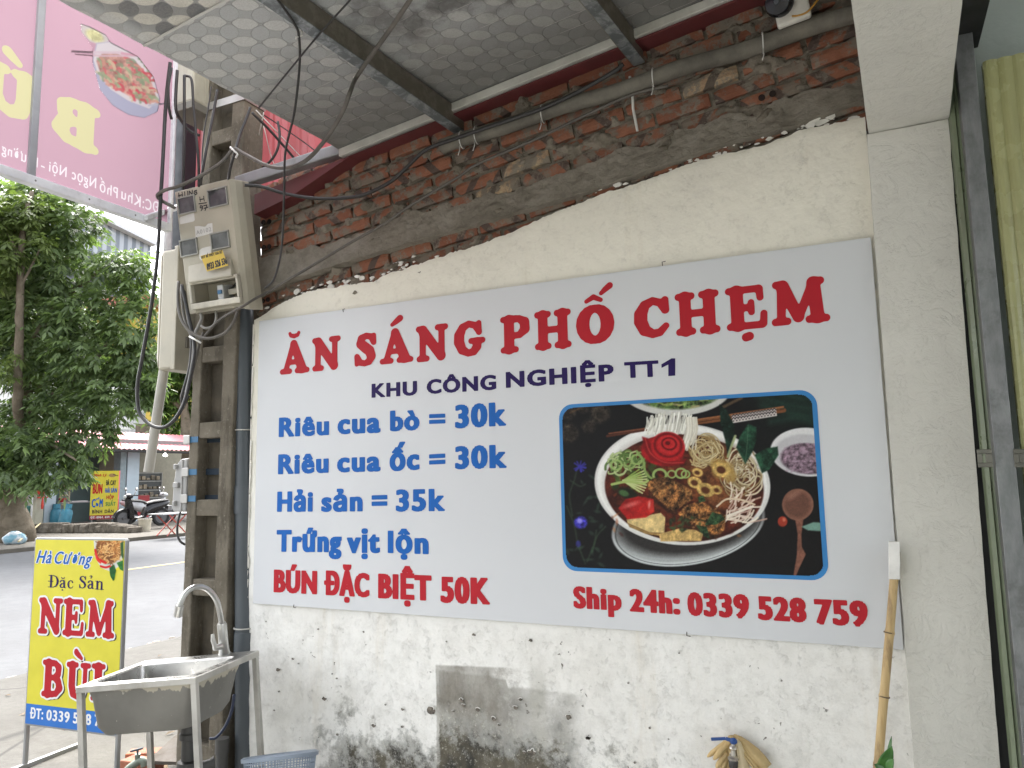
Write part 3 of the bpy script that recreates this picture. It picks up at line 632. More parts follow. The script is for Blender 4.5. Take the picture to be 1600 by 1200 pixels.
# ================================================================== pillar, lintel, gate, shop side
k = NT('pillar_paint', 0.8, 0, 0.3)
col = k.mix(k.step(k.noise(3, 6, .6), 0.3, 0.7), (0.62, 0.607, 0.552), (0.68, 0.665, 0.608)); col = k.mix(k.step(k.noise(22, 8, .7), 0.56, 0.74, 0, .35), col, (0.47, 0.455, 0.41))
k.color(col); k.bump(k.m2('ADD', k.noise(24, 9, .68, dist=.6), k.m2('MULTIPLY', k.step(k.noise(10, 7, .65, dist=1.2), .50, .53), .22)), 0.5, 0.012); M_pil = k.m
def rough_box(x0, x1, y0, y1, z0, z1, amp, step=0.02, seed=0):
    import bmesh
    bm = bmesh.new(); bmesh.ops.create_cube(bm, size=1)
    for v in bm.verts: v.co = ((x0 + x1) / 2 + v.co.x * (x1 - x0), (y0 + y1) / 2 + v.co.y * (y1 - y0), (z0 + z1) / 2 + v.co.z * (z1 - z0))
    for _ in range(7):
        E_ = [e for e in bm.edges if e.calc_length() > step * 2]
        if not E_: break
        bmesh.ops.subdivide_edges(bm, edges=E_, cuts=1, use_grid_fill=True)
    for v in bm.verts:
        p_ = v.co; n_ = Vector((fbm(p_.x * 14, p_.y * 14 + seed, p_.z * 14), fbm(p_.y * 14 + 5, p_.z * 14, p_.x * 14), fbm(p_.z * 14, p_.x * 14 + 9, p_.y * 14))); v.co += n_ * amp
    m = MB(); bm.verts.index_update(); m.add([tuple(v.co) for v in bm.verts], [[v.index for v in f.verts] for f in bm.faces]); bm.free(); return m
PX0, PX1, PY = 2.466, 2.677, -0.03
pil = tag(rough_box(PX0, PX1, PY, 0.2, -0.02, 2.475, 0.0016).build('concrete_pillar', M_pil, smooth='auto'), 'pale grey painted concrete pillar right of the menu sign', 'pillar')
for v in pil.data.vertices: v.co.x += (v.co.z - 1.6) * .0085 * (1.4 if v.co.x > 2.57 else .5)
pil.data.set_sharp_from_angle(angle=R(50))
lin = tag(rough_box(2.474, 2.690, -3.6, 0.18, 2.478, 3.4, 0.0016, 0.05).build('lintel', M_pil, smooth='auto'), 'pale painted concrete beam running forward from the top of the pillar', 'beam')
for v in lin.data.vertices: v.co.x += (v.co.y + .03) * .043
# folding gate pushed back against the pillar
gate = thing('folding_gate', (2.78, -0.1, 0), 'olive green folding steel gate with a bare metal upright, stacked beside the pillar', 'gate')
M_gr = plain('green_enamel', (0.165, 0.20, 0.125), 0.35, var=0.08, dirt=((0.13, 0.14, 0.09), .5)); M_yl = plain('olive_enamel', (0.36, 0.36, 0.17), 0.28, var=0.06, dirt=((0.22, 0.23, 0.12), .4), scale=5)
k = NT('galvanised', 0.42, 0.75, 0.5); col = k.mix(k.step(k.noise(30, 6, .7, k.mapv((1, 1, .3))), 0.3, 0.7), (0.20, 0.205, 0.21), (0.30, 0.305, 0.31)); col = k.mix(k.step(k.noise(9, 7, .7), .5, .7, 0, .6), col, (0.12, 0.12, 0.12)); k.color(col); k.rough(k.step(k.noise(12, 5), .3, .7, .3, .6)); M_galv = k.m
def gx(px_, py_, Y): return oy(px_, py_, Y)[0]
mb = MB(); x0, x1 = gx(1521, 575, -.06), gx(1541, 575, -.06) + .01
prof = [(x0, -.03), (x0 + .004, -.055), (x0 + .014, -.062), (x0 + .018, -.056), (x0 + .03, -.063), (x1, -.066), (x1, -.03)]
mb.prism([(a, b, 0.02) for a, b in prof], (0, 0, 2.62)); mb.build('slat', M_gr, gate)
mb = MB(); x0, x1 = gx(1541, 575, -.12), gx(1572, 575, -.12)
mb.prism([(x0, -.12, .02), (x1, -.12, .02), (x1, -.07, .02), (x1 - .004, -.07, .02), (x1 - .004, -.116, .02), (x0 + .004, -.116, .02), (x0 + .004, -.07, .02), (x0, -.07, .02)], (0, 0, 2.66)); mb.build('upright', M_galv, gate, bevel=.0015)
mb = MB(); x0 = gx(1584, 575, -.11); xr_ = x0 + .30; pts = []
n = 44
for i in range(n): 
    t = i / (n - 1); xx = lerp(x0, xr_, t); pts.append((xx, -.105 - 0.010 * (abs(math.sin(math.pi * (xx - x0) / 0.034)) ** 0.5), .02))
pts += [(xr_, -.08, .02), (x0, -.08, .02)]
mb.prism(pts, (0, 0, 2.57)); mb.build('slat', M_yl, gate)
mb = MB(); xm = gx(1612, 600, -.2)
M_brk = plain('dull_steel', (0.17, 0.165, 0.14), 0.5, 0.6)
for a, b in ((1527, 1551), (1584, 1604)):
    m2 = MB(); c = oy((a + b) / 2, 716, -.124); w2 = (oy(b, 716, -.124)[0] - oy(a, 716, -.124)[0]) / 2
    m2.obox(c + (0, 0, .018), (w2, 0, 0), (0, .003, 0), (0, 0, .006)); m2.obox(c - (0, 0, .018), (w2, 0, 0), (0, .003, 0), (0, 0, .006))
    m2.obox(c - (w2 - .006, 0, 0), (.006, 0, 0), (0, .003, 0), (0, 0, .012)); m2.obox(c + (w2 - .008, 0, 0), (.008, 0, 0), (0, .003, 0), (0, 0, .012)); m2.build('bracket', M_brk, gate, bevel=.002)
MB().box(2.68, 2.78, -3.6, -.02, 2.68, 2.80).build('top_rail', plain('black_rail', (0.018, 0.018, 0.018), .5), gate)
MB().box(2.655, 2.725, -.022, .05, 0.0, 2.70).build('dark_gap_strip', flat('gap_shade_black', (0.008, 0.008, 0.008), .8), gate)  # black strip standing in for the shade between pillar and gate
M_iw = plain('pale_green_plaster', (0.40, 0.45, 0.42), 0.8, var=.08, scale=4, bump=.2)
tag(MB().box(2.725, 8.0, 0.06, 0.2, 0, 3.5).build('interior_wall', M_iw), 'pale grey green plastered wall inside the shop behind the folding gate', 'wall')
tag(MB().box(0.3, 8.0, -7.2, -7.0, 0, 3.6).build('light_block_wall', M_iw), 'unseen wall across the forecourt behind the camera, added to block light', 'wall')  # out of view, added to cut the light from behind the camera
tag(MB().box(2.70, 8.0, -7.0, 0.2, 3.5, 3.6).build('shop_ceiling', plain('ceiling_paint', (0.6, 0.6, 0.58), .8)), 'flat white ceiling slab over the shop interior', 'ceiling')

# ================================================================== canopy
CE0 = np.array((.469, .02, 2.846)); CO = np.array((-.117, -.993, .032)); CW = np.array((1, 0, .1336)); CW = CW / np.linalg.norm(CW)
def cp(a, b, h=0.0):                     # a metres along the wall, b metres out over the forecourt, h below
    n_ = np.cross(CW, CO); n_ /= np.linalg.norm(n_); n_ = n_ if n_[2] < 0 else -n_
    return CE0 + CW * a + CO * b + n_ * h
can = thing('canopy', (1.6, -1.5, 2.9), 'sloping sheet roof over the forecourt, its underside printed with a grey tile pattern', 'canopy')
k = NT('printed_roof_sheet', 0.42, 0, 0.5); uvs = k.xyz(k.n('ShaderNodeUVMap').outputs[0]); U, V = uvs[0], uvs[1]
TP = 2 * math.pi
UVT = k.n('ShaderNodeUVMap').outputs[0]
wob = k.m2('MULTIPLY', k.m2('SUBTRACT', k.noise(9, 3, v=UVT), .5), .010)
uu = k.m2('MULTIPLY', k.m2('ADD', k.m2('SUBTRACT', U, .184), wob), math.pi / .0685); vv = k.m2('MULTIPLY', k.m2('ADD', k.m2('SUBTRACT', V, 1.012), wob), math.pi / .0605)
f0 = k.m2('MULTIPLY', k.m2('COSINE', uu), k.m2('COSINE', vv)); s0 = k.m2('MULTIPLY', k.m2('SINE', uu), k.m2('SINE', vv))
thr = k.m2('ADD', .05, k.m2('MULTIPLY', k.m2('MAXIMUM', k.m2('MULTIPLY', s0, -1.0), 0.0), .42)); ra = k.m2('SUBTRACT', k.m2('ABSOLUTE', f0), thr)   # >0 inside a tile
strip = k.step(V, 0.935, 0.945); crisp = k.m2('MULTIPLY', strip, k.m2('MULTIPLY', k.step(U, .03, .10), k.step(k.m2('ADD', U, k.m2('MULTIPLY', V, .2)), .46, .60, 1, .25)))
con = k.m2('ADD', .22, k.m2('MULTIPLY', crisp, .78))
speck = k.noise(420, 2, v=UVT); grit = k.noise(150, 3, v=UVT)
dk = k.mix(con, (0.56, 0.58, 0.58), (0.155, 0.162, 0.17)); lt = k.mix(con, (0.58, 0.595, 0.59), (0.70, 0.675, 0.60)); ln = k.mix(con, (0.46, 0.475, 0.475), (0.32, 0.325, 0.32))
col = k.mix(k.step(f0, -.01, .01), lt, dk); col = k.mix(k.step(ra, -.03, .015), ln, col)
edge = k.m2('MULTIPLY', k.step(ra, -.05, .0), k.step(ra, .0, .05, 1, 0)); col = k.mix(k.m2('MULTIPLY', edge, .5), col, k.mix(strip, (0.14, 0.13, 0.12), (0.46, 0.44, 0.41)))
col = k.mix(k.step(speck, .63, .66, 0, .6), col, (0.07, 0.065, 0.06)); col = k.mix(k.step(grit, .3, .7, 0, .3), col, (0.36, 0.345, 0.32))
col = k.mix(k.step(k.noise(3.5, 7, .7), .5, .75, 0, .45), col, (0.27, 0.25, 0.22))
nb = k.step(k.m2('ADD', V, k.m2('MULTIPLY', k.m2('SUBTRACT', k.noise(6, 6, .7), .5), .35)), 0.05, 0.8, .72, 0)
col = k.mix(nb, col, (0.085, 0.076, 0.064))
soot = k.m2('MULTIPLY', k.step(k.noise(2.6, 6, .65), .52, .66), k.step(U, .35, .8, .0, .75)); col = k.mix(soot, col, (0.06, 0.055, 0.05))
# highlights of the embossed ridges put into the colour, broken, along the slope
rv = k.m2('FRACT', k.m2('ADD', k.m2('DIVIDE', k.m2('ADD', k.m2('SUBTRACT', V, 1.012), wob), .0605), .5)); rl = k.m2('MULTIPLY', k.step(rv, .0, .045, 1, 0), k.step(k.noise(5, 5, .6, k.mapv((1.6, 9, 1), v=UVT)), .50, .58))
col = k.mix(k.m2('MULTIPLY', rl, k.step(V, .5, 1.0, .8, .15)), col, (0.62, 0.6, 0.55))
k.color(col); k.bump(k.m2('ADD', k.step(ra, -.05, .06), k.m2('MULTIPLY', k.noise(90, 4), .3)), .4, .004); M_can = k.m
AL, BLEN = 2.30, 6.4
mb = MB(); mb.uv = []; na, nb_ = 70, 160
for i in range(na):
    for j in range(nb_):
        a, b = AL * i / (na - 1), BLEN * j / (nb_ - 1)
        if i == 0: a += 0.006 * fbm(b * 9, 2, 2, 4)
        sag = 0.004 * fbm(a * 2, b * 2, 6) + 0.0
        mb.v.append(tuple(cp(a, b, sag))); mb.uv.append((a, b))
mb.f = [(i * nb_ + j, i * nb_ + j + 1, (i + 1) * nb_ + j + 1, (i + 1) * nb_ + j) for i in range(na - 1) for j in range(nb_ - 1)]
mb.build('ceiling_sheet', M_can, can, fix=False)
mb = MB(); mb.hexa([cp(-.012, -.02, -.012), cp(AL, -.02, -.012), cp(AL, BLEN, -.012), cp(-.012, BLEN, -.012), cp(-.012, -.02, -.06), cp(AL, -.02, -.06), cp(AL, BLEN, -.06), cp(-.012, BLEN, -.06)])
mb.build('roof_sheet', plain('roof_edge', (0.42, 0.38, 0.30), .7, dirt=((0.22, .19, .15), .7)), can)
M_seam = flat('seam_strip', (0.62, 0.61, 0.58), .4)
mb = MB()
for b in (0.94, 1.95, 2.95): mb.bar(cp(0, b, .004), cp(AL, b, .004), .008, .004)
mb.build('seam_strip', M_seam, can)
k = NT('roof_steel', 0.55, 0.5, 0.4); col = k.mix(k.step(k.noise(18, 6, .7), .42, .62), (0.19, 0.17, 0.135), (0.25, 0.23, 0.19)); k.color(col); M_raf = k.m
k = NT('mottled_zinc', 0.5, 0.55, 0.5); col = k.mix(k.step(k.noise(22, 7, .7, dist=.6), .42, .62), (0.17, 0.185, 0.19), (0.36, 0.38, 0.385)); k.color(col); M_zinc = k.m
for px0, py0, wd in ((692, 213, .042), (973, 104, .042)):
    P = oy(px0, py0, -.03); a = (P[0] - CE0[0] + .117 * .05) / CW[0]
    mb = MB(); mb.obox(cp(a + .025, 3.18, .045), CW * wd / 2, CO * 3.2, np.array((0, 0, .04))); r_ = mb.build('rafter', M_raf, can, bevel=.003)
    mb = MB(); mb.obox(cp(a + .025, 3.18, .0875), CW * wd / 2 * .98, CO * 3.2, np.array((0, 0, .0015))); mb.build('rafter_flange', M_zinc, r_)
M_tr = plain('trim_cream', (0.52, 0.51, 0.46), .5, dirt=((.33, .31, .26), .6))
mb = MB(); mb.obox(cp(AL / 2, .045, .018), CW * AL / 2, (0, .02, 0), (0, 0, .017)); mb.build('wall_trim', M_tr, can, bevel=.003)
# dark red capping over the neighbour side of the wall
M_red = plain('oxide_red_sheet', (0.125, 0.027, 0.028), .6, var=.15, dirt=((.12, .045, .04), .6), scale=5)
fl = MB(); A0, A1 = oy(397, 335, -.035), oy(548, 262, -.035); B0, B1 = oy(397, 304, -.035), oy(522, 246, -.035)
s1 = (A1[2] - A0[2]) / (A1[0] - A0[0]); s2 = (B1[2] - B0[2]) / (B1[0] - B0[0]); xa, xb = A0[0], 2.47
zb = lambda x: A0[2] + s1 * (x - A0[0]) if x < A1[0] else max(A1[2], TRIM(x) - .014)
zt = lambda x: B0[2] + SL * (x - B0[0])
st = [xa, .2, A1[0], A1[0] + .02, 1.5, xb]
for q in range(len(st) - 1):
    u_, v_ = st[q], st[q + 1]; fl.add([(u_, -.035, zb(u_)), (v_, -.035, zb(v_)), (v_, .25, zb(v_)), (u_, .25, zb(u_)), (u_, -.035, zt(u_)), (v_, -.035, zt(v_)), (v_, .25, zt(v_)), (u_, .25, zt(u_))], [(3, 2, 1, 0), (4, 5, 6, 7), (0, 1, 5, 4), (2, 3, 7, 6)] + ([(3, 0, 4, 7)] if q == 0 else []))
# step it back under the canopy so the trim reads in front
tag(fl.build('roof_flashing', M_red, bevel=.004), 'dark red metal capping along the top of the bare brick', 'flashing')
# ================================================================== menu sign
MS = Sheet((0, 0, .94), (1, 0, 0), (0, 0, 1), (0, -1, 0)); MW, MH = 2.459, 1.22
ms = thing('menu_sign', (1.23, 0.005, .94), 'large white menu sign with red and blue lettering and a noodle bowl picture', 'sign')
k = NT('sign_white', 0.32, 0, 0.5); col = k.mix(k.step(k.noise(1.2, 3), .3, .7), (0.61, 0.625, 0.645), (0.645, 0.66, 0.675)); col = k.mix(k.step(k.noise(9, 8, .7, k.mapv((1, 1, .2))), .58, .8, 0, .18), col, (.55, .55, .53)); k.color(col)
k.rough(k.step(k.noise(6, 4), .3, .7, .28, .42)); k.bump(k.noise(2.5, 3), .06, .02); M_sw = k.m
MB().box(0, MW, 0, .006, .94, .94 + MH).build('panel', M_sw, ms, bevel=.001)
M_lr = plain('print_red', (0.44, 0.016, 0.026), .5, var=.04, spec=.2); M_lb = plain('print_blue', (0.012, 0.115, 0.42), .5, var=.04, spec=.2); M_ln = plain('print_navy', (0.020, 0.009, 0.085), .5, var=.04, spec=.2)
ZA, ZB, ZC, ZD, ZE = (400, 400, 2.667), (900, 380, 2.667), (380, 850, 3.427), (840, 850, 3.427), (1133, 850, 3.427)
def title(words):
    L = []
    for ch, acc, zm, a, b, zb, zt in words: L += pxslab(MS, ch, acc, zm, a, b, zb, zt)
    return MS.show(L, M_lr, ms)
title([('A', 'breve', ZA, 100, 221, 490, 352), ('N', None, ZA, 233, 355, 477, 337)])
title([('S', None, ZA, 408, 505, 459, 321), ('A', 'acute', ZA, 516, 654, 447, 303), ('N', None, ZA, 667, 805, 438, 287), ('G', None, ZA, 820, 960, 418, 270)])
title([('P', None, ZA, 1020, 1148, 402, 248), ('H', None, ZA, 1163, 1319, 386, 226), ('O', 'hatacute', ZA, 1336, 1497, 366, 202)])
title([('C', None, ZB, 238, 400, 394, 226), ('H', None, ZB, 418, 607, 379, 201), ('E', 'dot', ZB, 629, 806, 359, 178), ('M', None, ZB, 816, 1062, 336, 148)])
def lineof(mat, words, g=.10):
    for wd_ in words: MS.show(pxword(MS, *wd_, g), mat, ms)
lineof(M_ln, [('KHU', ZA, 482, 672, 591, 580, 533), ('CÔNG', ZA, 712, 1002, 576, 557, 516), ('NGHIỆP', ZA, 1042, 1492, 550, 520, 484), ('TT', ZB, 203, 346, 563, 556, 496)], .10)
q_ = [MS.at(*toz(p_, ZB)) for p_ in ((356, 505), (398, 480), (414, 480), (414, 552), (385, 554), (385, 506), (357, 520))]; MS.show([q_], M_ln, ms)
lineof(M_lb, [('Riêu', ZA, 95, 305, 755, 746, 674), ('cua', ZA, 340, 520, 743, 736, 655), ('bò', ZA, 559, 682, 731, 725, 645), ('=', ZA, 722, 790, 722, 720, 640), ('30k', ZA, 830, 1043, 719, 707, 622)])
lineof(M_lb, [('Riêu', ZA, 92, 303, 910, 903, 827), ('cua', ZA, 338, 520, 902, 897, 815), ('ốc', ZA, 557, 682, 897, 890, 806), ('=', ZA, 722, 790, 893, 890, 806), ('30k', ZA, 830, 1045, 889, 883, 794)])
lineof(M_lb, [('Hải', ZA, 88, 237, 1066, 1065, 982), ('sản', ZA, 272, 445, 1066, 1064, 980), ('=', ZA, 482, 548, 1066, 1065, 976), ('35k', ZA, 583, 788, 1065, 1063, 974)])
F1 = (0, 0, 1)
lineof(M_lb, [('Trứng', F1, 432, 534, 862, 863, 828), ('vịt', F1, 542, 594, 864, 864, 829), ('lộn', F1, 606, 670, 864, 866, 829)])
lineof(M_lr, [('BÚN', ZC, 163, 396, 258, 270, 136), ('ĐẶC', ZC, 433, 677, 273, 286, 148), ('BIỆT', ZC, 723, 1010, 290, 305, 158), ('50K', ZC, 1057, 1322, 313, 325, 174)])
lineof(M_lr, [('Ship', ZD, 193, 452, 343, 358, 226), ('24h:', ZD, 495, 766, 361, 378, 240), ('0339', ZD, 805, 1137, 382, 400, 258), ('528', ZD, 1182, 1443, 405, 421, 278), ('759', ZE, 483, 770, 428, 444, 294)])
# bowl picture with its blue border
cs_ = [MS.at(*q) for q in ((873, 632), (1276, 609), (1295, 907), (880, 892))]
fa0, fa1 = (cs_[0][0] + cs_[3][0]) / 2, (cs_[1][0] + cs_[2][0]) / 2; fb0, fb1 = (cs_[2][1] + cs_[3][1]) / 2, (cs_[0][1] + cs_[1][1]) / 2
def rrect(a0, a1, b0, b1, r, n=8):
    o = []
    for cx, cy, t0 in ((a1 - r, b1 - r, 0), (a0 + r, b1 - r, 90), (a0 + r, b0 + r, 180), (a1 - r, b0 + r, 270)):
        o += [(cx + r * math.cos(R(t0 + 90 * i / n)), cy + r * math.sin(R(t0 + 90 * i / n))) for i in range(n + 1)]
    return o
MS.show([rrect(fa0, fa1, fb0, fb1, .05)], plain('print_border_blue', (0.02, 0.20, 0.50), .4, var=.04), ms, .0010, 'picture_border')
ZP = (860, 590, 3.478); bw = .0125
def inner(A, B, X, Y, r=.04):
    a0, a1, b0, b1 = fa0 + bw, fa1 - bw, fb0 + bw, fb1 - bw
    qx = np.maximum(np.abs(A - (a0 + a1) / 2) - (a1 - a0) / 2 + r, 0); qy = np.maximum(np.abs(B - (b0 + b1) / 2) - (b1 - b0) / 2 + r, 0)
    return np.hypot(qx, qy) <= r
def paint_bowl(p):
    rs = np.random.default_rng(5); p.c[:] = (22, 21, 23)
    p.blend(np.clip((p.X - 900) / 700, 0, 1) * .6, (30, 25, 25)); p.blend(np.clip((500 - p.Y) / 500, 0, 1) * np.clip((p.X - 1000) / 300, 0, 1) * .7, (24, 44, 40))
    for q in (((1120, 100), (1300, 150), (1450, 170)), ((1200, 240), (1330, 220), (1450, 250)), ((1180, 60), (1340, 110), (1460, 120)), ((1150, 150), (1300, 190), (1460, 210))): p.line(q, 26, (44, 92, 70), 40, .55)
    for cx, cy, r in ((100, 300, 50), (210, 265, 34), (270, 195, 52), (95, 185, 42), (180, 160, 30)): p.ell(cx, cy, r, r, (92, 80, 62), soft=26, k=.55, tex=.5, ts=.12, seed=2); p.ell(cx + 6, cy + 4, r * .6, r * .6, (40, 34, 30), soft=24, k=.6)
    p.line(((110, 190), (200, 150), (300, 130)), 10, (120, 86, 52), 10, .6)
    # blue flowers and their stalks
    for q in (((150, 480), (130, 560), (105, 640), (120, 750)), ((110, 560), (160, 590), (190, 580)), ((250, 830), (240, 900), (200, 1000)), ((300, 810), (255, 860), (230, 940)), ((90, 700), (130, 800), (150, 900), (190, 1010))): p.line(q, 9, (52, 74, 52), 9, .75)
    for i in range(26):
        x, y = rs.uniform(75, 290), rs.uniform(540, 1020); p.ell(x, y, rs.uniform(12, 26), rs.uniform(6, 10), (58, 88, 66), rs.uniform(0, 180), 8, .55)
    for i in range(14): t = rs.uniform(0, 6.28); p.line(((160, 485), (160 + 34 * math.cos(t), 482 + 28 * math.sin(t))), 9, (62, 58, 168), 6, .8)
    p.ell(165, 787, 36, 34, (70, 64, 190), soft=12, tex=.25, ts=.1); p.ell(160, 778, 15, 13, (150, 145, 235), soft=10); p.ell(152, 903, 14, 18, (60, 56, 160), soft=8, k=.7)
    # salad bowl at the top edge
    p.ell(680, 55, 305, 152, (206, 206, 200), 0, 6); p.ell(680, 45, 270, 128, (88, 112, 62), 0, 14, tex=.5, ts=.06, seed=8)
    for i in range(46): x, y = rs.uniform(480, 860), rs.uniform(95, 168); t = rs.uniform(-.6, .6); p.line(((x, y), (x + 40 * math.cos(t), y + 40 * math.sin(t))), 8, [(170, 184, 96), (96, 132, 62), (176, 160, 118), (52, 78, 40)][i % 4], 6, .7)
    p.line(((940, 160), (1040, 110)), 16, (110, 88, 62), 8, .8)
    # dipping bowl
    p.ell(1400, 405, 205, 132, (222, 222, 222), 4, 6); p.ell(1390, 420, 180, 112, (186, 184, 188), 4, 14, .7); p.ell(1400, 440, 150, 84, (126, 104, 118), 4, 10, tex=.28, ts=.11, seed=4)
    for i in range(60): x, y = rs.uniform(1275, 1450), rs.uniform(375, 515); p.ell(x, y, 8, 5, (176, 152, 168), 0, 6, .6)
    # saucer and bowl
    p.ell(750, 800, 420, 218, (200, 206, 206), -10, 6); p.ell(750, 788, 412, 205, (112, 116, 116), -10, 10, .35); p.ell(750, 802, 402, 206, (40, 42, 42), -10, 4, .8, hole=.988); p.ell(760, 770, 400, 190, (34, 30, 29), -8, 40, .85)
    p.ell(718, 580, 478, 330, (216, 216, 212), 4, 5); p.ell(716, 575, 462, 318, (236, 236, 232), 4, 8); p.ell(722, 590, 440, 300, (176, 172, 166), 4, 20, .45)
    p.ell(728, 600, 432, 292, (78, 30, 18), 4, 6, tex=.25, ts=.03, seed=3); p.ell(728, 596, 408, 270, (96, 38, 20), 4, 30, .8, tex=.35, ts=.04, seed=6)
    for i in range(70): x, y = rs.uniform(330, 1100), rs.uniform(400, 860); p.ell(x, y, rs.uniform(6, 22), rs.uniform(4, 10), [(176, 80, 36), (70, 24, 18), (196, 120, 60)][i % 3], rs.uniform(0, 180), 8, .5)
    # noodle side, right
    p.ell(930, 540, 190, 170, (128, 84, 46), 0, 60, .7, tex=.3, ts=.05); 
    for i in range(34): p.arc(832 + rs.uniform(-44, 54), 402 + rs.uniform(-34, 44), rs.uniform(30, 74), rs.uniform(34, 80), rs.uniform(5, 8), [(204, 180, 126), (172, 142, 88), (222, 204, 156)][i % 3], rs)
    for i in range(32): p.arc(1050 + rs.uniform(-54, 54), 530 + rs.uniform(-84, 84), rs.uniform(30, 80), rs.uniform(30, 78), rs.uniform(5, 9), [(216, 202, 164), (172, 148, 104), (232, 220, 190)][i % 3], rs)
    for i in range(8): p.ell(960 + rs.uniform(-60, 60), 480 + rs.uniform(-30, 60), 44, 34, (182, 146, 74), 10 * i, 10, .55)
    for cx, cy, rx, ry in ((785, 570, 40, 30), (845, 610, 50, 36), (800, 515, 30, 22), (905, 610, 30, 24), (930, 500, 50, 40)): p.ell(cx, cy, rx, ry, (206, 172, 96), 20, 6, tex=.15, ts=.1); p.ell(cx - 2, cy + 2, rx * .5, ry * .5, (96, 52, 26), 20, 8)
    for i in range(34):
        x, y = rs.uniform(930, 1080), rs.uniform(660, 800); t = rs.uniform(-1.6, .3); L = rs.uniform(50, 110); p.line(((x, y), (x + L * .5 * math.cos(t) + 8, y + L * .5 * math.sin(t)), (x + L * math.cos(t), y + L * math.sin(t))), 9, [(226, 208, 190), (196, 164, 148), (236, 226, 206)][i % 3], 4, .9)
    p.line(((905, 700), (960, 660), (1040, 665), (1110, 690)), 10, (220, 200, 170), 4); p.line(((920, 770), (1020, 730), (1100, 700)), 14, (232, 222, 206), 4)
    # greens, left
    for i in range(40): x, y = rs.uniform(320, 640), rs.uniform(415, 600); p.ell(x, y, rs.uniform(16, 34), rs.uniform(8, 16), [(64, 92, 36), (34, 54, 24), (112, 140, 66)][i % 3], rs.uniform(0, 180), 8, .7)
    for i in range(30): p.arc(rs.uniform(330, 500), rs.uniform(425, 500), rs.uniform(16, 38), rs.uniform(16, 34), rs.uniform(7, 11), [(152, 178, 100), (98, 132, 62), (186, 204, 140)][i % 3], rs)
    for cx, cy, r in ((595, 530, 42), (710, 520, 34), (660, 525, 26), (735, 525, 26), (360, 475, 34), (470, 445, 34)): p.ell(cx, cy, r, r * .9, (154, 182, 104), 0, 4, .95, hole=.66)
    for i in range(18):
        t = R(-32 + 68 * i / 17); p.line(((395, 560), (395 + 130 * math.cos(t) * (1 if i % 2 else .8), 560 + 115 * math.sin(t))), 8, [(150, 178, 84), (204, 214, 150)][i % 2], 4, .9)
    p.line(((335, 580), (420, 565), (500, 575), (530, 560)), 14, (168, 190, 108), 5); p.line(((470, 400), (505, 450), (520, 520), (580, 560), (630, 540)), 12, (140, 168, 92), 4)
    p.ell(420, 630, 60, 30, (26, 36, 22), 20, 14, .9); p.ell(400, 628, 28, 16, (74, 108, 62), 20, 8)
    # fried meat
    p.poly(((525, 575), (560, 545), (640, 540), (770, 610), (775, 660), (700, 710), (660, 730), (560, 640), (535, 610)), (122, 82, 44), 8, tex=.55, ts=.07, seed=12)
    p.poly(((535, 610), (560, 640), (660, 730), (690, 715), (690, 745), (640, 735), (545, 650)), (64, 36, 20), 10, .85, tex=.4, ts=.1)
    p.poly(((695, 740), (745, 690), (820, 670), (900, 720), (955, 750), (945, 830), (900, 870), (800, 800), (720, 770)), (132, 88, 46), 8, tex=.55, ts=.075, seed=15)
    p.poly(((700, 750), (760, 790), (860, 850), (930, 850), (900, 880), (820, 850), (710, 790)), (60, 36, 22), 12, .8, tex=.4, ts=.1)
    for i in range(60): x, y = rs.uniform(545, 770), rs.uniform(560, 720); p.ell(x, y, 7, 4, [(196, 150, 90), (70, 40, 20)][i % 2], rs.uniform(0, 180), 5, .6 if abs((y - 560) - (x - 545) * .55) < 70 else 0)
    for i in range(45): x, y = rs.uniform(720, 930), rs.uniform(700, 830); p.ell(x, y, 7, 4, [(206, 160, 96), (70, 40, 20)][i % 2], rs.uniform(0, 180), 5, .6)
    for q in (((840, 800), (880, 730), (930, 745), (950, 770), (900, 800)), ((800, 650), (830, 640), (845, 670), (810, 680)), ((790, 800), (850, 810), (870, 880), (830, 860))): p.poly(q, (48, 78, 46), 6, tex=.4, ts=.12)
    # tofu, tomato
    p.poly(((415, 770), (600, 735), (625, 760), (620, 845), (540, 842), (420, 790)), (216, 190, 128), 6, tex=.10, ts=.08, seed=9); p.poly(((420, 790), (540, 842), (620, 845), (615, 862), (520, 850), (430, 812)), (172, 138, 80), 6, tex=.1)
    p.poly(((590, 850), (700, 820), (790, 828), (830, 850), (820, 888), (600, 890)), (206, 172, 104), 6, tex=.14, ts=.09, seed=10)
    for i in range(30): x, y = rs.uniform(640, 830), rs.uniform(760, 830); p.ell(x, y, rs.uniform(8, 20), 6, [(40, 52, 30), (70, 90, 52)][i % 2], rs.uniform(0, 180), 7, .8)
    p.poly(((370, 710), (410, 660), (480, 645), (560, 660), (565, 730), (520, 760), (420, 770)), (178, 28, 26), 8, tex=.12, ts=.03); p.poly(((520, 670), (560, 665), (563, 725), (540, 740)), (214, 60, 48), 8, .8)
    p.ell(440, 690, 44, 12, (236, 150, 140), -18, 14, .55); p.ell(538, 690, 6, 20, (246, 190, 180), 5, 8, .6)
    # chopsticks, white noodles, leaves
    p.line(((310, 318), (520, 284)), 13, (92, 48, 32), 4, smooth=False); p.line(((320, 304), (520, 276)), 8, (128, 74, 48), 4, smooth=False)
    p.line(((780, 248), (1270, 178)), 22, (134, 82, 46), 4, smooth=False); p.line(((780, 232), (1265, 160)), 10, (160, 104, 62), 4, smooth=False); p.line(((780, 246), (1270, 172)), 3, (70, 40, 26), 3, smooth=False)
    p.poly(((985, 205), (1225, 166), (1232, 208), (990, 248)), (206, 198, 194), 4)
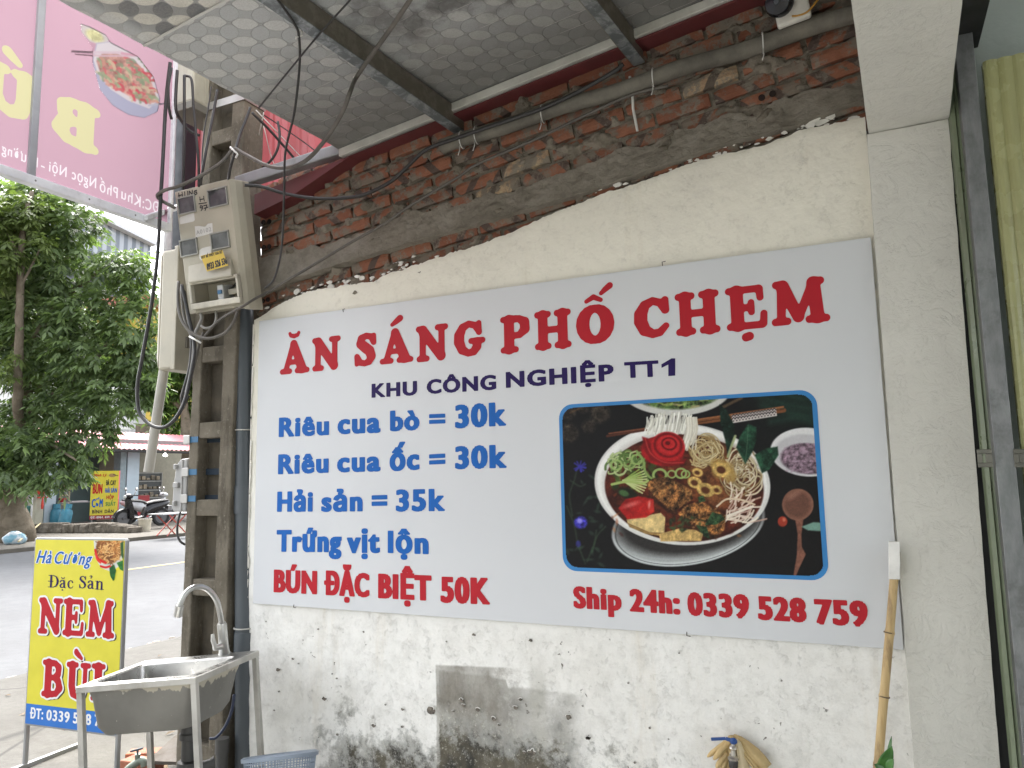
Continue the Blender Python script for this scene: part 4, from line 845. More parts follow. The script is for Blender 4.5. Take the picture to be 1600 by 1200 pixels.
    for i in range(14):
        x = 996 + i * 17; y = 222 - i * 2.7; p.line(((x - 8, y - 10), (x, y - 20), (x + 8, y - 11)), 5, (44, 36, 40), 3); p.line(((x - 8, y + 5), (x, y - 5), (x + 8, y + 4)), 5, (44, 36, 40), 3); p.ell(x, y + 14, 4, 4, (60, 50, 52), 0, 3)
    for i in range(110):
        x = rs.uniform(525, 792); u_ = (x - 525) / 267; top = 232 - 34 * math.sin(u_ * 3.1) + rs.uniform(-16, 14); bot = 292 + rs.uniform(-14, 22) + (30 if u_ > .8 else 0)
        p.line(((x - 14 + rs.uniform(-6, 6), bot), (x - 4, (top + bot) / 2), (x + rs.uniform(-4, 12), top)), rs.uniform(5, 9), [(232, 232, 220), (190, 188, 176), (246, 246, 238), (212, 210, 198)][i % 4], 4, .9)
    for i in range(34): x = rs.uniform(738, 795); p.line(((x, 218), (x + 3, 290), (x - 18 + rs.uniform(-12, 14), 350 + rs.uniform(-20, 46))), rs.uniform(5, 8), [(236, 234, 222), (196, 190, 174), (220, 214, 196)][i % 3], 4, .9)
    p.poly(((920, 145), (960, 180), (1000, 260), (1000, 330), (965, 430), (950, 340), (925, 250)), (24, 52, 40), 8, tex=.35, ts=.05); p.poly(((1030, 320), (1075, 250), (1120, 270), (1120, 340), (1100, 400), (1060, 470), (1010, 380)), (32, 70, 50), 8, tex=.3, ts=.05, seed=2); p.poly(((1110, 420), (1170, 385), (1235, 375), (1240, 420), (1190, 500), (1150, 520), (1130, 470)), (36, 76, 54), 8, tex=.3, ts=.06, seed=5)
    p.line(((1075, 260), (1070, 360), (1060, 460)), 4, (84, 122, 96), 4, .7); p.line(((965, 430), (985, 370), (1005, 318)), 14, (170, 180, 130), 6, .9)
    # tomato rose
    p.ell(610, 400, 118, 80, (168, 24, 28), 8, 8, tex=.10, ts=.03); p.poly(((500, 322), (530, 330), (560, 400), (690, 460), (740, 440), (725, 470), (640, 484), (545, 446), (510, 390)), (142, 18, 22), 10); p.ell(640, 375, 92, 80, (196, 30, 34), 10, 8)
    p.ell(640, 368, 80, 68, (124, 14, 20), 10, 8, .9, hole=.82); p.ell(644, 364, 58, 50, (206, 40, 42), 10, 8); p.ell(646, 360, 44, 36, (116, 12, 18), 10, 6, .95, hole=.74); p.ell(640, 358, 26, 22, (196, 34, 36), 10, 6); p.ell(638, 356, 14, 11, (110, 10, 16), 10, 6)
    p.line(((515, 330), (545, 410), (620, 460), (720, 462)), 7, (222, 74, 66), 6, .6)
    # spoon, small tomato, leaf
    p.poly(((1330, 770), (1375, 770), (1364, 850), (1366, 920), (1388, 960), (1350, 1040), (1330, 1090), (1322, 1070), (1340, 960), (1344, 850)), (138, 92, 74), 6, tex=.08, ts=.05); p.ell(1345, 690, 85, 86, (150, 104, 84), 0, 6); p.ell(1342, 690, 72, 74, (112, 74, 60), 0, 26, .9); p.ell(1322, 640, 40, 16, (190, 140, 118), -30, 18, .5)
    p.ell(1262, 782, 26, 28, (176, 62, 40), 0, 6); p.ell(1270, 772, 8, 10, (226, 150, 120), 0, 8, .7); p.poly(((1365, 810), (1430, 785), (1490, 790), (1480, 835), (1400, 830)), (120, 160, 146), 8)
_pb = paint_bowl
def paint_bowl(p):
    _pb(p); L = p.c @ np.array((.3, .59, .11)); n1 = p.tex(.16, 31) * .5 + p.tex(.45, 32) * .5; p.c = p.c * (1 + (.16 - .13 * np.clip(L / 200, 0, 1))[..., None] * n1[..., None]); p.c = p.c * .88 + L[..., None] * .12
    p.c = np.clip(p.c, 0, 255); p.c = 255 * (p.c / 255) ** 1.12
picture('picture', MS, fa0 + bw, fa1 - bw, fb0 + bw, fb1 - bw, 430, 290, paint_bowl, ms, .0016, inner, 1.0, zm=ZP)
# nails along the edges
M_nail = flat('rusty_nail', (0.06, 0.045, 0.035), .6, .6)
for x, y, s in ((536, 488, 1), (1035, 415, 1), (459, 944, -1), (1073, 987, -1)):
    P = oy(x, y, -.001); MB().tube([P + (0, .004, -.004 * s), P + (0, -.002, .012 * s), P + (.012, -.003, .013 * s)], .0016, 6).build('nail', M_nail, ms)

# ================================================================== pink banner hung from the canopy's street edge, seen from behind
BX = -0.33; _p = ox(263, 357, BX)
BN = Sheet((BX, _p[1], _p[2]), (0, -1, 0), (0, 0, 1), (1, 0, 0))
bn = thing('banner_sign', (BX, -2.0, _p[2]), 'translucent pink banner sign in a metal frame, its yellow and white lettering seen from behind', 'sign')
k = NT('banner_film', 0.45, 0, .4); c_ = k.mix(k.step(k.noise(1.6, 3), .3, .7), (0.25, 0.125, 0.16), (0.29, 0.155, 0.19)); k.color(c_)
tr = k.n('ShaderNodeBsdfTranslucent'); tr.inputs[0].default_value = (0.25, 0.165, 0.20, 1); ms_ = k.n('ShaderNodeMixShader'); ms_.inputs[0].default_value = .62
k.t.links.new(k.b.outputs[0], ms_.inputs[1]); k.t.links.new(tr.outputs[0], ms_.inputs[2]); k.t.links.new(ms_.outputs[0], k.t.nodes['Material Output'].inputs[0]); M_ban = k.m
def film(name, c, fac=.6):
    k = NT(name, 0.45, 0, .3); k.color(c); tr = k.n('ShaderNodeBsdfTranslucent'); tr.inputs[0].default_value = (*[min(1, q * 1.25) for q in c], 1); m_ = k.n('ShaderNodeMixShader'); m_.inputs[0].default_value = fac
    k.t.links.new(k.b.outputs[0], m_.inputs[1]); k.t.links.new(tr.outputs[0], m_.inputs[2]); k.t.links.new(m_.outputs[0], k.t.nodes['Material Output'].inputs[0]); return k.m
a0b = BN.at(263, 300)[0]; TB = 1.45; LB = 4.4
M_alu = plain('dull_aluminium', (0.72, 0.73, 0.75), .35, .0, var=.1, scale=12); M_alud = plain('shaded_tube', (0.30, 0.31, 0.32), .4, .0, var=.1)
mb = MB(); mb.bar(BN.to(a0b - .01, 0, .004), BN.to(LB, 0, .004), .036, .036); mb.bar(BN.to(a0b - .01, TB, .004), BN.to(LB, TB, .004), .036, .036); mb.build('frame_rail', M_alu, bn, bevel=.004)
for a, b in ((a0b - .004, 1), (BN.at(53, 150)[0], 0), (BN.at(53, 150)[0] + .75, 0), (BN.at(53, 150)[0] + 1.5, 0)):
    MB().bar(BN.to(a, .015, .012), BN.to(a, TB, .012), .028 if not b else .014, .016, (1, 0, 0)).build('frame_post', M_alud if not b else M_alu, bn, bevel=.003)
for x, y in ((50, 281), (134, 313), (206, 340)):
    a, b = BN.at(x, y); MB().lathe([(.004, 0), (.004, .003), (.002, .004)], BN.to(a, .0, .019), (1, 0, 0), 8).build('rivet', flat('rivet_steel', (.25, .25, .25), .4, .8), bn)
M_by = film('banner_yellow', (0.245, 0.232, 0.135)); M_bw = film('banner_white', (0.29, 0.265, 0.28), .7)
Z1 = (0, 0, 4)
def mirrored(sheet, ch, acc, corners):
    """fit a slab capital into four zoom-1 pixel corners: (left top, right top, left base, right base) as it reads from the front"""
    q = [sheet.at(*toz(c, Z1)) for c in corners]; a_l, a_r = (q[0][0] + q[2][0]) / 2, (q[1][0] + q[3][0]) / 2; bt, bb = (q[0][1] + q[1][1]) / 2, (q[2][1] + q[3][1]) / 2
    L, wd = slab(ch, acc, fat=.05); return place(L, wd, a_l, a_r, bb, bb, bt - bb)
HOLES = []
for L in (mirrored(BN, 'B', None, ((630, 690), (330, 560), (612, 1020), (290, 800))), mirrored(BN, 'U', 'acute', ((262, 520), (-90, 330), (215, 800), (-130, 640)))):
    HOLES += L; BN.show(L, M_by, bn, 0.0)
Z2 = (0, 250, 4)
for t_, *q in (('ĐC:', 995, 335, 890, 300, 66), ('Khu', 878, 297, 757, 240, 68), ('Phố', 735, 240, 622, 195, 66), ('Ngọc', 600, 178, 448, 118, 66), ('Nội', 415, 108, 305, 70, 64), ('-', 278, 66, 255, 56, 60), ('Phường', 235, 48, 10, -45, 62)):
    xl, yl, xr_, yr_, hg = q; L = pxword(BN, t_, Z2, xl, xr_, yl, yr_, yl - hg, .02); HOLES += L; BN.show(L, M_bw, bn, 0.0)
PINKP = ((505, 150), (560, 170), (660, 220), (688, 268), (860, 355), (957, 484), (996, 620), (980, 695), (900, 734), (800, 714), (703, 655), (624, 558), (580, 400), (580, 300), (510, 200))
HOLES += [[BN.at(*toz(c, Z1)) for c in PINKP]]
BN.show([[(a0b, .012), (LB, .012), (LB, TB), (a0b, TB)]] + HOLES, M_ban, bn, 0.0, 'film')
def paint_pink(p):
    rs = np.random.default_rng(3); p.c[:] = (222, 176, 194)
    p.poly(((500, 145), (560, 165), (660, 215), (680, 250), (650, 290), (560, 260), (505, 200)), (232, 222, 220), 10); p.ell(590, 225, 62, 34, (226, 222, 170), 30, 16, tex=.12, ts=.05)
    p.poly(((575, 380), (600, 270), (700, 260), (860, 350), (960, 480), (1000, 620), (985, 700), (900, 740), (800, 720), (700, 660), (620, 560)), (196, 196, 220), 10)
    p.poly(((582, 375), (605, 275), (700, 262), (860, 355), (955, 480), (995, 620), (930, 680), (800, 630), (690, 560), (610, 460)), (240, 232, 236), 8)
    p.poly(((600, 380), (640, 330), (720, 330), (850, 390), (940, 500), (975, 610), (920, 650), (800, 600), (700, 540), (625, 460)), (214, 164, 152), 10, tex=.15, ts=.03)
    for i in range(130):
        x = rs.uniform(600, 970); y = rs.uniform(350, 640)
        if abs((y - 340) - (x - 600) * .62) > 150: continue
        t = rs.uniform(.2, 1.2); L = rs.uniform(20, 70); p.line(((x, y), (x + L * .5 * math.cos(t) + 8, y + L * .5 * math.sin(t) - 6), (x + L * math.cos(t), y + L * math.sin(t))), rs.uniform(10, 20), [(232, 110, 120), (168, 190, 150), (232, 168, 150), (230, 214, 180), (150, 170, 140), (226, 84, 100)][i % 6], 8, .75)
    p.line(((450, 322), (580, 328), (760, 330)), 18, (236, 212, 222), 8, .9, smooth=False); p.line(((470, 340), (640, 350), (860, 350)), 12, (232, 200, 210), 8, .9, smooth=False); p.line(((760, 335), (960, 355)), 14, (230, 170, 188), 8, .9, smooth=False)
    p.line(((930, 660), (1025, 648)), 12, (206, 208, 222), 6, .9, smooth=False)
def mk_pink(A, B, X, Y):
    q = Paint(X, Y); q.c[:] = 0
    q.poly(((500, 145), (560, 165), (660, 215), (690, 262), (860, 350), (960, 480), (1000, 620), (985, 700), (900, 740), (800, 720), (700, 660), (620, 560), (575, 400), (575, 300), (505, 200)), (255, 255, 255), 2)
    q.line(((450, 322), (580, 328)), 18, (255, 255, 255), 2, smooth=False); q.line(((470, 340), (600, 350)), 12, (255, 255, 255), 2, smooth=False); q.line(((960, 655), (1025, 648)), 12, (255, 255, 255), 2, smooth=False)
    return q.c[..., 0] > 100
k = NT('banner_ink', .45); k.color(k.attr('Col')); tr = k.n('ShaderNodeBsdfTranslucent'); k.put(tr.inputs[0], k.attr('Col')); m_ = k.n('ShaderNodeMixShader'); m_.inputs[0].default_value = .62
k.t.links.new(k.b.outputs[0], m_.inputs[1]); k.t.links.new(tr.outputs[0], m_.inputs[2]); k.t.links.new(m_.outputs[0], k.t.nodes['Material Output'].inputs[0])
qa = [BN.at(*toz(c, Z1)) for c in ((440, 120), (1060, 380), (1060, 800), (430, 520), (900, 800))]
picture('picture', BN, min(q[0] for q in qa), max(q[0] for q in qa), min(q[1] for q in qa), max(q[1] for q in qa), 200, 190, paint_pink, bn, .002, mk_pink, .29, k.m, Z1)

# ================================================================== yellow pavement board
PL, PR_ = ad(56, 843, 4.03), ad(195, 845, 4.03 / 1.055); gl = np.array((-1.66, .14, 0)); dirb = np.array((PR_[0] - PL[0], PR_[1] - PL[1], 0)); WB = np.linalg.norm(dirb); dirb /= WB
nb2 = np.array((dirb[1], -dirb[0], 0)); nb2 = nb2 if nb2 @ (CAM - PL) > 0 else -nb2
ztop = (PL[2] + PR_[2]) / 2; zbot = ztop - .940
YB = Sheet((PL[0], PL[1], zbot), dirb, (0, 0, 1), nb2)
yb = thing('pavement_board', (PL[0] + dirb[0] * WB / 2, PL[1] + dirb[1] * WB / 2, 0), 'yellow upright pavement board with big red lettering on a grey metal foot frame', 'sign')
YH = .940; M_ye = plain('board_yellow', (0.66, 0.60, 0.045), .4, var=.04); M_bl2 = plain('board_blue', (0.02, 0.155, 0.52), .4, var=.04); M_frm = plain('grey_steel_tube', (0.33, 0.335, 0.335), .45, .5, var=.12)
mb = MB(); mb.obox(YB.to(WB / 2, YH / 2, -.012), dirb * WB / 2, np.array((0, 0, YH / 2)), nb2 * .012); mb.build('panel', M_ye, yb)
YZ = (40, 830, 3.75)
bt = YB.at(*toz((20, 1010), YZ))[1]
YB.show([[(.0, .0), (WB, .0), (WB, bt), (0, bt)]], M_bl2, yb, .0008, 'blue_band')
M_wh = plain('print_white', (0.78, 0.78, 0.78), .4, var=.03); M_bk = flat('print_black', (0.012, 0.010, 0.02), .4)
for t, x0, x1, y0, y1, tp in (('ĐT:', 25, 103, 1096, 1103, 1034), ('0339', 122, 258, 1106, 1122, 1044), ('528', 278, 384, 1124, 1137, 1060), ('759', 404, 512, 1140, 1155, 1072)): YB.show(pxword(YB, t, YZ, x0, x1, y0, y1, tp, .055), M_wh, yb, .0014)
def slabset(rows, mat, grow, h, off=(0, 0)):
    for ch, acc, x0, x1, zb_, zt_ in rows: YB.show(pxslab(YB, ch, acc, YZ, x0 + off[0], x1 + off[0], zb_ + off[1], zt_ + off[1], grow, .02), mat, yb, h)
rows = [('N', None, 70, 214, 603, 390), ('E', None, 216, 342, 612, 397), ('M', None, 352, 520, 623, 405), ('B', None, 92, 222, 972, 755), ('U', 'grave', 232, 378, 985, 768), ('I', None, 380, 462, 995, 775)]
slabset(rows, M_bk, .03, .0009, (9, 7)); slabset(rows, M_wh, .055, .0014); slabset(rows, M_lr, .0, .0019)
M_lr2 = plain('board_red', (0.62, 0.03, 0.035), .4, var=.04)
for t, x0, x1, y0, y1, tp in (('Hà', 62, 152, 186, 188, 112), ('Cương', 170, 390, 190, 198, 118)):
    thin_, fat_ = pxword(YB, t, YZ, x0, x1, y0, y1, tp, .034, (0.0, .08), .36); YB.show(fat_, M_wh, yb, .0010); YB.show(thin_, M_lb, yb, .0016)
# thick and thin roman letters, drawn as strokes
SER = {
 'D': (.78, ST((.2, .05, .07), (.2, .95, .07)) + ST((.0, .025, .025), (.4, .025, .025)) + ST((.0, .975, .025), (.4, .975, .025)) + ST((.38, .97, .03), (.58, .88, .045), (.68, .68, .075), (.7, .5, .08), (.68, .32, .075), (.58, .12, .045), (.38, .03, .03)) + ST((-.02, .5, .03), (.36, .5, .03))),
 'a': (.56, ST((.1, .5, .05), (.14, .6, .04), (.25, .65, .03), (.37, .58, .06), (.39, .4, .065), (.39, .1, .065), (.5, .02, .025)) + ST((.38, .38, .03), (.2, .34, .045), (.1, .2, .06), (.14, .06, .045), (.26, .03, .03), (.38, .12, .03))),
 'c': (.5, ST((.42, .5, .05), (.36, .62, .03), (.25, .64, .03), (.13, .52, .055), (.1, .34, .065), (.13, .15, .055), (.25, .03, .035), (.38, .06, .025), (.46, .17, .025))),
 'S': (.6, ST((.5, .7, .025), (.5, .98, .02)) + ST((.5, .74, .025), (.42, .92, .03), (.28, .97, .03), (.14, .88, .05), (.12, .72, .07), (.26, .58, .08), (.42, .46, .08), (.5, .3, .075), (.46, .12, .05), (.32, .03, .03), (.16, .07, .03), (.08, .28, .025)) + ST((.08, .3, .025), (.08, .02, .02))),
 'n': (.68, ST((.18, .03, .065), (.18, .62, .065)) + ST((.02, .64, .025), (.18, .64, .025)) + ST((.02, .02, .022), (.32, .02, .022)) + ST((.2, .5, .03), (.34, .64, .035), (.48, .58, .06), (.5, .42, .065), (.5, .03, .065)) + ST((.38, .02, .022), (.66, .02, .022))),
}
def serif(chars, x0, x1, yb0, yt0):
    L = []; x = 0
    for ch, acc in chars:
        if ch == ' ': x += .32; continue
        wd, st = SER[ch]; L += contours([(a + x, b, c + x, d, e, f_) for a, b, c, d, e, f_ in st], 0, .02, 60)
        cx = x + (.28 if ch == 'a' else wd / 2)
        if 'b' in acc: L += contours([(a + cx, b, c + cx, d, e, f_) for a, b, c, d, e, f_ in ST((-.13, .88, .02), (-.07, .79, .035), (.07, .79, .035), (.13, .88, .02))], 0, .02, 60)
        if 'd' in acc: L += contours([(cx, -.15, cx + .01, -.15, .06, .06)], 0, .02, 60)
        if 'h' in acc: L += contours([(a + cx, b, c + cx, d, e, f_) for a, b, c, d, e, f_ in ST((-.08, 1.0, .03), (.02, 1.05, .03), (.08, .97, .035), (.0, .88, .03), (.0, .82, .025))], 0, .02, 60)
        x += wd + .03
    l, r, t = YB.at(*toz((x0, yb0), YZ)), YB.at(*toz((x1, yb0 + 9), YZ)), YB.at(*toz((x0, yt0), YZ)); return place(L, x, l[0], r[0], l[1], r[1], t[1] - l[1])
YB.show(serif([('D', ''), ('a', 'bd'), ('c', '')], 133, 283, 328, 256), M_ln, yb, .0014); YB.show(serif([('S', ''), ('a', 'h'), ('n', '')], 310, 462, 334, 260), M_ln, yb, .0014)
def paint_nem(p):
    rs = np.random.default_rng(9); p.c[:] = (228, 216, 40)
    p.poly(((398, 52), (405, 150), (440, 215), (500, 238), (560, 200), (575, 52)), (206, 208, 200), 8); p.poly(((412, 52), (425, 150), (460, 205), (520, 215), (572, 180), (575, 52)), (188, 190, 182), 14, .6)
    p.ell(492, 100, 78, 92, (150, 96, 50), 10, 10, tex=.3, ts=.1)
    for i in range(150):
        t = rs.uniform(0, 6.28); r = rs.uniform(0, 78); x, y = 492 + r * math.cos(t), 105 + r * 1.1 * math.sin(t); q = rs.uniform(0, 6.28); L = 30
        p.line(((x, y), (x + L * .5 * math.cos(q) + 6, y + L * .5 * math.sin(q)), (x + L * math.cos(q + .8), y + L * math.sin(q + .8))), 6, [(206, 156, 92), (122, 74, 38), (226, 184, 122), (176, 116, 60)][i % 4], 4, .85)
    p.line(((408, 110), (425, 160), (470, 185)), 14, (200, 34, 30), 5); p.line(((440, 205), (470, 212), (495, 205)), 12, (196, 30, 28), 5); p.line(((412, 130), (420, 165), (440, 185)), 10, (214, 60, 46), 5)
    p.poly(((520, 195), (532, 230), (522, 285), (512, 292), (495, 260), (492, 215)), (36, 96, 44), 5, tex=.15, ts=.1); p.poly(((535, 185), (572, 170), (574, 235), (555, 225)), (44, 110, 48), 5, tex=.15, ts=.1); p.poly(((556, 70), (575, 60), (575, 170), (560, 140)), (50, 88, 48), 6)
def mk_nem(A, B, X, Y):
    q = Paint(X, Y); q.c[:] = 0; q.poly(((398, 50), (405, 150), (440, 215), (490, 236), (497, 265), (513, 295), (526, 285), (534, 232), (552, 224), (580, 240), (580, 50)), (255, 255, 255), 2); return (q.c[..., 0] > 100) & (A < WB) & (B < YH)
qa = [YB.at(*toz(c, YZ)) for c in ((396, 52), (580, 52), (580, 296), (396, 296))]
picture('picture', YB, min(q[0] for q in qa), WB - .001, min(q[1] for q in qa), YH - .001, 90, 130, paint_nem, yb, .0012, mk_nem, zm=YZ)
for a in (0, WB):
    b0 = YB.to(a, YH, -.012); MB().bar((b0[0], b0[1], 0), (b0[0], b0[1], ztop + .004), .016, .022, tuple(nb2)).build('leg', M_frm, yb, bevel=.002)
    f = np.array((-.10, .99, 0)); g_ = np.array((b0[0], b0[1], .012)); MB().bar(g_ - nb2 * -.34, g_ - nb2 * .34, .024, .024).build('foot_bar', M_frm, yb, bevel=.002)
mb = MB()
for z in (0, YH): mb.bar(YB.to(0, z, -.012), YB.to(WB, z, -.012), .02, .02)
mb.build('crossbar', M_frm, yb, bevel=.002)
# ================================================================== things on and around the wall
def under(x, y, h):
    d = ray(x, y); n_ = np.cross(CW, CO); P0 = cp(0, 0, h); return CAM + d * (((P0 - CAM) @ n_) / (d @ n_))
def cable(name, label, pts, r, mat, group=None, n=8, per=6, cat='cable', closed=None):
    """pts: (pixel x, pixel y, distance plane): y-plane value, or ('d', depth)"""
    P = [oy(a, b, c) if not isinstance(c, tuple) else (ad(a, b, c[1]) if c[0] == 'd' else under(a, b, c[1])) for a, b, c in pts]
    o = MB().tube(smoothpath(P, per), r, n).build(name, mat, smooth=True); return tag(o, label, cat, group)
M_bc = plain('black_cable', (0.030, 0.029, 0.028), .5, var=.25); M_gc = plain('dusty_cable', (0.115, 0.105, 0.09), .65, var=.25, scale=14); M_wc = plain('white_tie', (0.68, 0.67, 0.63), .5)
M_lc = plain('grey_cable', (0.26, 0.25, 0.225), .6, var=.2, scale=10)
# conduit along the top of the bricks
cq0, cq1 = oy(690, 229, -.005), oy(1352, 16, -.005); cdir = (cq1 - cq0)
cdt = thing('wall_conduit', cq0, 'grey cement coloured conduit running along the bare bricks under the canopy', 'conduit')
M_con = plain('dusty_pipe', (0.150, 0.138, 0.112), .85, var=.35, scale=7, bump=.4, dirt=((.075, .068, .055), .8))
P = [cq0 + cdir * t + np.array((0, .004 * math.sin(t * 17), .004 * math.sin(t * 23))) for t in np.linspace(0, 1, 24)]
MB().tube(P, .029, 14).build('pipe', M_con, cdt, smooth=True)
for x, y in ((722, 222), (745, 214), (848, 170), (1020, 103), (1190, 38)):
    t = (oy(x, y, -.005)[0] - cq0[0]) / cdir[0]; c = cq0 + cdir * t
    m = MB(); m.tube([c + np.array((.004 * math.cos(a), -.033 * math.cos(a), .033 * math.sin(a))) for a in np.linspace(-2.6, 2.6, 18)], .0022, 6)
    m.tube([c + (0, -.02, -.03), c + (.004, -.028, -.055), c + (-.002, -.03, -.075)], .0018, 6); m.build('cable_tie', M_wc, cdt, smooth=True)
m = MB(); q0, q1 = oy(984, 120, .02), oy(996, 205, .02)
m.tube([q0, lerp(q0, q1, .3) + (.004, -.01, 0), lerp(q0, q1, .6) + (-.003, -.006, 0), q1], .005, 7); tag(m.build('plaster_drip', M_wc), 'streak of white putty hanging down the bricks below the second rafter', 'putty')
# camera under the canopy
sc = thing('security_camera', oy(1235, 8, -.05), 'white square security camera with round black lens above the bare bricks', 'camera')
M_cw = plain('camera_white', (0.68, 0.66, 0.60), .4); c = oy(1237, 12, -.045)
MB().obox(c, (.052, 0, .007), (0, .012, 0), (-.006, 0, .055)).build('base_plate', M_cw, sc, bevel=.008)
c2 = oy(1219, 4, -.075); m = MB(); m.lathe([(.045, 0), (.045, .018), (.038, .03), (.012, .034)], c2, (-.25, -.9, -.35), 24); lb = m.build('lens_housing', plain('camera_black', (.015, .016, .02), .2), sc, smooth='auto')
m = MB(); ax = np.array((-.25, -.9, -.35)); ax /= np.linalg.norm(ax); m.lathe([(.011, .034), (.008, .038)], c2, ax, 14); m.build('lens_glass', flat('lens_glass', (.05, .055, .06), .05), lb)
cable('camera_lead', 'thin orange lead running down beside the security camera', [(1290, -20, -.05), (1276, 2, -.06), (1262, 18, -.068), (1248, 24, -.07), (1238, 25, -.062)], .003, plain('orange_lead', (.50, .26, .04), .5), cat='cable')

# ---------------------------------------------------------------- utility pole: an H section with windows in its web
PY0 = -.03; PYB = .10
pole = thing('utility_pole', (-.26, .08, 0), 'weathered concrete utility pole with rectangular recesses, at the left end of the wall', 'pole')
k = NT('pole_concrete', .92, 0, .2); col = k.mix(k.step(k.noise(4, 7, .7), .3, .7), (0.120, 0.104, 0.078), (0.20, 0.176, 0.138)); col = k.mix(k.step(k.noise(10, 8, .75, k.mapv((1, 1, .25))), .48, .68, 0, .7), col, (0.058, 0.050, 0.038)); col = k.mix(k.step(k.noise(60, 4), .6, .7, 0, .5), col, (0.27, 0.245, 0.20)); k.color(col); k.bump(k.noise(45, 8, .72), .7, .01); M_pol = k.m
def px_at(z, x0_, x1_): return lerp(x0_, x1_, z / 3.1)
XL0, XL1, XR0, XR1 = -.395, -.352, -.128, -.095      # left and right edges at z = 0 and z = 3.1
def pole_x(t, z): return lerp(lerp(XL0, XL1, z / 3.1), lerp(XR0, XR1, z / 3.1), t)
def pslab(t0, t1, y0, y1, z0, z1):
    P = []; mbx = MB(); nz_ = max(2, int((z1 - z0) / .04)); V = []
    for i in range(nz_ + 1):
        z = lerp(z0, z1, i / nz_)
        y1z = y1 + (lerp(.13, 0, min(1, z / 2.7)) if y1 > .08 else 0)
        for t, y in ((t0, y0), (t1, y0), (t1, y1z), (t0, y1z)): V.append((pole_x(t, z) + .0025 * fbm(t * 9, z * 9, y * 20), y + .003 * fbm(t * 7, z * 11, 3), z))
    F = [(3, 2, 1, 0)] + [(i * 4 + k_, i * 4 + (k_ + 1) % 4, (i + 1) * 4 + (k_ + 1) % 4, (i + 1) * 4 + k_) for i in range(nz_) for k_ in range(4)] + [tuple(nz_ * 4 + k_ for k_ in range(4))]
    mbx.add(V, F); return mbx
for a, b in ((0, .21), (.71, 1)): pslab(a, b, PY0, PYB, -.05, 4.2).build('flange', M_pol, pole, bevel=.006)
zc = [oz_ for oz_ in (oy(325, 919, PY0)[2], oy(325, 792, PY0)[2], oy(328, 671, PY0)[2], oy(330, 553, PY0)[2])]; pit = (zc[3] - zc[0]) / 3
for i in range(-4, 10):
    z = zc[0] + i * pit
    if z < 0: continue
    s_ = pslab(.205, .715, PY0 + .004, PYB - .004, z - .036, z + .036); s_.build('crosspiece', M_pol, pole, bevel=.005)
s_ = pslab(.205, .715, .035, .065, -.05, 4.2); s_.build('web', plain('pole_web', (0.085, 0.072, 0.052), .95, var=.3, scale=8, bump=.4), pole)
# steel bands and blue straps
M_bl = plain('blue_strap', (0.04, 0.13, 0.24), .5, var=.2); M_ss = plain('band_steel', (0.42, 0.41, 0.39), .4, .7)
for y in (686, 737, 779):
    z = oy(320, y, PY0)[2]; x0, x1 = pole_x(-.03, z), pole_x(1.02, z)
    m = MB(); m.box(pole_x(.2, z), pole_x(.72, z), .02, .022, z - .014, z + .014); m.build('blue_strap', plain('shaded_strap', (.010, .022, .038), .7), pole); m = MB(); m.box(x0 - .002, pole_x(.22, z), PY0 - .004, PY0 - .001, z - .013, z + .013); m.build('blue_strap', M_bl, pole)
    m = MB(); m.box(x0 - .02, x0 + .02, PY0 - .012, PY0 - .005, z - .02, z + .02); m.build('strap_buckle', M_ss, pole, bevel=.003)
z = oy(350, 160, PY0)[2]; m = MB(); x0, x1 = pole_x(-.02, z), pole_x(1.02, z)
m.box(x0, x1, PY0 - .006, PY0 - .002, z - .018, z + .018); m.box(x1, x1 + .004, PY0 - .006, PYB, z - .018, z + .018); m.build('steel_band', M_ss, pole)
# downpipe at the wall's end
dp = thing('downpipe', (-.065, .03, 0), 'dark grey plastic downpipe between the concrete pole and the menu sign', 'pipe')
M_pvc = plain('grey_pvc', (0.072, 0.084, 0.094), .4, var=.1, scale=4, dirt=((.11, .112, .105), .5))
def dpx(y): a, b = oy(lerp(370, 372, (y - 500) / 500), y, .03), oy(lerp(393, 393, (y - 500) / 500), y, .03); return (a + b) / 2
xs_ = [dpx(y) for y in (300, 520, 700, 1000)]; xb = xs_[3][0]; xt = xs_[1][0]
fx = lambda z: lerp(xb, xt, (z - xs_[3][2]) / (xs_[1][2] - xs_[3][2]))
MB().tube([(fx(z), .03, z) for z in np.linspace(.0, 2.3, 12)], .041, 20).build('pipe', M_pvc, dp, smooth=True)
for y, h in ((781, .06), (1010, .05)):
    z = oy(382, y, -.01)[2]; MB().tube([(fx(z), .03, z - h), (fx(z), .03, z + h)], .0455, 20).build('socket', M_pvc, dp, smooth='auto')
for y in (671, 984):
    z = oy(382, y, -.01)[2]; m = MB(); m.tube([(fx(z) + .045 * math.cos(a), .03 + .045 * math.sin(a), z) for a in np.linspace(math.pi * .9, math.pi * 2.2, 16)], .003, 6); m.build('pipe_tie', plain('tie_grey', (.45, .44, .40), .6), dp)
# white paint peeling along the wall end
m = MB()
for i in range(70):
    z = random.uniform(.5, 2.1); w_ = random.uniform(.003, .009); m.prism([(-.049, .012, z), (-.049 + w_, .010, z + .01), (-.047 + w_, .010, z + .05), (-.049, .012, z + .06)], (0, .004, 0))
m.build('paint_edge', M_flake, wall)

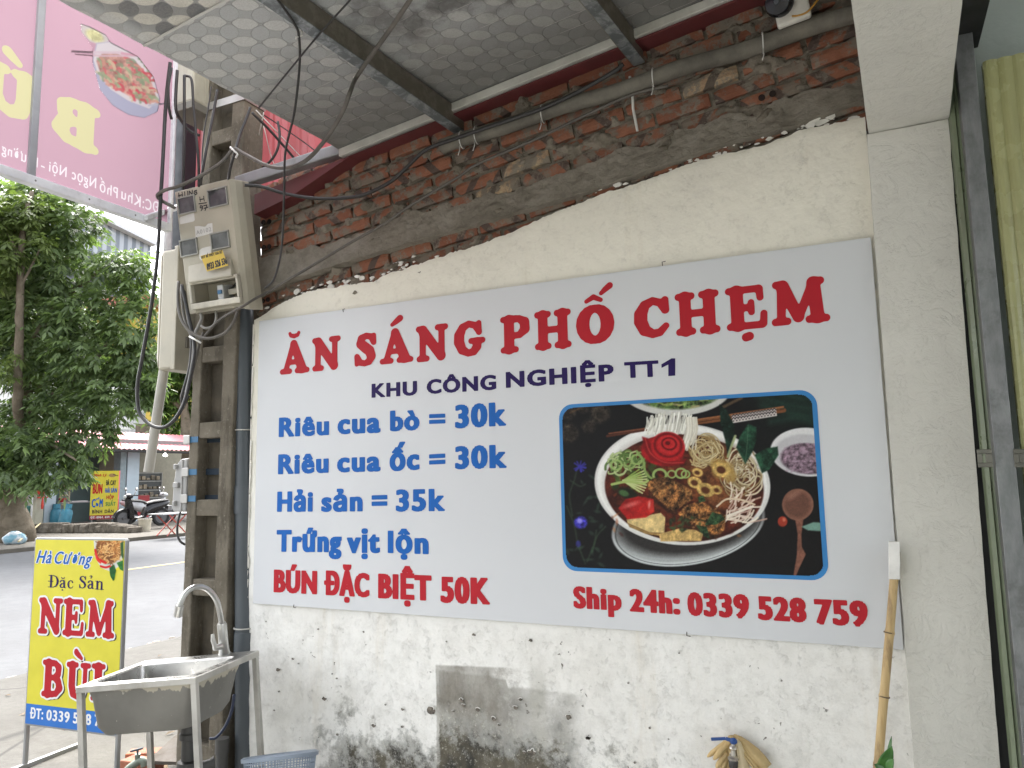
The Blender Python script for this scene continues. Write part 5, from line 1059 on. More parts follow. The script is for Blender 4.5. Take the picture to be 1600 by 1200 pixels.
# ---------------------------------------------------------------- electricity boxes
M_box = plain('dirty_cream_plastic', (0.40, 0.37, 0.29), .5, var=.10, scale=5, dirt=((.19, .16, .115), .65)); M_boxs = plain('box_inside', (0.14, 0.125, 0.10), .7, var=.2, dirt=((.10, .09, .07), .6))
TL = oy(273, 300, -.25); TR_ = oy(358, 281, -.25); Bc = oy(297, 491, -.15)
bu = np.array((1.0, 0, 0)); bv = np.array((0, Bc[1] - TL[1], Bc[2] - TL[2])); BHt = np.linalg.norm(bv); bv /= BHt; bn_ = np.cross(bu, bv); bn_ = bn_ if bn_[1] < 0 else -bn_
BW = TR_[0] - TL[0]; MX = Sheet(TL, bu, bv, bn_)      # a right, b down, N towards the street of the forecourt
mx = thing('meter_box', MX.to(BW / 2, BHt / 2, -.08), 'cream electricity meter box with four windows and an open hatch, on the concrete pole', 'meter box')
def MXp(x, y): return MX.at(x, y)
ha0, hb0 = MXp(292, 441); ha1, hb1 = MXp(371, 430)
a_, b_ = MXp(294, 452), MXp(374, 433); c_, d_ = MXp(302, 478), MXp(376, 458)
h0, h1 = .055, BW - .012; v0, v1 = (a_[1] + b_[1]) / 2, (c_[1] + d_[1]) / 2
DP = .085
m = MB()
def mbox(a0, a1, b0, b1, d0, d1): m.obox(MX.to((a0 + a1) / 2, (b0 + b1) / 2, (d0 + d1) / 2), bu * (a1 - a0) / 2, bv * (b1 - b0) / 2, bn_ * (d1 - d0) / 2)
EXT = .026                                             # the box is wider than its flat front: bevelled right shoulder
mbox(0, BW, 0, v0 - .012, -DP, 0); mbox(0, h0 - .01, v0 - .012, BHt, -DP, -.002); mbox(h1 + .006, BW, v0 - .012, BHt, -DP, -.001); mbox(h0 - .01, h1 + .006, v1 + .012, BHt, -DP, -.0015); mbox(h0 - .01, h1 + .006, v0 - .012, v1 + .012, -DP, -DP + .006)
m.prism([MX.to(BW, -.0, 0), MX.to(BW + EXT * .6, .004, -.016), MX.to(BW + EXT, .006, -.045), MX.to(BW + EXT, .006, -DP), MX.to(BW, 0, -DP)], bv * (BHt + .012)); m.build('case', M_box, mx, bevel=.006)
# raised hood above the hatch
m = MB(); hb = v0 - .095
m.prism([MX.to(.03, hb, .001), MX.to(.05, v0 - .02, .03), MX.to(.05, v0 - .012, .03), MX.to(.05, v0 - .012, .001)], bu * (BW - .07)); m.build('hood', M_box, mx, bevel=.003)
m = MB()
for a0, a1, b0, b1 in ((h0 - .02, h1 + .012, v0 - .02, v0 - .006), (h0 - .02, h1 + .012, v1 + .004, v1 + .03), (h0 - .02, h0 - .006, v0 - .006, v1 + .004), (h1, h1 + .012, v0 - .006, v1 + .004)): mbox(a0, a1, b0, b1, .0005, .02)
m.build('hatch_frame', plain('cream_worn', (0.56, 0.53, 0.44), .5, dirt=((.20, .16, .11), .7), scale=14), mx, bevel=.003)
br = MB(); br.obox(MX.to(lerp(h0, h1, .50), lerp(v0, v1, .58), -.045), bu * .017, bv * .033, bn_ * .03); br_ = br.build('breaker', plain('breaker_white', (.55, .56, .55), .4), mx, bevel=.003)
MB().obox(MX.to(lerp(h0, h1, .50), lerp(v0, v1, .55), -.013), bu * .011, bv * .008, bn_ * .004).build('switch', flat('breaker_blue', (.05, .16, .30), .4), br_)
m = MB(); m.obox(MX.to(lerp(h0, h1, .80), lerp(v0, v1, .60), -.05), bu * .045, bv * .012, bn_ * .02); m.build('terminal_rail', M_box, mx, bevel=.002)
m = MB(); m.tube(smoothpath([MX.to(lerp(h0, h1, .33), v0, -.08), MX.to(lerp(h0, h1, .30), lerp(v0, v1, .5), -.06), MX.to(lerp(h0, h1, .28), v1, -.07)]), .006, 8); m.tube(smoothpath([MX.to(lerp(h0, h1, .45), v0 + .01, -.07), MX.to(lerp(h0, h1, .6), v0 + .03, -.05), MX.to(lerp(h0, h1, .7), v0, -.07)]), .005, 8); m.build('inner_wire', M_bc, mx, smooth=True)
M_wfr = plain('window_rim', (0.30, 0.30, 0.27), .5, var=.15); k = NT('meter_glass', .12, 0, .6); k.color(k.mix(k.step(k.noise(9, 3), .4, .6), (.045, .05, .05), (.10, .105, .105))); M_mgl = k.m
for i, q in enumerate((((280, 311), (304, 306), (305, 329), (281, 335)), ((326, 299), (354, 293), (355, 318), (329, 324)), ((283, 378), (307, 373), (309, 395), (285, 401)), ((331, 367), (357, 361), (358, 384), (333, 390)))):
    A_ = [MXp(*p_) for p_ in q]; a0, a1 = (A_[0][0] + A_[3][0]) / 2, (A_[1][0] + A_[2][0]) / 2; b0, b1 = (A_[0][1] + A_[1][1]) / 2, (A_[2][1] + A_[3][1]) / 2; t = .006
    m = MB()
    for r0 in ((a0 - t, a1 + t, b0 - t, b0), (a0 - t, a1 + t, b1, b1 + t), (a0 - t, a0, b0, b1), (a1, a1 + t, b0, b1)): mbox(*r0, .0005, .007)
    wn = m.build('window', M_wfr, mx, bevel=.0015); m = MB(); mbox(a0, a1, b0, b1, .0004, .0022); m.build('pane', M_mgl, wn)
# hand writing, plates and stickers
MXT = Sheet(TL, bu, -bv, bn_)
def strokes_on(sheet, pl, r, mat, par, h=.0008):
    L = contours([s_ for i_, p_ in enumerate(pl) for s_ in ST(*[(sheet.at(*q)[0] * 100 + i_ * 1e-4, sheet.at(*q)[1] * 100, r * 100) for q in p_])], 0, .02, 26)
    sheet.show([[(x / 100, y / 100) for x, y in q] for q in L], mat, par, h, 'writing')
def z7(*p): return [(240 + a / 4.615, 260 + b / 4.615) for a, b in p]
M_mk = flat('marker_black', (.02, .02, .022), .6)
strokes_on(MXT, [z7((182, 192), (186, 232)), z7((180, 212), (206, 205)), z7((206, 186), (212, 226)), z7((224, 184), (227, 216), (238, 224), (248, 212), (246, 180)), z7((258, 212), (258, 178), (280, 204), (280, 172)), z7((312, 172), (296, 178), (292, 196), (304, 204), (314, 196), (312, 186), (303, 187))], .0026, M_mk, mx)
strokes_on(MXT, [z7((334, 222), (338, 254)), z7((334, 240), (364, 234)), z7((362, 216), (366, 250)), z7((328, 270), (382, 262)), z7((352, 286), (338, 284), (336, 298), (350, 300), (354, 288), (354, 304), (344, 318)), z7((362, 284), (386, 278), (372, 318)), z7((366, 302), (392, 294))], .0024, M_mk, mx)
def patch(name, pts, mat, h=.0006): MXT.show([[MXT.at(*p_) for p_ in z7(*pts)]], mat, mx, h, name)
M_stk = plain('sticker_white', (0.60, 0.59, 0.55), .5, var=.08)
patch('sticker', ((186, 378), (196, 364), (292, 334), (298, 388), (286, 398), (192, 418)), M_stk); patch('sticker', ((298, 432), (330, 430), (372, 436), (392, 414), (424, 408), (428, 480), (304, 514)), M_stk); patch('sticker', ((330, 606), (350, 590), (412, 574), (416, 650), (344, 678), (330, 660)), M_stk); patch('sticker', ((384, 650), (540, 606), (582, 718), (430, 762)), plain('sticker_yellow', (.60, .42, .05), .5, var=.1), .0345)
def mxword(t, zx0, zx1, y0, y1, tp, mat, h, g=.07):
    (l, r, q) = (MXT.at(*z7(p_)[0]) for p_ in ((zx0, y0), (zx1, y1), (zx0, tp))); c = q[1] - l[1]; A = (r[0] - l[0]) / c; MXT.show(place(wordloops(t, A, g)[0], A, l[0], r[0], l[1], r[1], c), mat, mx, h)
mxword('A0102', 310, 418, 494, 466, 464, plain('plate_grey', (.33, .32, .30), .6), .0012, .03)
mxword('HÚT BỂ PHỐT GIÁ RẺ', 390, 540, 672, 630, 652, M_mk, .0352, .06); mxword('0933 526 536', 432, 578, 752, 706, 704, M_mk, .0352, .07)
# tall narrow box on the far side of the pole
m = MB(); NX0, NX1 = oy(243, 480, -.10)[0], oy(279, 480, -.10)[0]; zt_, zb_ = oy(262, 390, -.10)[2], oy(262, 577, -.10)[2]
sb = thing('side_meter_box', ((NX0 + NX1) / 2, 0, zb_), 'tall narrow cream meter box seen edge on, left of the pole with a pipe below', 'meter box')
m.prism([(NX0 + .03, -.10, zb_), (NX1 - .028, -.10, zb_), (NX1 - .028, .12, zb_), (NX0 + .03, .12, zb_)], (0, 0, zt_ - zb_)); m.build('case', M_box, sb, bevel=.012)
m = MB(); m.prism([(NX1 - .026, -.112, zb_ - .006), (NX1 + .0, -.112, zb_ - .006), (NX1 + .002, .12, zb_ - .006), (NX1 - .026, .12, zb_ - .006)], (0, 0, zt_ - zb_ + .012)); m.build('back_plate', M_box, sb, bevel=.004)
m = MB(); m.prism([(NX0, -.085, zb_ + .06), (NX0 + .028, -.098, zb_ + .0), (NX0 + .028, -.098, zt_ - .0), (NX0, -.085, zt_ - .04)], (0, .18, 0)); m.build('door', M_box, sb, bevel=.008)
m = MB(); m.prism([(NX1 + .004, -.06, zb_ + .1), (pole_x(0, 1.8) - .002, -.06, zb_ + .1), (pole_x(0, 1.8) - .002, .1, zb_ + .1), (NX1 + .004, .1, zb_ + .1)], (0, 0, .05)); m.build('bracket', M_boxs, sb)
# box at the top, half hidden by the canopy
tb0, tb1 = oy(267, 170, -.12), oy(301, 165, -.12); tb = thing('upper_meter_box', (tb0[0] + .1, 0, tb0[2]), 'cream meter box high on the pole, half hidden behind the canopy edge and cables', 'meter box')
m = MB(); m.box(tb0[0], tb1[0], -.12, .08, tb0[2] + .01, tb0[2] + .5); m.build('case', M_box, tb, bevel=.01)
m = MB(); m.box(tb0[0] - .005, tb1[0] + .006, -.128, .085, tb0[2] - .03, tb0[2] + .008); m.build('bottom_tray', M_boxs, tb, bevel=.004)
m = MB(); m.box(tb1[0] + .002, pole_x(0, 3.2), -.05, .07, tb0[2] + .03, tb0[2] + .45); m.build('bracket', M_box, tb)
# small hatch box strapped at hand height
jx0, jx1 = oy(269, 760, -.03)[0], oy(291, 760, -.03)[0]; jz0, jz1 = oy(280, 800, -.03)[2], oy(280, 716, -.03)[2]
jb = thing('junction_box', ((jx0 + jx1) / 2, 0, jz0), 'grey rounded plastic junction box strapped to the left side of the pole', 'junction box')
M_jb = plain('grey_plastic', (0.36, 0.355, 0.345), .5, var=.06, dirt=((.25, .24, .22), .5))
m = MB(); cz, cx_ = (jz0 + jz1) / 2, (jx0 + jx1) / 2; hz = (jz1 - jz0) / 2
m.prism([(jx1, -.03, jz0), (jx1, -.03, jz1), (jx0 + .045, -.03, jz1 - .004), (jx0 + .018, -.03, jz1 - .03), (jx0 + .004, -.03, cz), (jx0, -.03, jz0 + .012), (jx0 + .012, -.03, jz0)], (0, .2, 0)); m.build('cover', M_jb, jb, bevel=.012)
m = MB(); m.box(jx1 - .032, jx1 - .022, -.036, .0, jz0 + .004, jz1 - .006); m.build('rim', M_jb, jb, bevel=.003)
for f in (.16, .5, .84):
    m = MB(); z = lerp(jz0, jz1, f); w_ = .014 if f != .5 else .03; m.box(jx0 + .02, jx0 + .02 + w_, -.046, -.031, z - .012, z + .012); m.build('latch', M_jb, jb, bevel=.003)
# open pipe hanging out of the narrow box
tp0, tp1 = oy(256, 560, -.02), oy(232, 738, -.06); tp0[1] += .01
tp = MB(); d_ = tp1 - tp0; tp.tube([tp0, lerp(tp0, tp1, .5), tp1], .022, 16, cap=False); tp.tube([tp1 + d_ * -.001, tp0], .0195, 16, cap=False)
tag(tp.build('hanging_pipe', plain('weathered_pipe', (.34, .325, .285), .6, var=.15, scale=5), smooth=True), 'slanting open plastic pipe hanging from the tall narrow meter box', 'pipe')
# steel arms: pole to banner corner, pole to wall top
a0, a1 = oy(372, 287, -.12), oy(556, 228, .0); tag(MB().bar(a0, a1, .05, .05).build('support_arm', plain('arm_steel', (.27, .275, .275), .45, .5, dirt=((.15, .145, .13), .6)), bevel=.006), 'grey square steel arm between the pole and the top of the brick wall', 'arm')
b0 = oy(296, 318, -.04); b1 = BN.to(BN.at(219, 351)[0], .0, .03); tag(MB().bar(b0, b1, .022, .022).build('banner_brace', M_alu, bevel=.003), 'thin metal tube bracing the lower corner of the pink banner to the pole', 'arm')

# ---------------------------------------------------------------- red sheet wall of the neighbour
M_rs = plain('red_sheet', (0.46, 0.085, 0.095), .5, var=.10, scale=3, dirt=((.34, .10, .10), .5)); RY = .55; m = MB(); pts = []; x = oy(284, 250, RY)[0]; RX0 = x
while x < 1.5:
    for dx, dy in ((0, 0), (.035, -.03), (.075, -.03), (.11, 0), (.13, 0), (.14, -.008), (.15, 0)): pts.append((x + dx, RY + dy))
    x += .19
n_ = len(pts); zb2 = 2.93
m.add([(a, b, zb2) for a, b in pts] + [(a, b, 4.6) for a, b in pts], [(i, i + 1, n_ + i + 1, n_ + i) for i in range(n_ - 1)])
rsw = thing('red_sheet_wall', (0, RY, zb2), 'red ribbed metal sheet wall of the neighbouring house behind the pole', 'wall'); m.build('sheet', M_rs, rsw, fix=False)
MB().box(RX0, 1.6, RY + .03, RY + .08, zb2 - .05, zb2 + .02).build('bottom_rail', plain('dark_rail', (.05, .04, .045), .6), rsw)
nh = tag(MB().box(-.34, 2.0, .42, 4.5, -.02, 2.5).build('neighbour_wall', plain('shaded_render', (.10, .10, .105), .9, bump=.3)), 'dark rendered side wall of the neighbouring house beyond the pole', 'wall')
bp = oy(277, 240, .35); tag(MB().box(bp[0] - .05, bp[0] + .06, .35, .43, 2.2, 4.4).build('dark_post', plain('dark_steel', (.02, .025, .032), .5), bevel=.004), 'dark steel post between the pink banner and the red sheet wall', 'post')
wp = oy(267, 250, .30); tag(MB().tube([(wp[0], .3, 2.2), (wp[0], .3, 4.4)], .022, 12).build('white_pipe', plain('white_pvc', (.66, .66, .68), .4), smooth=True), 'thin white vertical pipe at the right edge of the pink banner', 'pipe')

# ---------------------------------------------------------------- cables
BUN = 'cables on the pole'
H = -.34
cable('power_cable', 'thick cable drooping from the rafter to the pole and left to the meter box', [(660, -34, ('c', .16)), (643, -4, ('c', .14)), (613, 41, ('c', .115)), (560, 116, ('c', .098)), (547, 144, -.6), (535, 175, -.56), (510, 216, -.5), (479, 250, -.44), (447, 262, -.38), (416, 258, -.33), (379, 239, -.29), (365, 233, -.29), (347, 253, -.30), (313, 275, -.32), (279, 291, -.34), (258, 297, -.35), (246, 305, -.35), (252, 313, -.33), (274, 325, -.29)], .0075, M_gc)
cable('tie_knot', 'white cable tie knotting two cables in front of the pole', [(360, 230, -.31), (366, 236, -.32), (371, 241, -.31), (368, 247, -.31)], .004, M_wc, cat='tie')
cable('pole_cable', 'black cable hanging from the canopy edge across the pole to the meter box top', [(391, 168, -.22), (385, 185, -.23), (375, 210, -.25), (367, 238, -.28), (360, 262, -.27), (357, 284, -.24)], .006, M_bc)
cable('drop_wire', 'thin black wire hanging straight down from the first rafter past the meter box', [(420, -22, ('c', .13)), (433, -2, ('c', .12)), (446, 16, ('c', .11)), (460, 37, ('c', .10)), (467, 56, ('c', .098)), (468, 103, -.60), (460, 175, -.52), (446, 237, -.45), (444, 300, -.40), (442, 360, -.34), (438, 400, -.29), (428, 436, -.22), (414, 450, -.16)], .0042, M_bc)
cable('wall_cable', 'black cable looping from the meter box along the bricks up to the conduit', [(382, 289, -.20), (410, 292, -.15), (447, 303, -.10), (494, 310, -.07), (541, 309, -.055), (572, 303, -.05), (610, 284, -.05), (635, 262, -.05), (666, 234, -.05), (713, 216, -.05), (762, 199, -.05), (810, 183, -.05), (856, 166, -.05), (910, 140, -.05), (959, 112, -.05), (974, 100, -.05)], .0075, M_bc)
cable('slanting_cable', 'grey cable slanting across the bare bricks from the pole up to the second rafter', [(319, 526, -.17), (343, 500, -.2), (377, 480, -.2), (400, 466, -.13), (420, 456, -.07), (446, 440, -.03), (500, 408, -.02), (550, 378, -.015), (600, 350, -.015), (640, 322, -.015), (680, 298, -.015), (720, 274, -.015), (747, 256, -.015), (840, 216, -.01), (919, 178, -.01), (990, 147, -.01), (1044, 134, -.0)], .0055, M_gc)
cable('roof_wire', 'thin black wire running under the canopy sheet to its corner', [(560, -18, ('c', .10)), (547, 0, ('c', .10)), (500, 52, ('c', .095)), (452, 110, ('c', .05)), (404, 169, ('c', .01))], .003, M_bc)
cable('loop_cable', 'long black cable hanging beside the pink banner in a wide loop below the meter boxes', [(266, 98, H), (261, 140, H), (258, 180, H), (255, 240, H), (251, 310, H), (246, 400, H), (236, 480, H), (222, 560, H), (215, 600, H), (216, 636, H), (224, 654, H), (240, 666, H), (258, 667, H), (275, 653, H), (288, 628, H + .04), (296, 596, H + .08), (303, 560, H + .1), (304, 543, H + .11), (300, 517, H + .12), (293, 486, H + .12), (284, 445, H + .12)], .0075, M_bc)
for lab, pts, r, mt in (
    ('black cable nearest the pink banner, dropping past the top meter box', [(268, 106, -.38), (263, 135, -.38), (264, 168, -.36), (268, 186, -.33)], .006, M_bc),
    ('straight black cable hanging over the left side of the top meter box', [(277, 110, -.36), (275, 140, -.36), (275, 172, -.35), (284, 190, -.3), (296, 204, -.26), (312, 212, -.22)], .0065, M_bc),
    ('straight black cable hanging over the middle of the top meter box', [(288, 118, -.35), (288, 150, -.35), (288, 190, -.33), (287, 250, -.31), (286, 296, -.27)], .006, M_bc),
    ('black cable bending from the canopy edge over the top meter box corner', [(289, 118, -.34), (299, 124, -.34), (302, 160, -.33), (306, 205, -.31), (310, 250, -.29), (311, 292, -.25)], .0055, M_bc),
    ('black cable slanting down the pole face from the canopy edge', [(340, 140, -.2), (335, 168, -.2), (330, 195, -.22), (322, 235, -.24), (316, 270, -.24), (312, 296, -.22)], .006, M_bc),
    ('thin dark wire beside the slanting cable high on the pole', [(330, 135, -.16), (326, 165, -.16), (319, 205, -.17), (316, 240, -.18), (315, 290, -.2)], .003, M_bc)):
    cable('pole_cable', lab, pts, r, mt, BUN)
for lab, pts, r, mt in (
    ('black cable crossing in front of the red sheet wall', [(394, 176, -.1), (420, 202, .0), (445, 230, .1), (462, 250, .2), (478, 268, .3)], .006, M_bc),
    ('black cable curving down in front of the red sheet wall', [(434, 190, .1), (437, 210, .1), (434, 232, .1), (424, 250, .1), (410, 262, .1)], .006, M_bc),
    ('white wire beside the black cable on the red sheet wall', [(400, 172, -.05), (425, 198, .05), (450, 224, .2), (490, 266, .4)], .0025, M_wc),
    ('white wire falling steeply in front of the red sheet wall', [(412, 176, -.05), (408, 195, 0), (402, 220, .1), (393, 246, .1)], .0025, M_wc),
    ('pale wire slanting right in front of the red sheet wall', [(406, 176, .1), (414, 205, .1), (424, 245, .2), (442, 290, .3)], .002, M_wc),
    ('thin dark wire slanting to the canopy corner in front of the red sheet', [(408, 177, .2), (440, 198, .3), (480, 226, .4), (510, 250, .45)], .003, M_bc)):
    cable('neighbour_wire', lab, pts, r, mt, 'wires before the red sheet wall')
for lab, pts, r, mt in (
    ('widest grey cable loop sagging below the meter box to the downpipe', [(279, 440, -.2), (278, 465, -.22), (280, 488, -.24), (288, 508, -.25), (304, 523, -.25), (326, 529, -.24), (350, 521, -.22), (364, 505, -.19), (371, 486, -.15), (371, 474, -.12)], .0065, M_gc),
    ('grey cable dropping from the open hatch and bending left', [(313, 488, -.13), (315, 498, -.15), (309, 512, -.17), (305, 522, -.18), (303, 540, -.17)], .007, M_lc),
    ('short grey cable curl joining two leads under the meter box', [(337, 486, -.12), (338, 496, -.14), (334, 508, -.16), (322, 513, -.17), (314, 509, -.17)], .0055, M_lc),
    ('grey cable running down the recess edge of the pole below the boxes', [(318, 520, -.12), (312, 535, -.14), (307, 556, -.14), (300, 584, -.16), (293, 612, -.18), (288, 632, -.2), (284, 640, -.2)], .006, M_gc),
    ('dark cable behind the others beside the narrow meter box', [(288, 455, -.14), (293, 490, -.15), (298, 520, -.16), (299, 545, -.17), (296, 575, -.18), (288, 605, -.2), (284, 622, -.2), (287, 632, -.19), (295, 618, -.18)], .0065, M_bc),
    ('second dark cable strung along the narrow meter box', [(283, 450, -.17), (287, 490, -.18), (294, 515, -.19), (302, 530, -.19), (301, 560, -.2), (296, 590, -.21), (290, 615, -.22)], .006, M_gc)):
    cable('hanging_cable', lab, pts, r, mt, 'cables under the meter box')
c_ = MB(); c_.tube([oy(296, 526, -.27), oy(304, 530, -.285), oy(314, 536, -.27)], .004, 8); tag(c_.build('bundle_tie', M_wc), 'pale tie holding the cable bundle under the meter box', 'tie')
cable('street_lead', 'short black cable curling below the junction box on the pole', [(282, 800, -.05), (278, 815, -.06), (277, 832, -.07), (281, 845, -.07), (289, 851, -.05)], .005, M_bc)
for x, y, Y in ((557, 118, -.63), (467, 57, -.69)):
    P_ = under(x, y, .094); tag(MB().tube([P_ + (-.012, 0, -.004), P_ + (0, -.012, -.008), P_ + (.012, 0, 0), P_ + (.006, .004, .04), P_ + (.004, .004, .08)], .003, 6).build('rafter_tie', M_wc), 'white tie holding the thick drooping cable to the first rafter' if x > 500 else 'white tie holding the thin hanging wire to the first rafter', 'tie')

# ---------------------------------------------------------------- sink on its stand
k = NT('brushed_steel', .3, .95, .5); col = k.mix(k.step(k.noise(5, 6, .7), .3, .7), (.34, .335, .32), (.45, .445, .43)); col = k.mix(k.step(k.noise(18, 8, .7), .52, .72, 0, .5), col, (.27, .255, .23)); k.color(col); k.rough(k.step(k.noise(9, 6, .7), .3, .7, .24, .45)); M_ss2 = k.m
k = NT('sink_underside', .55, .35, .4); zz = k.xyz()[2]; drip = k.noise(26, 5, .6, k.mapv((1, 1, .25))); col = k.mix(k.step(k.noise(5, 6), .3, .7), (.185, .18, .165), (.235, .23, .21))
col = k.mix(k.step(k.m2('ADD', k.m2('MULTIPLY', k.m2('SUBTRACT', zz, .70), 11.0), drip), .86, .92), col, (.46, .43, .35)); col = k.mix(k.step(k.noise(60, 3), .70, .73, 0, .8), col, (.5, .48, .42)); k.color(col); k.bump(k.noise(30, 5), .12, .01); M_su = k.m
M_fr = plain('stand_tube', (.47, .46, .43), .45, .45, var=.15, scale=10, dirt=((.27, .22, .16), .7))
SKc = [ad(126.4, 1077, 2.65), ad(304, 1062.5, 2.61), ad(398.6, 1021.7, 3.02), ad(229.7, 1037, 3.06)]   # near-left, near-right, far-right, far-left rim corners
sk = thing('sink_stand', (sum(SKc) / 4) * (1, 1, 0), 'small stainless steel sink on a bare metal leg stand with a tall curved tap', 'sink')
m = MB()
for i in range(4):
    p, q = SKc[i], SKc[(i + 1) % 4]; d = (q - p) / np.linalg.norm(q - p) * .011; m.bar(p - d * 0.98, q + d * .98, .025, .022)
m.build('rim_frame', M_fr, sk, bevel=.002)
lean = np.array((.055, .026, -.742))
for i in range(4):
    p = SKc[i] - (0, 0, .008); MB().bar(p, p + lean, .021, .021, (.95, .3, 0)).build('leg', M_fr, sk, bevel=.002)
ce = sum(SKc) / 4
def bil(s, t, z=0.0):
    a = SKc[0] * (1 - s) * (1 - t) + SKc[1] * s * (1 - t) + SKc[2] * s * t + SKc[3] * (1 - s) * t; return a + np.array((0, 0, z))
def rr(s0, s1, t0, t1, r, n=5):
    o = []
    for cs2, ct, a in ((s1 - r, t1 - r, 0), (s0 + r, t1 - r, 90), (s0 + r, t0 + r, 180), (s1 - r, t0 + r, 270)):
        o += [(cs2 + r * math.cos(R(a + 90 * i / n)), ct + r * math.sin(R(a + 90 * i / n))) for i in range(n + 1)]
    return o
def loft(m, rings):
    n_ = len(rings[0]); o = len(m.v); m.v += [tuple(map(float, p)) for r_ in rings for p in r_]
    m.f += [tuple(o + q for q in (i * n_ + k_, i * n_ + (k_ + 1) % n_, (i + 1) * n_ + (k_ + 1) % n_, (i + 1) * n_ + k_)) for i in range(len(rings) - 1) for k_ in range(n_)]
outer = rr(.0, 1, .0, 1, .02); i0 = (.07, .93, .07, .78); D_ = .165
def rg(k_, r, z, g=0): return [bil(s, t, z) for s, t in rr(i0[0] + k_ - g, i0[1] - k_ + g, i0[2] + k_ - g, i0[3] - k_ + g, r)]
m = MB(); loft(m, [[bil(s, t, .004) for s, t in outer], [bil(s, t, .013) for s, t in outer], rg(-.012, .07, .0135), rg(.0, .07, .008), rg(.012, .07, -.03), rg(.05, .09, -D_ + .02), rg(.075, .11, -D_), rg(.3, .1, -D_ - .004)])
n_ = len(outer); m.f.append(tuple(range(7 * n_, 8 * n_))); m.build('basin', M_ss2, sk, smooth='auto', fix=False)
m = MB(); loft(m, [[bil(s, t, -.011) for s, t in rr(.03, .97, .03, .97, .03)], rg(-.0, .08, -.012, .05), rg(.02, .1, -.05, .05), rg(.05, .11, -D_ + .02, .05), rg(.085, .13, -D_ - .008, .05), rg(.3, .1, -D_ - .012, .05)])
m.f.append(tuple(range(5 * n_, 6 * n_))); m.build('basin_underside', M_su, sk, smooth='auto', fix=False)
m = MB(); q0 = bil(.62, .785, -.055)
for dx in (-.016, -.009, .009, .016): m.obox(q0 + (dx, .0, 0), (.0022, 0, 0), (0, .002, 0), (0, 0, .008))
m.build('overflow_slot', flat('slot_black', (.01, .01, .01), .8), sk)
dr = bil(.5, .5, -D_ - .012)
M_drn = plain('black_drain', (.035, .034, .032), .5, var=.3)
m = MB(); m.lathe([(.045, 0), (.045, -.018), (.032, -.022), (.032, -.05), (.036, -.055), (.036, -.075), (.027, -.08), (.027, -.15), (.04, -.155), (.046, -.2), (.04, -.235), (.03, -.25), (.03, -.6)], dr + (.05, .05, 0), (0, 0, 1), 18); m.tube([dr + (.05, .05, -.19), dr + (.11, .10, -.175), dr + (.12, .11, -.173)], [.02, .02, .028], 12); m.build('drain_trap', M_drn, sk, smooth='auto')
# tap
k = NT('tap_steel', .28, .9, .5); k.color(k.mix(k.step(k.noise(12, 4), .3, .7), (.48, .48, .465), (.60, .60, .58))); M_tap = k.m
fb = ad(351, 1027, 3.02); fm = oy(0, 0, 0)
sp = [fb + (0, 0, .03)] + [ad(x, y, dd) for x, y, dd in ((347, 980, 3.0), (344, 960, 2.98), (339, 940, 2.96), (329, 925, 2.93), (315, 917, 2.90), (300, 919, 2.87), (288, 930, 2.85), (281, 946, 2.84), (278, 962, 2.84))]
m = MB(); m.tube(smoothpath(sp, 5), .0108, 14); sp_ = m.build('tap_spout', M_tap, sk, smooth=True); MB().tube([ad(281, 946, 2.84), ad(277.5, 963, 2.84)], .0155, 14).build('nozzle', M_tap, sp_, smooth='auto')
m = MB(); m.lathe([(.028, 0), (.028, .012), (.022, .016), (.019, .05), (.0185, .14), (.015, .148)], fb, sp[1] - fb, 18); m.build('tap_body', M_tap, sk, smooth='auto')
hp = ad(346, 1010, 2.99); m = MB(); m.tube([hp, ad(335, 1012, 2.96)], .012, 12); m.tube([ad(337, 1014, 2.96), ad(333, 1000, 2.95), ad(332, 991, 2.95)], [.008, .009, .006], 10); m.build('tap_handle', M_tap, sk, smooth='auto')
cable('sink_hose', 'dark blue water hose hanging below the back of the sink', [(366, 1085, -.1), (362, 1110, -.1), (352, 1135, -.12), (338, 1152, -.14), (328, 1154, -.15)], .006, plain('blue_hose', (.02, .03, .07), .4))
ps = oy(347, 1165, -.05); m = MB(); m.tube([(ps[0], -.05, 0), (ps[0], -.05, ps[2])], .024, 14); m.tube([(ps[0], -.05, ps[2] - .03), (ps[0], -.05, ps[2] + .03)], .028, 14); tag(m.build('floor_pipe', plain('dark_pipe', (.07, .068, .065), .5), smooth='auto'), 'short dark drain pipe standing behind the sink', 'pipe')

# ---------------------------------------------------------------- floor things under and beside the sink
gt = oz(212, 1215, 0.0); tz = thing('ground_tap', (gt[0], gt[1], 0), 'small grey green water tap rising from the ground beside loose red bricks', 'tap')
M_gt = plain('grey_green_tap', (.20, .235, .20), .45, .3, var=.15)
def gp(x, y): d = ray(x, y); t = ((gt - CAM) @ CF) / 1.0; return CAM + d * t
m = MB(); m.tube(smoothpath([gp(190, 1212), gp(202, 1200), gp(213, 1192), gp(219, 1188), gp(224, 1190), gp(226, 1196)]), [.02] * 11 + [.018] * 15 if False else .018, 12); m.tube([gp(215, 1192), gp(215, 1178)], .013, 10); m.build('tap_body', M_gt, tz, smooth='auto')
m = MB(); m.bar(gp(204, 1174), gp(223, 1169), .012, .010); m.tube([gp(215, 1180), gp(215, 1172)], .006, 8); m.build('tap_handle', plain('tap_blue_grey', (.07, .085, .10), .4), tz, bevel=.003)
M_lb_ = plain('loose_brick', (.33, .12, .075), .9, var=.2, scale=12, bump=.5, dirt=((.30, .26, .21), .5))
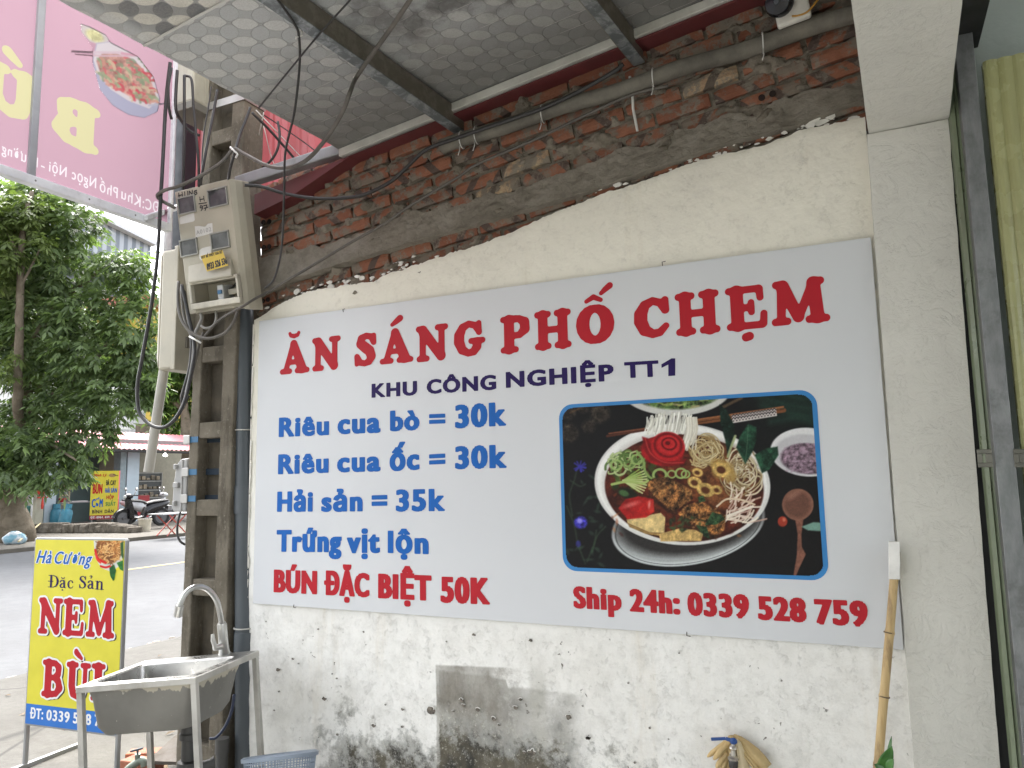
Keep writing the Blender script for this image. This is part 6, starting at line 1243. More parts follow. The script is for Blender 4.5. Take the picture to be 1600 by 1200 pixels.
def loose(px_, py_, ang, z, lab, L=.2):
    c = oz(px_, py_, z); a = np.array((math.cos(R(ang)), math.sin(R(ang)), 0)); b = np.array((-a[1], a[0], 0)); m = MB(); m.obox(c, a * L / 2, b * .045, np.array((0, 0, .028))); return tag(m.build('loose_brick', M_lb_, bevel=.006), lab, 'brick', 'loose bricks under the sink')
loose(222, 1195, 8, .03, 'red brick lying on the ground behind the grey green tap'); loose(228, 1181, 30, .03, 'tilted red brick furthest behind the grey green tap', .18)
m = MB(); c = oz(300, 1172, .10); m.obox(c, (.16, .05, 0), (-.04, .12, .02), (0, .0, .008)); tag(m.build('dark_board', plain('dark_board', (.075, .062, .05), .85, bump=.4)), 'dark dirty board lying under the sink by the pole', 'board')
# blue mesh basin at the foot of the wall
bc_ = oy(438, 1180, -.24); rim_z = bc_[2]; bx = thing('plastic_basin', (bc_[0], bc_[1], rim_z - .22), 'pale blue plastic mesh basin on the floor at the foot of the mouldy wall', 'basin')
k = NT('blue_plastic', .35, 0, .5); k.color(k.mix(k.step(k.noise(8, 4), .3, .7), (.24, .29, .36), (.31, .36, .43))); M_bp = k.m; aw = (bc_ - CAM) * (1, 1, 0); aw /= np.linalg.norm(aw); BAX = tuple(aw * math.sin(R(17)) + np.array((0, 0, math.cos(R(17)))))
BAXn = np.array(BAX); BB = np.array((bc_[0], bc_[1], rim_z)); bu1 = np.cross(BAXn, (1, 0, 0)); bu1 /= np.linalg.norm(bu1); bu2 = np.cross(BAXn, bu1)
RB = (oy(488, 1178, -.24)[0] - oy(390, 1178, -.24)[0]) / 2 * .86
m = MB(); m.lathe([(RB - .004, -.012), (RB + .008, -.012), (RB + .010, .0), (RB, .006), (RB - .006, .003), (RB - .004, -.012)], BB, BAX, 48, cap=False); m.build('rim', M_bp, bx, smooth='auto')
m = MB()
for kx in range(64):
    t = 2 * math.pi * kx / 64; p = bu1 * math.cos(t) + bu2 * math.sin(t); m.bar(BB - BAXn * .01 + p * (RB - .001), BB - BAXn * .21 + p * (RB * .8), .004, .0025, tuple(p))
for j in range(12):
    z = -.02 - j * .016; r_ = lerp(RB - .002, RB * .8, j / 12); m.lathe([(r_ - .001, z), (r_ + .001, z), (r_ + .001, z + .004), (r_ - .001, z + .004), (r_ - .001, z)], BB, BAX, 48, cap=False)
m.build('mesh_side', M_bp, bx)
MB().lathe([(RB * .3, -.212), (RB * .8, -.21), (RB * .8, -.204), (RB * .3, -.206)], BB, BAX, 32).build('bottom', M_bp, bx)
# wall tap with rubber gloves
wt = oy(1144, 1180, -.03); tpz = thing('wall_tap', wt, 'steel wall tap with a blue lever, standing out in front of yellow rubber gloves', 'tap')
def wp_(x, y, Y=-.06): return oy(x, y, Y)
M_lev = plain('blue_lever', (.015, .06, .22), .35); M_chr = plain('worn_chrome', (.50, .47, .42), .3, .85); 
m = MB(); a = wp_(1146, 1157, -.065); m.bar(wp_(1146, 1158, -.07), wp_(1134, 1154, -.07), .004, .011, (0, 0, 1)); m.bar(wp_(1134, 1154, -.07), wp_(1111, 1155, -.075), .004, .0095, (0, 0, 1)); m.ball(wp_(1146, 1158, -.068), (.012, .008, .010), 12, 8); m.build('lever', M_lev, tpz, bevel=.0015)
ax_ = wp_(1146, 1206) - wp_(1145.5, 1160); Lt = np.linalg.norm(ax_)
m = MB(); m.lathe([(.005, 0), (.006, Lt * .10), (.011, Lt * .16), (.012, Lt * .2), (.0075, Lt * .26), (.008, Lt * .44), (.017, Lt * .52), (.016, Lt * .58), (.012, Lt * .62)], wp_(1145.5, 1160), ax_, 16); m.build('tap_body', M_chr, tpz, smooth='auto')
m = MB(); m.lathe([(.013, Lt * .6), (.0145, Lt * .64), (.013, Lt * .84), (.008, Lt * .95), (.008, Lt * 1.5)], wp_(1145.5, 1160), ax_, 16); m.build('spout_collar', M_drn, tpz, smooth='auto')
m = MB(); m.tube([wp_(1145.5, 1180, -.055), wp_(1145.5, 1180, .03)], .011, 12); m.build('inlet', M_chr, tpz, smooth='auto')
k = NT('rubber_glove', .55, 0, .4); k.color(k.mix(k.step(k.noise(7, 5, .6), .3, .7), (.50, .335, .125), (.57, .43, .22))); k.bump(k.m2('ADD', k.noise(18, 5), k.m2('SINE', k.m2('MULTIPLY', k.xyz()[0], 500.0))), .12, .005); M_glv = k.m
def g6(*p): return [(1100 + a / 13.33, 1130 + b / 13.33) for a, b in p]
def finger(m, pts, r, Y):
    P = [oy(x, y, Y_) for (x, y), Y_ in zip(g6(*pts), Y)]; P = smoothpath(P, 4); n_ = len(P); rr_ = [r * (1 if i < n_ - 3 else (1, .93, .72, .3)[i - n_ + 4]) if i >= n_ - 4 else r for i in range(n_)]; m.tube(P, rr_, 12)
g1 = thing('rubber_glove', oy(1130, 1175, -.02), 'yellow rubber glove hanging left of the blue tap lever, two fingers pointing left', 'glove', 'rubber gloves on the tap')
m = MB(); finger(m, [(560, 330), (420, 430), (250, 560), (70, 700)], .0082, (-.02, -.025, -.03, -.034)); finger(m, [(560, 380), (440, 500), (330, 600), (200, 760)], .0090, (-.028, -.034, -.042, -.046)); finger(m, [(470, 600), (420, 700), (330, 810), (260, 960)], .0085, (-.03, -.036, -.04, -.04)); finger(m, [(520, 640), (460, 760), (420, 860), (370, 1020)], .0085, (-.026, -.03, -.035, -.036)); finger(m, [(540, 600), (520, 760), (500, 900), (470, 1060)], .0085, (-.02, -.024, -.026, -.028)); 
m.ball(oy(*g6((520, 500))[0], -.024), (.021, .010, .028), 14, 10); m.build('palm', M_glv, g1, smooth=True)
m = MB(); m.tube(smoothpath([oy(*g6((600, 290))[0], -.02), oy(*g6((600, 500))[0], -.018), oy(*g6((610, 800))[0], -.018), oy(*g6((620, 1200))[0], -.018)], 5), [.015] * 6 + [.02] * 10, 14); m.build('cuff', M_glv, g1, smooth=True)
g2 = thing('rubber_glove', oy(1175, 1175, -.02), 'yellow rubber glove draped right of the tap, its long cuff slanting down to the right', 'glove', 'rubber gloves on the tap')
m = MB()
def sheetstrip(m, L, R_, Y0, Y1, bul=.012):
    n_ = len(L); k_ = 9; o = len(m.v)
    for i in range(n_):
        a = oy(*g6(L[i])[0], Y0); b = oy(*g6(R_[i])[0], Y1)
        for j in range(k_): s = j / (k_ - 1); m.v.append(tuple(lerp(a, b, s) + np.array((0, -bul * math.sin(math.pi * s) - .003 * math.sin(s * 14), 0))))
    m.f += [(o + i * k_ + j, o + i * k_ + j + 1, o + (i + 1) * k_ + j + 1, o + (i + 1) * k_ + j) for i in range(n_ - 1) for j in range(k_ - 1)]
sheetstrip(m, [(560, 250), (690, 330), (760, 420), (880, 600), (1060, 800), (1220, 960)], [(640, 235), (780, 290), (930, 380), (1130, 530), (1290, 700), (1400, 850)], -.03, -.008, .014)
sheetstrip(m, [(620, 330), (700, 380), (740, 560), (860, 720), (1000, 900), (1150, 1080)], [(690, 330), (780, 430), (900, 570), (1040, 720), (1180, 900), (1290, 1060)], -.04, -.02, .010)
o_ = m.build('cuff', M_glv, g2, smooth=True, fix=False); s2 = o_.modifiers.new('Solid', 'SOLIDIFY'); s2.thickness = .003
m = MB(); sheetstrip(m, [(620, 300), (670, 380), (690, 560), (680, 760), (670, 1100)], [(690, 330), (760, 400), (850, 620), (920, 820), (1000, 1100)], -.05, -.035, .012); o_ = m.build('back_of_hand', plain('glove_pale', (.60, .50, .32), .55), g2, smooth=True, fix=False); s2 = o_.modifiers.new('Solid', 'SOLIDIFY'); s2.thickness = .003
# bamboo pole leaning in the corner, with a white paper sleeve
bb = thing('bamboo_stick', (2.35, -.1, 0), 'tan bamboo stick with a white sleeve on top, leaning between the sign and the pillar', 'stick')
p0, p1 = oy(1397.5, 880, -.045), oy(1374, 1190, -.10); dv = (p1 - p0); p2 = p0 + dv * (p0[2] / -dv[2]) * .995; ptop_ = oy(1398.5, 862, -.043)
k = NT('bamboo', .45, 0, .4); col = k.mix(k.step(k.noise(4, 5, .6, k.mapv((14, 14, 1))), .3, .7), (.44, .30, .13), (.56, .41, .20)); col = k.mix(k.step(k.noise(7, 7, .7, k.mapv((3, 3, .6))), .5, .66, 0, .8), col, (.22, .145, .075)); k.color(col); M_bam = k.m
nodes = [0.0] + [((oy(0, y, -.05) - oy(0, 880, -.05))[2] / dv[2]) for y in ()] ; m = MB(); P = []; rr_ = []
zn = [oy(1390, 988, -.06)[2], oy(1381, 1088, -.08)[2]]; zn += [zn[1] - (zn[0] - zn[1]) * k_ for k_ in (1.05, 2.1, 3.1)]
for z in np.linspace(ptop_[2], .0, 160):
    t = (z - p0[2]) / dv[2]; P.append(p0 + dv * t + np.array((.002 * math.sin(z * 7), 0, 0))); near = min(abs(z - q) for q in zn); rr_.append(.0118 + .0022 * math.exp(-(near / .006) ** 2) + .001 * (1 - z))
m.tube(P, rr_, 14); m.build('culm', M_bam, bb, smooth=True)
for q in zn[:3]:
    t = (q - p0[2]) / dv[2]; c = p0 + dv * t; MB().tube([c - dv / np.linalg.norm(dv) * .0018, c + dv / np.linalg.norm(dv) * .0018], .0146, 14).build('node_ring', plain('bamboo_node', (.12, .08, .045), .7), bb)
sl0, sl1 = oy(1397, 846, -.06), oy(1397.5, 905, -.06); m = MB(); m.obox((sl0 + sl1) / 2, (.0145, 0, 0), (0, .006, 0), (sl1 - sl0) / 2); m.build('paper_sleeve', plain('white_sleeve', (.78, .77, .73), .6), bb, bevel=.002)
# leafy plant poking up in the corner
pl = thing('leafy_plant', (2.30, -.25, 0), 'glossy green leaves of a plant poking up at the foot of the pillar', 'plant')
k = NT('plant_leaf', .35, 0, .5); k.color(k.mix(k.step(k.noise(30, 3), .3, .7), (.03, .115, .018), (.06, .19, .03))); M_leaf0 = k.m
def leaf(base, tip, wd, up):
    m = MB(); base, tip = np.asarray(base), np.asarray(tip); ax_ = tip - base; s_ = np.cross(ax_, np.asarray(up, float)); s_ /= np.linalg.norm(s_); nn = np.cross(s_, ax_); nn /= np.linalg.norm(nn); n_ = 9
    for i in range(n_):
        t = i / (n_ - 1); w_ = wd * math.sin(math.pi * min(1, t * .98 + .02)) ** .8; c = base + ax_ * t + nn * .02 * math.sin(math.pi * t) * np.linalg.norm(ax_) * 5 * .2
        for s in (-1, -.5, 0, .5, 1): m.v.append(tuple(c + s_ * w_ * s + nn * abs(s) * w_ * .35))
    m.f = [(i * 5 + j, i * 5 + j + 1, i * 5 + 6 + j, i * 5 + 5 + j) for i in range(n_ - 1) for j in range(4)]; o_ = m.build('leaf', M_leaf0, pl, smooth=True, fix=False); s2 = o_.modifiers.new('Solid', 'SOLIDIFY'); s2.thickness = .001
vw = CAM - oy(1385, 1190, -.2); vw /= np.linalg.norm(vw)
leaf(oy(1372, 1212, -.2), oy(1394, 1166, -.22), .016, vw + (.3, 0, .2)); leaf(oy(1385, 1222, -.22), oy(1393, 1150, -.2), .007, vw + (-.6, 0, 0)); leaf(oy(1385, 1210, -.24), oy(1366, 1194, -.25), .012, vw + (0, 0, .8)); leaf(oy(1386, 1206, -.26), oy(1396, 1186, -.27), .011, vw + (0, .3, .5))
m = MB(); m.tube([oy(1384, 1230, -.22) * (1, 1, 0), oy(1384, 1230, -.22), oy(1384, 1206, -.22)], .004, 8); m.build('stem', M_leaf0, pl)
m = MB(); pc_ = oy(1384, 1230, -.22) * (1, 1, 0); m.lathe([(.06, 0), (.085, .16), (.09, .17), (.08, .17), (.075, .15), (.01, .14)], pc_, (0, 0, 1), 20); m.build('pot', plain('plant_pot', (.25, .11, .07), .8), pl, smooth='auto')
# ================================================================== across the road
FX = -22.0
def fy(px_, X=FX): return ox(px_, 780, X)[1]
def fz(px_, py_, X=FX): return ox(px_, py_, X)[2]
def wallbox(m, X0, X1, pa, pb, z0, z1): m.box(min(X0, X1), max(X0, X1), fy(pa, max(X0, X1)), fy(pb, max(X0, X1)), z0, z1); return m
GZ = .02
M_pb = plain('pale_blue_paint', (.42, .50, .55), .7, var=.06, scale=2); M_bg = plain('beige_paint', (.40, .37, .29), .7, var=.1, scale=2); M_tl = plain('teal_paint', (.13, .19, .19), .6, var=.1, scale=2)
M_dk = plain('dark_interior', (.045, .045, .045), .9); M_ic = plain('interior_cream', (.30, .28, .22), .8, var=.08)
sh = thing('shop_house', (-24, fy(180), GZ), 'one storey shop across the road with pale blue columns and a pink red awning', 'house')
zt = fz(205, 705); zrow = zt + .25
for pa, pb in ((70, 88), (197, 216), (322, 340)): wallbox(MB(), FX - .45, FX, pa, pb, GZ, zrow).build('column', M_pb, sh, bevel=.02)
wallbox(MB(), FX - .35, FX - .0, 186, 195, GZ, zrow).build('door_frame', plain('grey_blue_paint', (.24, .30, .32), .6), sh)
m = MB(); wallbox(m, -26.6, -26.4, 60, 345, GZ, zrow); m.build('back_wall', M_ic, sh)
m = MB(); wallbox(m, -24.2, -24.0, 84, 164, GZ, zrow); m.build('partition', M_tl, sh)
wallbox(MB(), -24.6, -24.3, 166, 174, GZ, zrow).build('dark_door', M_dk, sh)
wallbox(MB(), -26.4, FX - .2, 204, 209, GZ, zrow).build('cross_wall', M_bg, sh)
wallbox(MB(), -26.5, FX - .02, 66, 342, zrow, zrow + .18).build('roof_slab', plain('grey_slab', (.22, .22, .215), .8), sh)
wallbox(MB(), -26.6, FX + .3, 60, 345, -.1, GZ + .08).build('floor', plain('shop_floor', (.25, .235, .21), .7), sh)
def ribbed(m, X0, z0, X1, z1, ya, yb, pitch=.2, amp=.035):
    n_ = int((yb - ya) / pitch * 4); o = len(m.v)
    for i in range(n_ + 1):
        y = ya + (yb - ya) * i / n_; b_ = amp * (1 if i % 4 in (1, 2) else 0); m.v += [(X0, y, z0 + b_), (X1, y, z1 + b_)]
    m.f += [(o + 2 * i, o + 2 * i + 1, o + 2 * i + 3, o + 2 * i + 2) for i in range(n_)]
m = MB(); ribbed(m, FX - 1.6, fz(240, 684) + .25, FX + .75, fz(240, 703, FX + .75), fy(40), fy(340)); m.build('awning', plain('faded_red_sheet', (.62, .20, .22), .5, var=.1, scale=1), sh, fix=False)
m = MB(); m.tube([(FX + .7, fy(40), fz(240, 704, FX + .7) - .05), (FX + .7, fy(340), fz(240, 704, FX + .7) - .05)], .035, 8); m.build('gutter', M_dk, sh)
nm = MB(); lp = ox(258, 712, -24.5); nm.lathe([(.03, .1), (.06, .06), (.08, .0), (.05, -.03)], lp, (0, 0, 1), 14); k = NT('lit_bulb'); k.put(k.b.inputs['Emission Color'], (1, .97, .9)); k.b.inputs['Emission Strength'].default_value = 6
tag(nm.build('ceiling_lamp', k.m, smooth=True), 'lit white lamp hanging inside the shop across the road', 'lamp')
# house at the left, dark openings
lh = thing('corner_house', (-24, fy(20), GZ), 'low house behind the big tree with a beige column and dark gate', 'house')
wallbox(MB(), FX - .3, FX + .1, 56, 69, GZ, 3.1).build('column', plain('stained_beige', (.44, .42, .33), .8, dirt=((.27, .25, .18), .7), scale=2), lh, bevel=.02)
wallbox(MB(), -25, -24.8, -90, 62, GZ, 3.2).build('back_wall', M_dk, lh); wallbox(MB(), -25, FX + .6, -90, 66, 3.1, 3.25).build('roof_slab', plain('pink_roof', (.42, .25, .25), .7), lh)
wallbox(MB(), FX - .3, FX, -2, 14, GZ, 3.1).build('column', M_bg, lh); wallbox(MB(), FX - .1, FX - .04, 32, 50, fz(40, 785), fz(40, 752)).build('white_board', plain('board_white', (.42, .42, .41), .6), lh)
m = MB()
for q in range(7): y = lerp(fy(30), fy(56), q / 6); m.box(FX - .2, FX - .17, y - .015, y + .015, fz(40, 752), 3.0)
for z in (fz(40, 752), fz(40, 735), fz(40, 718)): m.box(FX - .21, FX - .16, fy(30), fy(56), z - .02, z + .02)
m.build('gate_grille', plain('gate_steel', (.14, .15, .155), .5), lh)
# white balcony house behind, yellow house, old brick wall, warehouse
bh = thing('balcony_house', (-31, fy(180, -30), GZ), 'white two storey house behind the shop with louvred balcony rails', 'house')
M_wl = plain('white_house_paint', (.62, .62, .61), .7, var=.05, scale=1); m = MB(); wallbox(m, -34, -31.6, 40, 216, GZ, fz(180, 600, -31.6)); m.build('wall', M_wl, bh); wallbox(MB(), -31.6, -30, 40, 222, fz(200, 694, -30), fz(200, 684, -30)).build('balcony_floor', M_wl, bh)
wallbox(MB(), -30.4, -30, 211, 222, GZ, fz(215, 618, -30)).build('column', plain('grey_column', (.47, .475, .47), .7), bh)
m = MB()
for q in range(9): z = fz(180, 686 - q * 7.2, -30); wallbox(m, -30.12, -30.02, 60, 211, z - .05, z + .05)
m.build('louvre_rail', plain('louvre_white', (.58, .585, .60), .5), bh)
for a_, b_ in ((68, 84), (110, 128), (150, 166)): wallbox(MB(), -31.62, -31.55, a_, b_, fz(120, 676, -31.6), fz(120, 630, -31.6)).build('window', flat('far_window', (.07, .085, .10), .15), bh)
yh = thing('yellow_house', (-45, fy(245, -44), GZ), 'yellow house with a brick red roof edge far behind the tree', 'house')
wallbox(MB(), -50, -44, 206, 300, GZ, fz(245, 482, -44)).build('wall', plain('yellow_paint', (.52, .37, .07), .8, var=.08, scale=1), yh); wallbox(MB(), -50.5, -43.4, 200, 306, fz(245, 482, -44), fz(245, 468, -44)).build('roof_edge', plain('brick_roof', (.36, .13, .09), .8), yh)
for a_, b_ in ((228, 238), (250, 262)): wallbox(MB(), -44.05, -43.95, a_, b_, fz(240, 640, -44), fz(240, 600, -44)).build('window', flat('far_window', (.07, .085, .10), .15), yh)
ob = tag(wallbox(MB(), -29.3, -29, 214, 420, GZ, fz(250, 664, -29)).build('old_brick_wall', plain('aged_brick', (.15, .12, .09), .9, var=.35, scale=3, bump=.5)), 'weathered brown brick wall behind the shop roof, right of the white balcony', 'wall')
wh = thing('warehouse', (-70, fy(170, -60), GZ), 'tall warehouse with blue grey corrugated gable behind the treetop', 'warehouse')
k = NT('corrugated_blue', .5, .2, .4); s_ = k.xyz(); st_ = k.m2('FRACT', k.m2('MULTIPLY', s_[1], 1.15)); k.color(k.mix(k.step(st_, .42, .58), (.20, .225, .26), (.40, .43, .47))); M_cg = k.m
A_, B_ = ox(60, 300, -60), ox(236, 386, -60); m = MB(); m.prism([(-60, A_[1] - 12, 0), (-60, B_[1], 0), (-60, B_[1], B_[2] + .1), (-60, A_[1] - 12, A_[2] - 2)], (-14, 0, 0)); m.v[3] = (-60, A_[1], A_[2]); m.v[7] = (-74, A_[1], A_[2]); m.build('wall', M_cg, wh)
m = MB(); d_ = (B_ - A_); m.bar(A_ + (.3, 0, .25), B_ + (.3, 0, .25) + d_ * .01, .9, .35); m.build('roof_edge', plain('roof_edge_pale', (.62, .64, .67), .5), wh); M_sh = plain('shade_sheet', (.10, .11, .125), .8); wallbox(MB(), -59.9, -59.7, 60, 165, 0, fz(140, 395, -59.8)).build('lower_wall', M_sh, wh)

# ---------------------------------------------------------------- trees
def leafmesh(name, par, clumps, n_sp, size, seed, cols, mat):
    """many drooping sprays of paired leaflets, gathered in uneven clumps: (centre, radius)"""
    g = np.random.default_rng(seed); vol = np.array([r ** 2.2 for _, r in clumps]); pick = g.choice(len(clumps), n_sp, p=vol / vol.sum())
    C_ = np.array([c for c, _ in clumps])[pick]; r_ = np.array([r for _, r in clumps])[pick]
    r_ = r_ * .92; u = g.normal(size=(n_sp, 3)); u /= np.linalg.norm(u, axis=1)[:, None]; rad = g.uniform(.25, 1, n_sp) ** .45 * g.uniform(.85, 1.18, n_sp)
    P = C_ + u * (r_ * rad)[:, None] * np.array((1, 1, .8))
    d = u * np.array((1, 1, .35)) + g.normal(size=(n_sp, 3)) * .5 + np.array((0, 0, -.25)); d /= np.linalg.norm(d, axis=1)[:, None]
    tone = g.uniform(0, 1, n_sp) * .6 + .4 * np.clip(rad - .3, 0, 1)
    V = []; F = []; K = []
    sc_ = size * g.uniform(.7, 1.3, n_sp); nl = 9
    up = np.array((0, 0, 1.0)); side = np.cross(d, up); side /= (np.linalg.norm(side, axis=1)[:, None] + 1e-9); nn = np.cross(side, d)
    for j in range(nl):
        t = j // 2 / 4.0; sg = 1 if j % 2 else -1
        if j == nl - 1: base = P + d * (sc_ * 1.0)[:, None]; dirn = d + np.array((0, 0, -.35))
        else: base = P + d * (sc_ * t)[:, None] - up * (sc_ * .18 * t * t)[:, None]; dirn = side * sg * .9 + d * .55 + np.array((0, 0, -.45)) + g.normal(size=(n_sp, 3)) * .18
        dirn /= np.linalg.norm(dirn, axis=1)[:, None]; L = (sc_ * g.uniform(.55, .85, n_sp))[:, None]; wv = np.cross(dirn, nn + g.normal(size=(n_sp, 3)) * .35); wv /= (np.linalg.norm(wv, axis=1)[:, None] + 1e-9); W = L * .17
        q = np.stack([base, base + dirn * L * .45 + wv * W, base + dirn * L - np.array((0, 0, .12)) * L, base + dirn * L * .45 - wv * W], 1); o = len(V) * 0
        V.append(q); tn = np.clip(tone + g.normal(size=n_sp) * .12, 0, 1)[:, None]; K.append(np.array(cols[0]) * (1 - tn) + np.array(cols[1]) * tn)
    Vv = np.concatenate([q.reshape(-1, 3) for q in V]); Kk = np.repeat(np.concatenate(K), 4, 0); nF = len(Vv) // 4
    me = bpy.data.meshes.new(name); me.vertices.add(len(Vv)); me.vertices.foreach_set('co', Vv.astype(np.float32).ravel()); me.loops.add(nF * 4); me.loops.foreach_set('vertex_index', np.arange(nF * 4, dtype=np.int32)); me.polygons.add(nF); me.polygons.foreach_set('loop_start', np.arange(0, nF * 4, 4, dtype=np.int32)); me.polygons.foreach_set('loop_total', np.full(nF, 4, np.int32)); me.update()
    at = me.color_attributes.new('Col', 'FLOAT_COLOR', 'POINT'); at.data.foreach_set('color', np.concatenate([Kk, np.ones((len(Kk), 1))], 1).astype(np.float32).ravel())
    o = bpy.data.objects.new(name, me); COL.objects.link(o); me.materials.append(mat); o.parent = par; o.matrix_parent_inverse = parent_inv(par); return o
k = NT('leaf', .42, 0, .45); k.color(k.attr('Col')); tr = k.n('ShaderNodeBsdfTranslucent'); k.put(tr.inputs[0], k.mix(1.0, k.attr('Col'), (1.5, 1.7, .8), 'MULTIPLY')); m_ = k.n('ShaderNodeMixShader'); m_.inputs[0].default_value = .38
k.t.links.new(k.b.outputs[0], m_.inputs[1]); k.t.links.new(tr.outputs[0], m_.inputs[2]); k.t.links.new(m_.outputs[0], k.t.nodes['Material Output'].inputs[0]); M_leaf = k.m
k = NT('bark', .9, 0, .2); col = k.mix(k.step(k.noise(3, 7, .7), .3, .7), (.11, .088, .062), (.21, .175, .13)); k.color(col); k.bump(k.noise(14, 7, .7), .9, .03); M_bark = k.m
def branch(m, pts, r0, r1):
    P = smoothpath(pts, 5); n_ = len(P); m.tube([p + np.array((0, 0, 0)) + np.array([fbm(p[0] * 3, p[1] * 3, p[2] * 3 + q) for q in (0, 5, 9)]) * r0 * .25 for p in P], [lerp(r0, r1, i / (n_ - 1)) * (1 + .1 * fbm(i * .7, 2, 1)) for i in range(n_)], 12)
def clump(D, *a): return [(ad(x, y, D + dd), r * D / FPX) for x, y, r, dd in a]
tb_ = oz(24, 846, GZ); D0 = (tb_ - CAM) @ CF
t1 = thing('street_tree', tb_, 'large leafy tree with a thick knotted trunk on the far side of the road', 'tree')
m = MB(); T = lambda x, y, d=0: ad(x, y, D0 + d)
branch(m, [tb_ - (0, 0, .3), T(22, 826), T(14, 790), T(20, 752), T(30, 720, .1), T(36, 690, .2), T(40, 640, .3), T(30, 560, .5), T(24, 480, .6), T(40, 380, .8)], .46, .07)
branch(m, [T(22, 752), T(4, 728), T(-14, 700), T(-28, 640, .2), T(-24, 540, .4), T(10, 430, .6)], .24, .06); branch(m, [T(38, 660, .2), T(60, 636), T(105, 602), T(150, 560, -.3), T(180, 520, -.4)], .15, .03); branch(m, [T(32, 580, .4), T(60, 520), T(96, 468), T(142, 434, -.3), T(180, 400, -.4)], .12, .03); branch(m, [T(35, 700), T(60, 690, -.6), T(90, 700, -1.1), T(120, 720, -1.4)], .09, .02); branch(m, [T(30, 480, .5), T(70, 420, .5), T(110, 360, .5), T(130, 310, .4)], .10, .02); branch(m, [T(36, 690, .1), T(28, 640, -.6), T(29, 560, -1.0), T(31, 480, -1.1), T(33, 400, -1.1), T(37, 350, -1.0), T(50, 300, -.8)], .13, .05); branch(m, [T(33, 410, -1.1), T(15, 370, -1.2), T(0, 340, -1.2)], .05, .02); branch(m, [T(31, 450, -1.1), T(50, 415, -1.1), T(62, 390, -1.1)], .04, .015); branch(m, [T(8, 800, -.1), T(2, 826, -.2), T(0, 848, -.3)], .3, .22)
m.build('trunk', M_bark, t1, smooth=True, fix=False)
leafmesh('crown', t1, clump(D0, (20, 330, 62, .5), (70, 320, 58, .2), (120, 350, 42, -.2), (40, 400, 66, .6), (100, 420, 58, 0), (-40, 380, 80, .8), (-60, 480, 90, .8), (10, 480, 70, .8), (70, 500, 62, 0), (128, 490, 52, -.5), (160, 420, 30, -.5), (190, 415, 34, -.8), (216, 425, 24, -.9), (185, 465, 34, -.6), (205, 505, 34, -.8), (150, 545, 56, -.6), (205, 560, 38, -.8), (228, 590, 22, -.8), (95, 570, 55, .2), (30, 570, 60, .6), (180, 610, 50, -.6), (215, 630, 26, -.7), (120, 630, 52, -.3), (60, 640, 44, .3), (5, 650, 44, .5), (140, 680, 34, -.6), (90, 690, 38, -.8), (178, 668, 16, -.5), (40, 700, 44, -.4), (70, 735, 32, -1.0), (105, 725, 32, -1.1), (-10, 700, 46, -.2), (20, 715, 30, -.6), (95, 745, 20, -1.2), (236, 520, 20, -.8), (238, 560, 18, -.8), (226, 470, 20, -.9), (232, 612, 16, -.8), (14, 744, 24, -1.3), (48, 758, 18, -1.3), (-14, 740, 26, -1.0), (30, 690, 26, -1.4)), 5700, .28, 4, ((.032, .054, .023), (.20, .27, .12)), M_leaf)
D2 = D0 - 1.2
leafmesh('young_foliage', t1, clump(D2, (8, 395, 30, 0), (-14, 420, 44, 0), (20, 350, 34, .2), (50, 330, 34, .2), (-30, 340, 50, 0), (62, 385, 18, 0), (0, 580, 22, .0), (12, 555, 16, .1)), 900, .22, 8, ((.07, .10, .03), (.20, .25, .09)), M_leaf)
D3 = 33.0; t3 = thing('garden_tree', ad(288, 780, D3) * (1, 1, 0), 'smaller tree behind the shop roof between the slanting pipe and the concrete pole', 'tree')
m = MB(); branch(m, [ad(292, 760, D3) * (1, 1, 0), ad(292, 690, D3), ad(288, 640, D3), ad(284, 590, D3), ad(270, 540, D3)], .3, .07); branch(m, [ad(288, 640, D3), ad(262, 620, D3), ad(250, 600, D3)], .14, .04); m.build('trunk', M_bark, t3, smooth=True, fix=False)
leafmesh('crown', t3, clump(D3, (266, 596, 26, 0), (246, 625, 20, .4), (285, 570, 34, .5), (258, 560, 24, .8), (240, 588, 14, .4), (280, 640, 24, .6), (262, 668, 16, .6), (300, 620, 40, 1), (330, 560, 60, 1), (248, 655, 10, .5)), 1900, .34, 12, ((.03, .06, .016), (.14, .22, .055)), M_leaf)
D4 = 52.0; t4 = thing('far_tree', ad(190, 780, D4) * (1, 1, 0), 'dark tree in the gap between the warehouse and the white balcony house', 'tree')
m = MB(); branch(m, [ad(150, 770, D4) * (1, 1, 0), ad(150, 690, D4), ad(146, 600, D4)], .4, .1); m.build('trunk', M_bark, t4, smooth=True, fix=False)
leafmesh('crown', t4, clump(D4, (140, 560, 40, 0), (180, 590, 30, 0), (100, 590, 40, 0), (60, 560, 50, 0), (150, 510, 36, 1), (90, 480, 40, 1)), 1500, .5, 19, ((.03, .055, .02), (.11, .17, .06)), M_leaf)

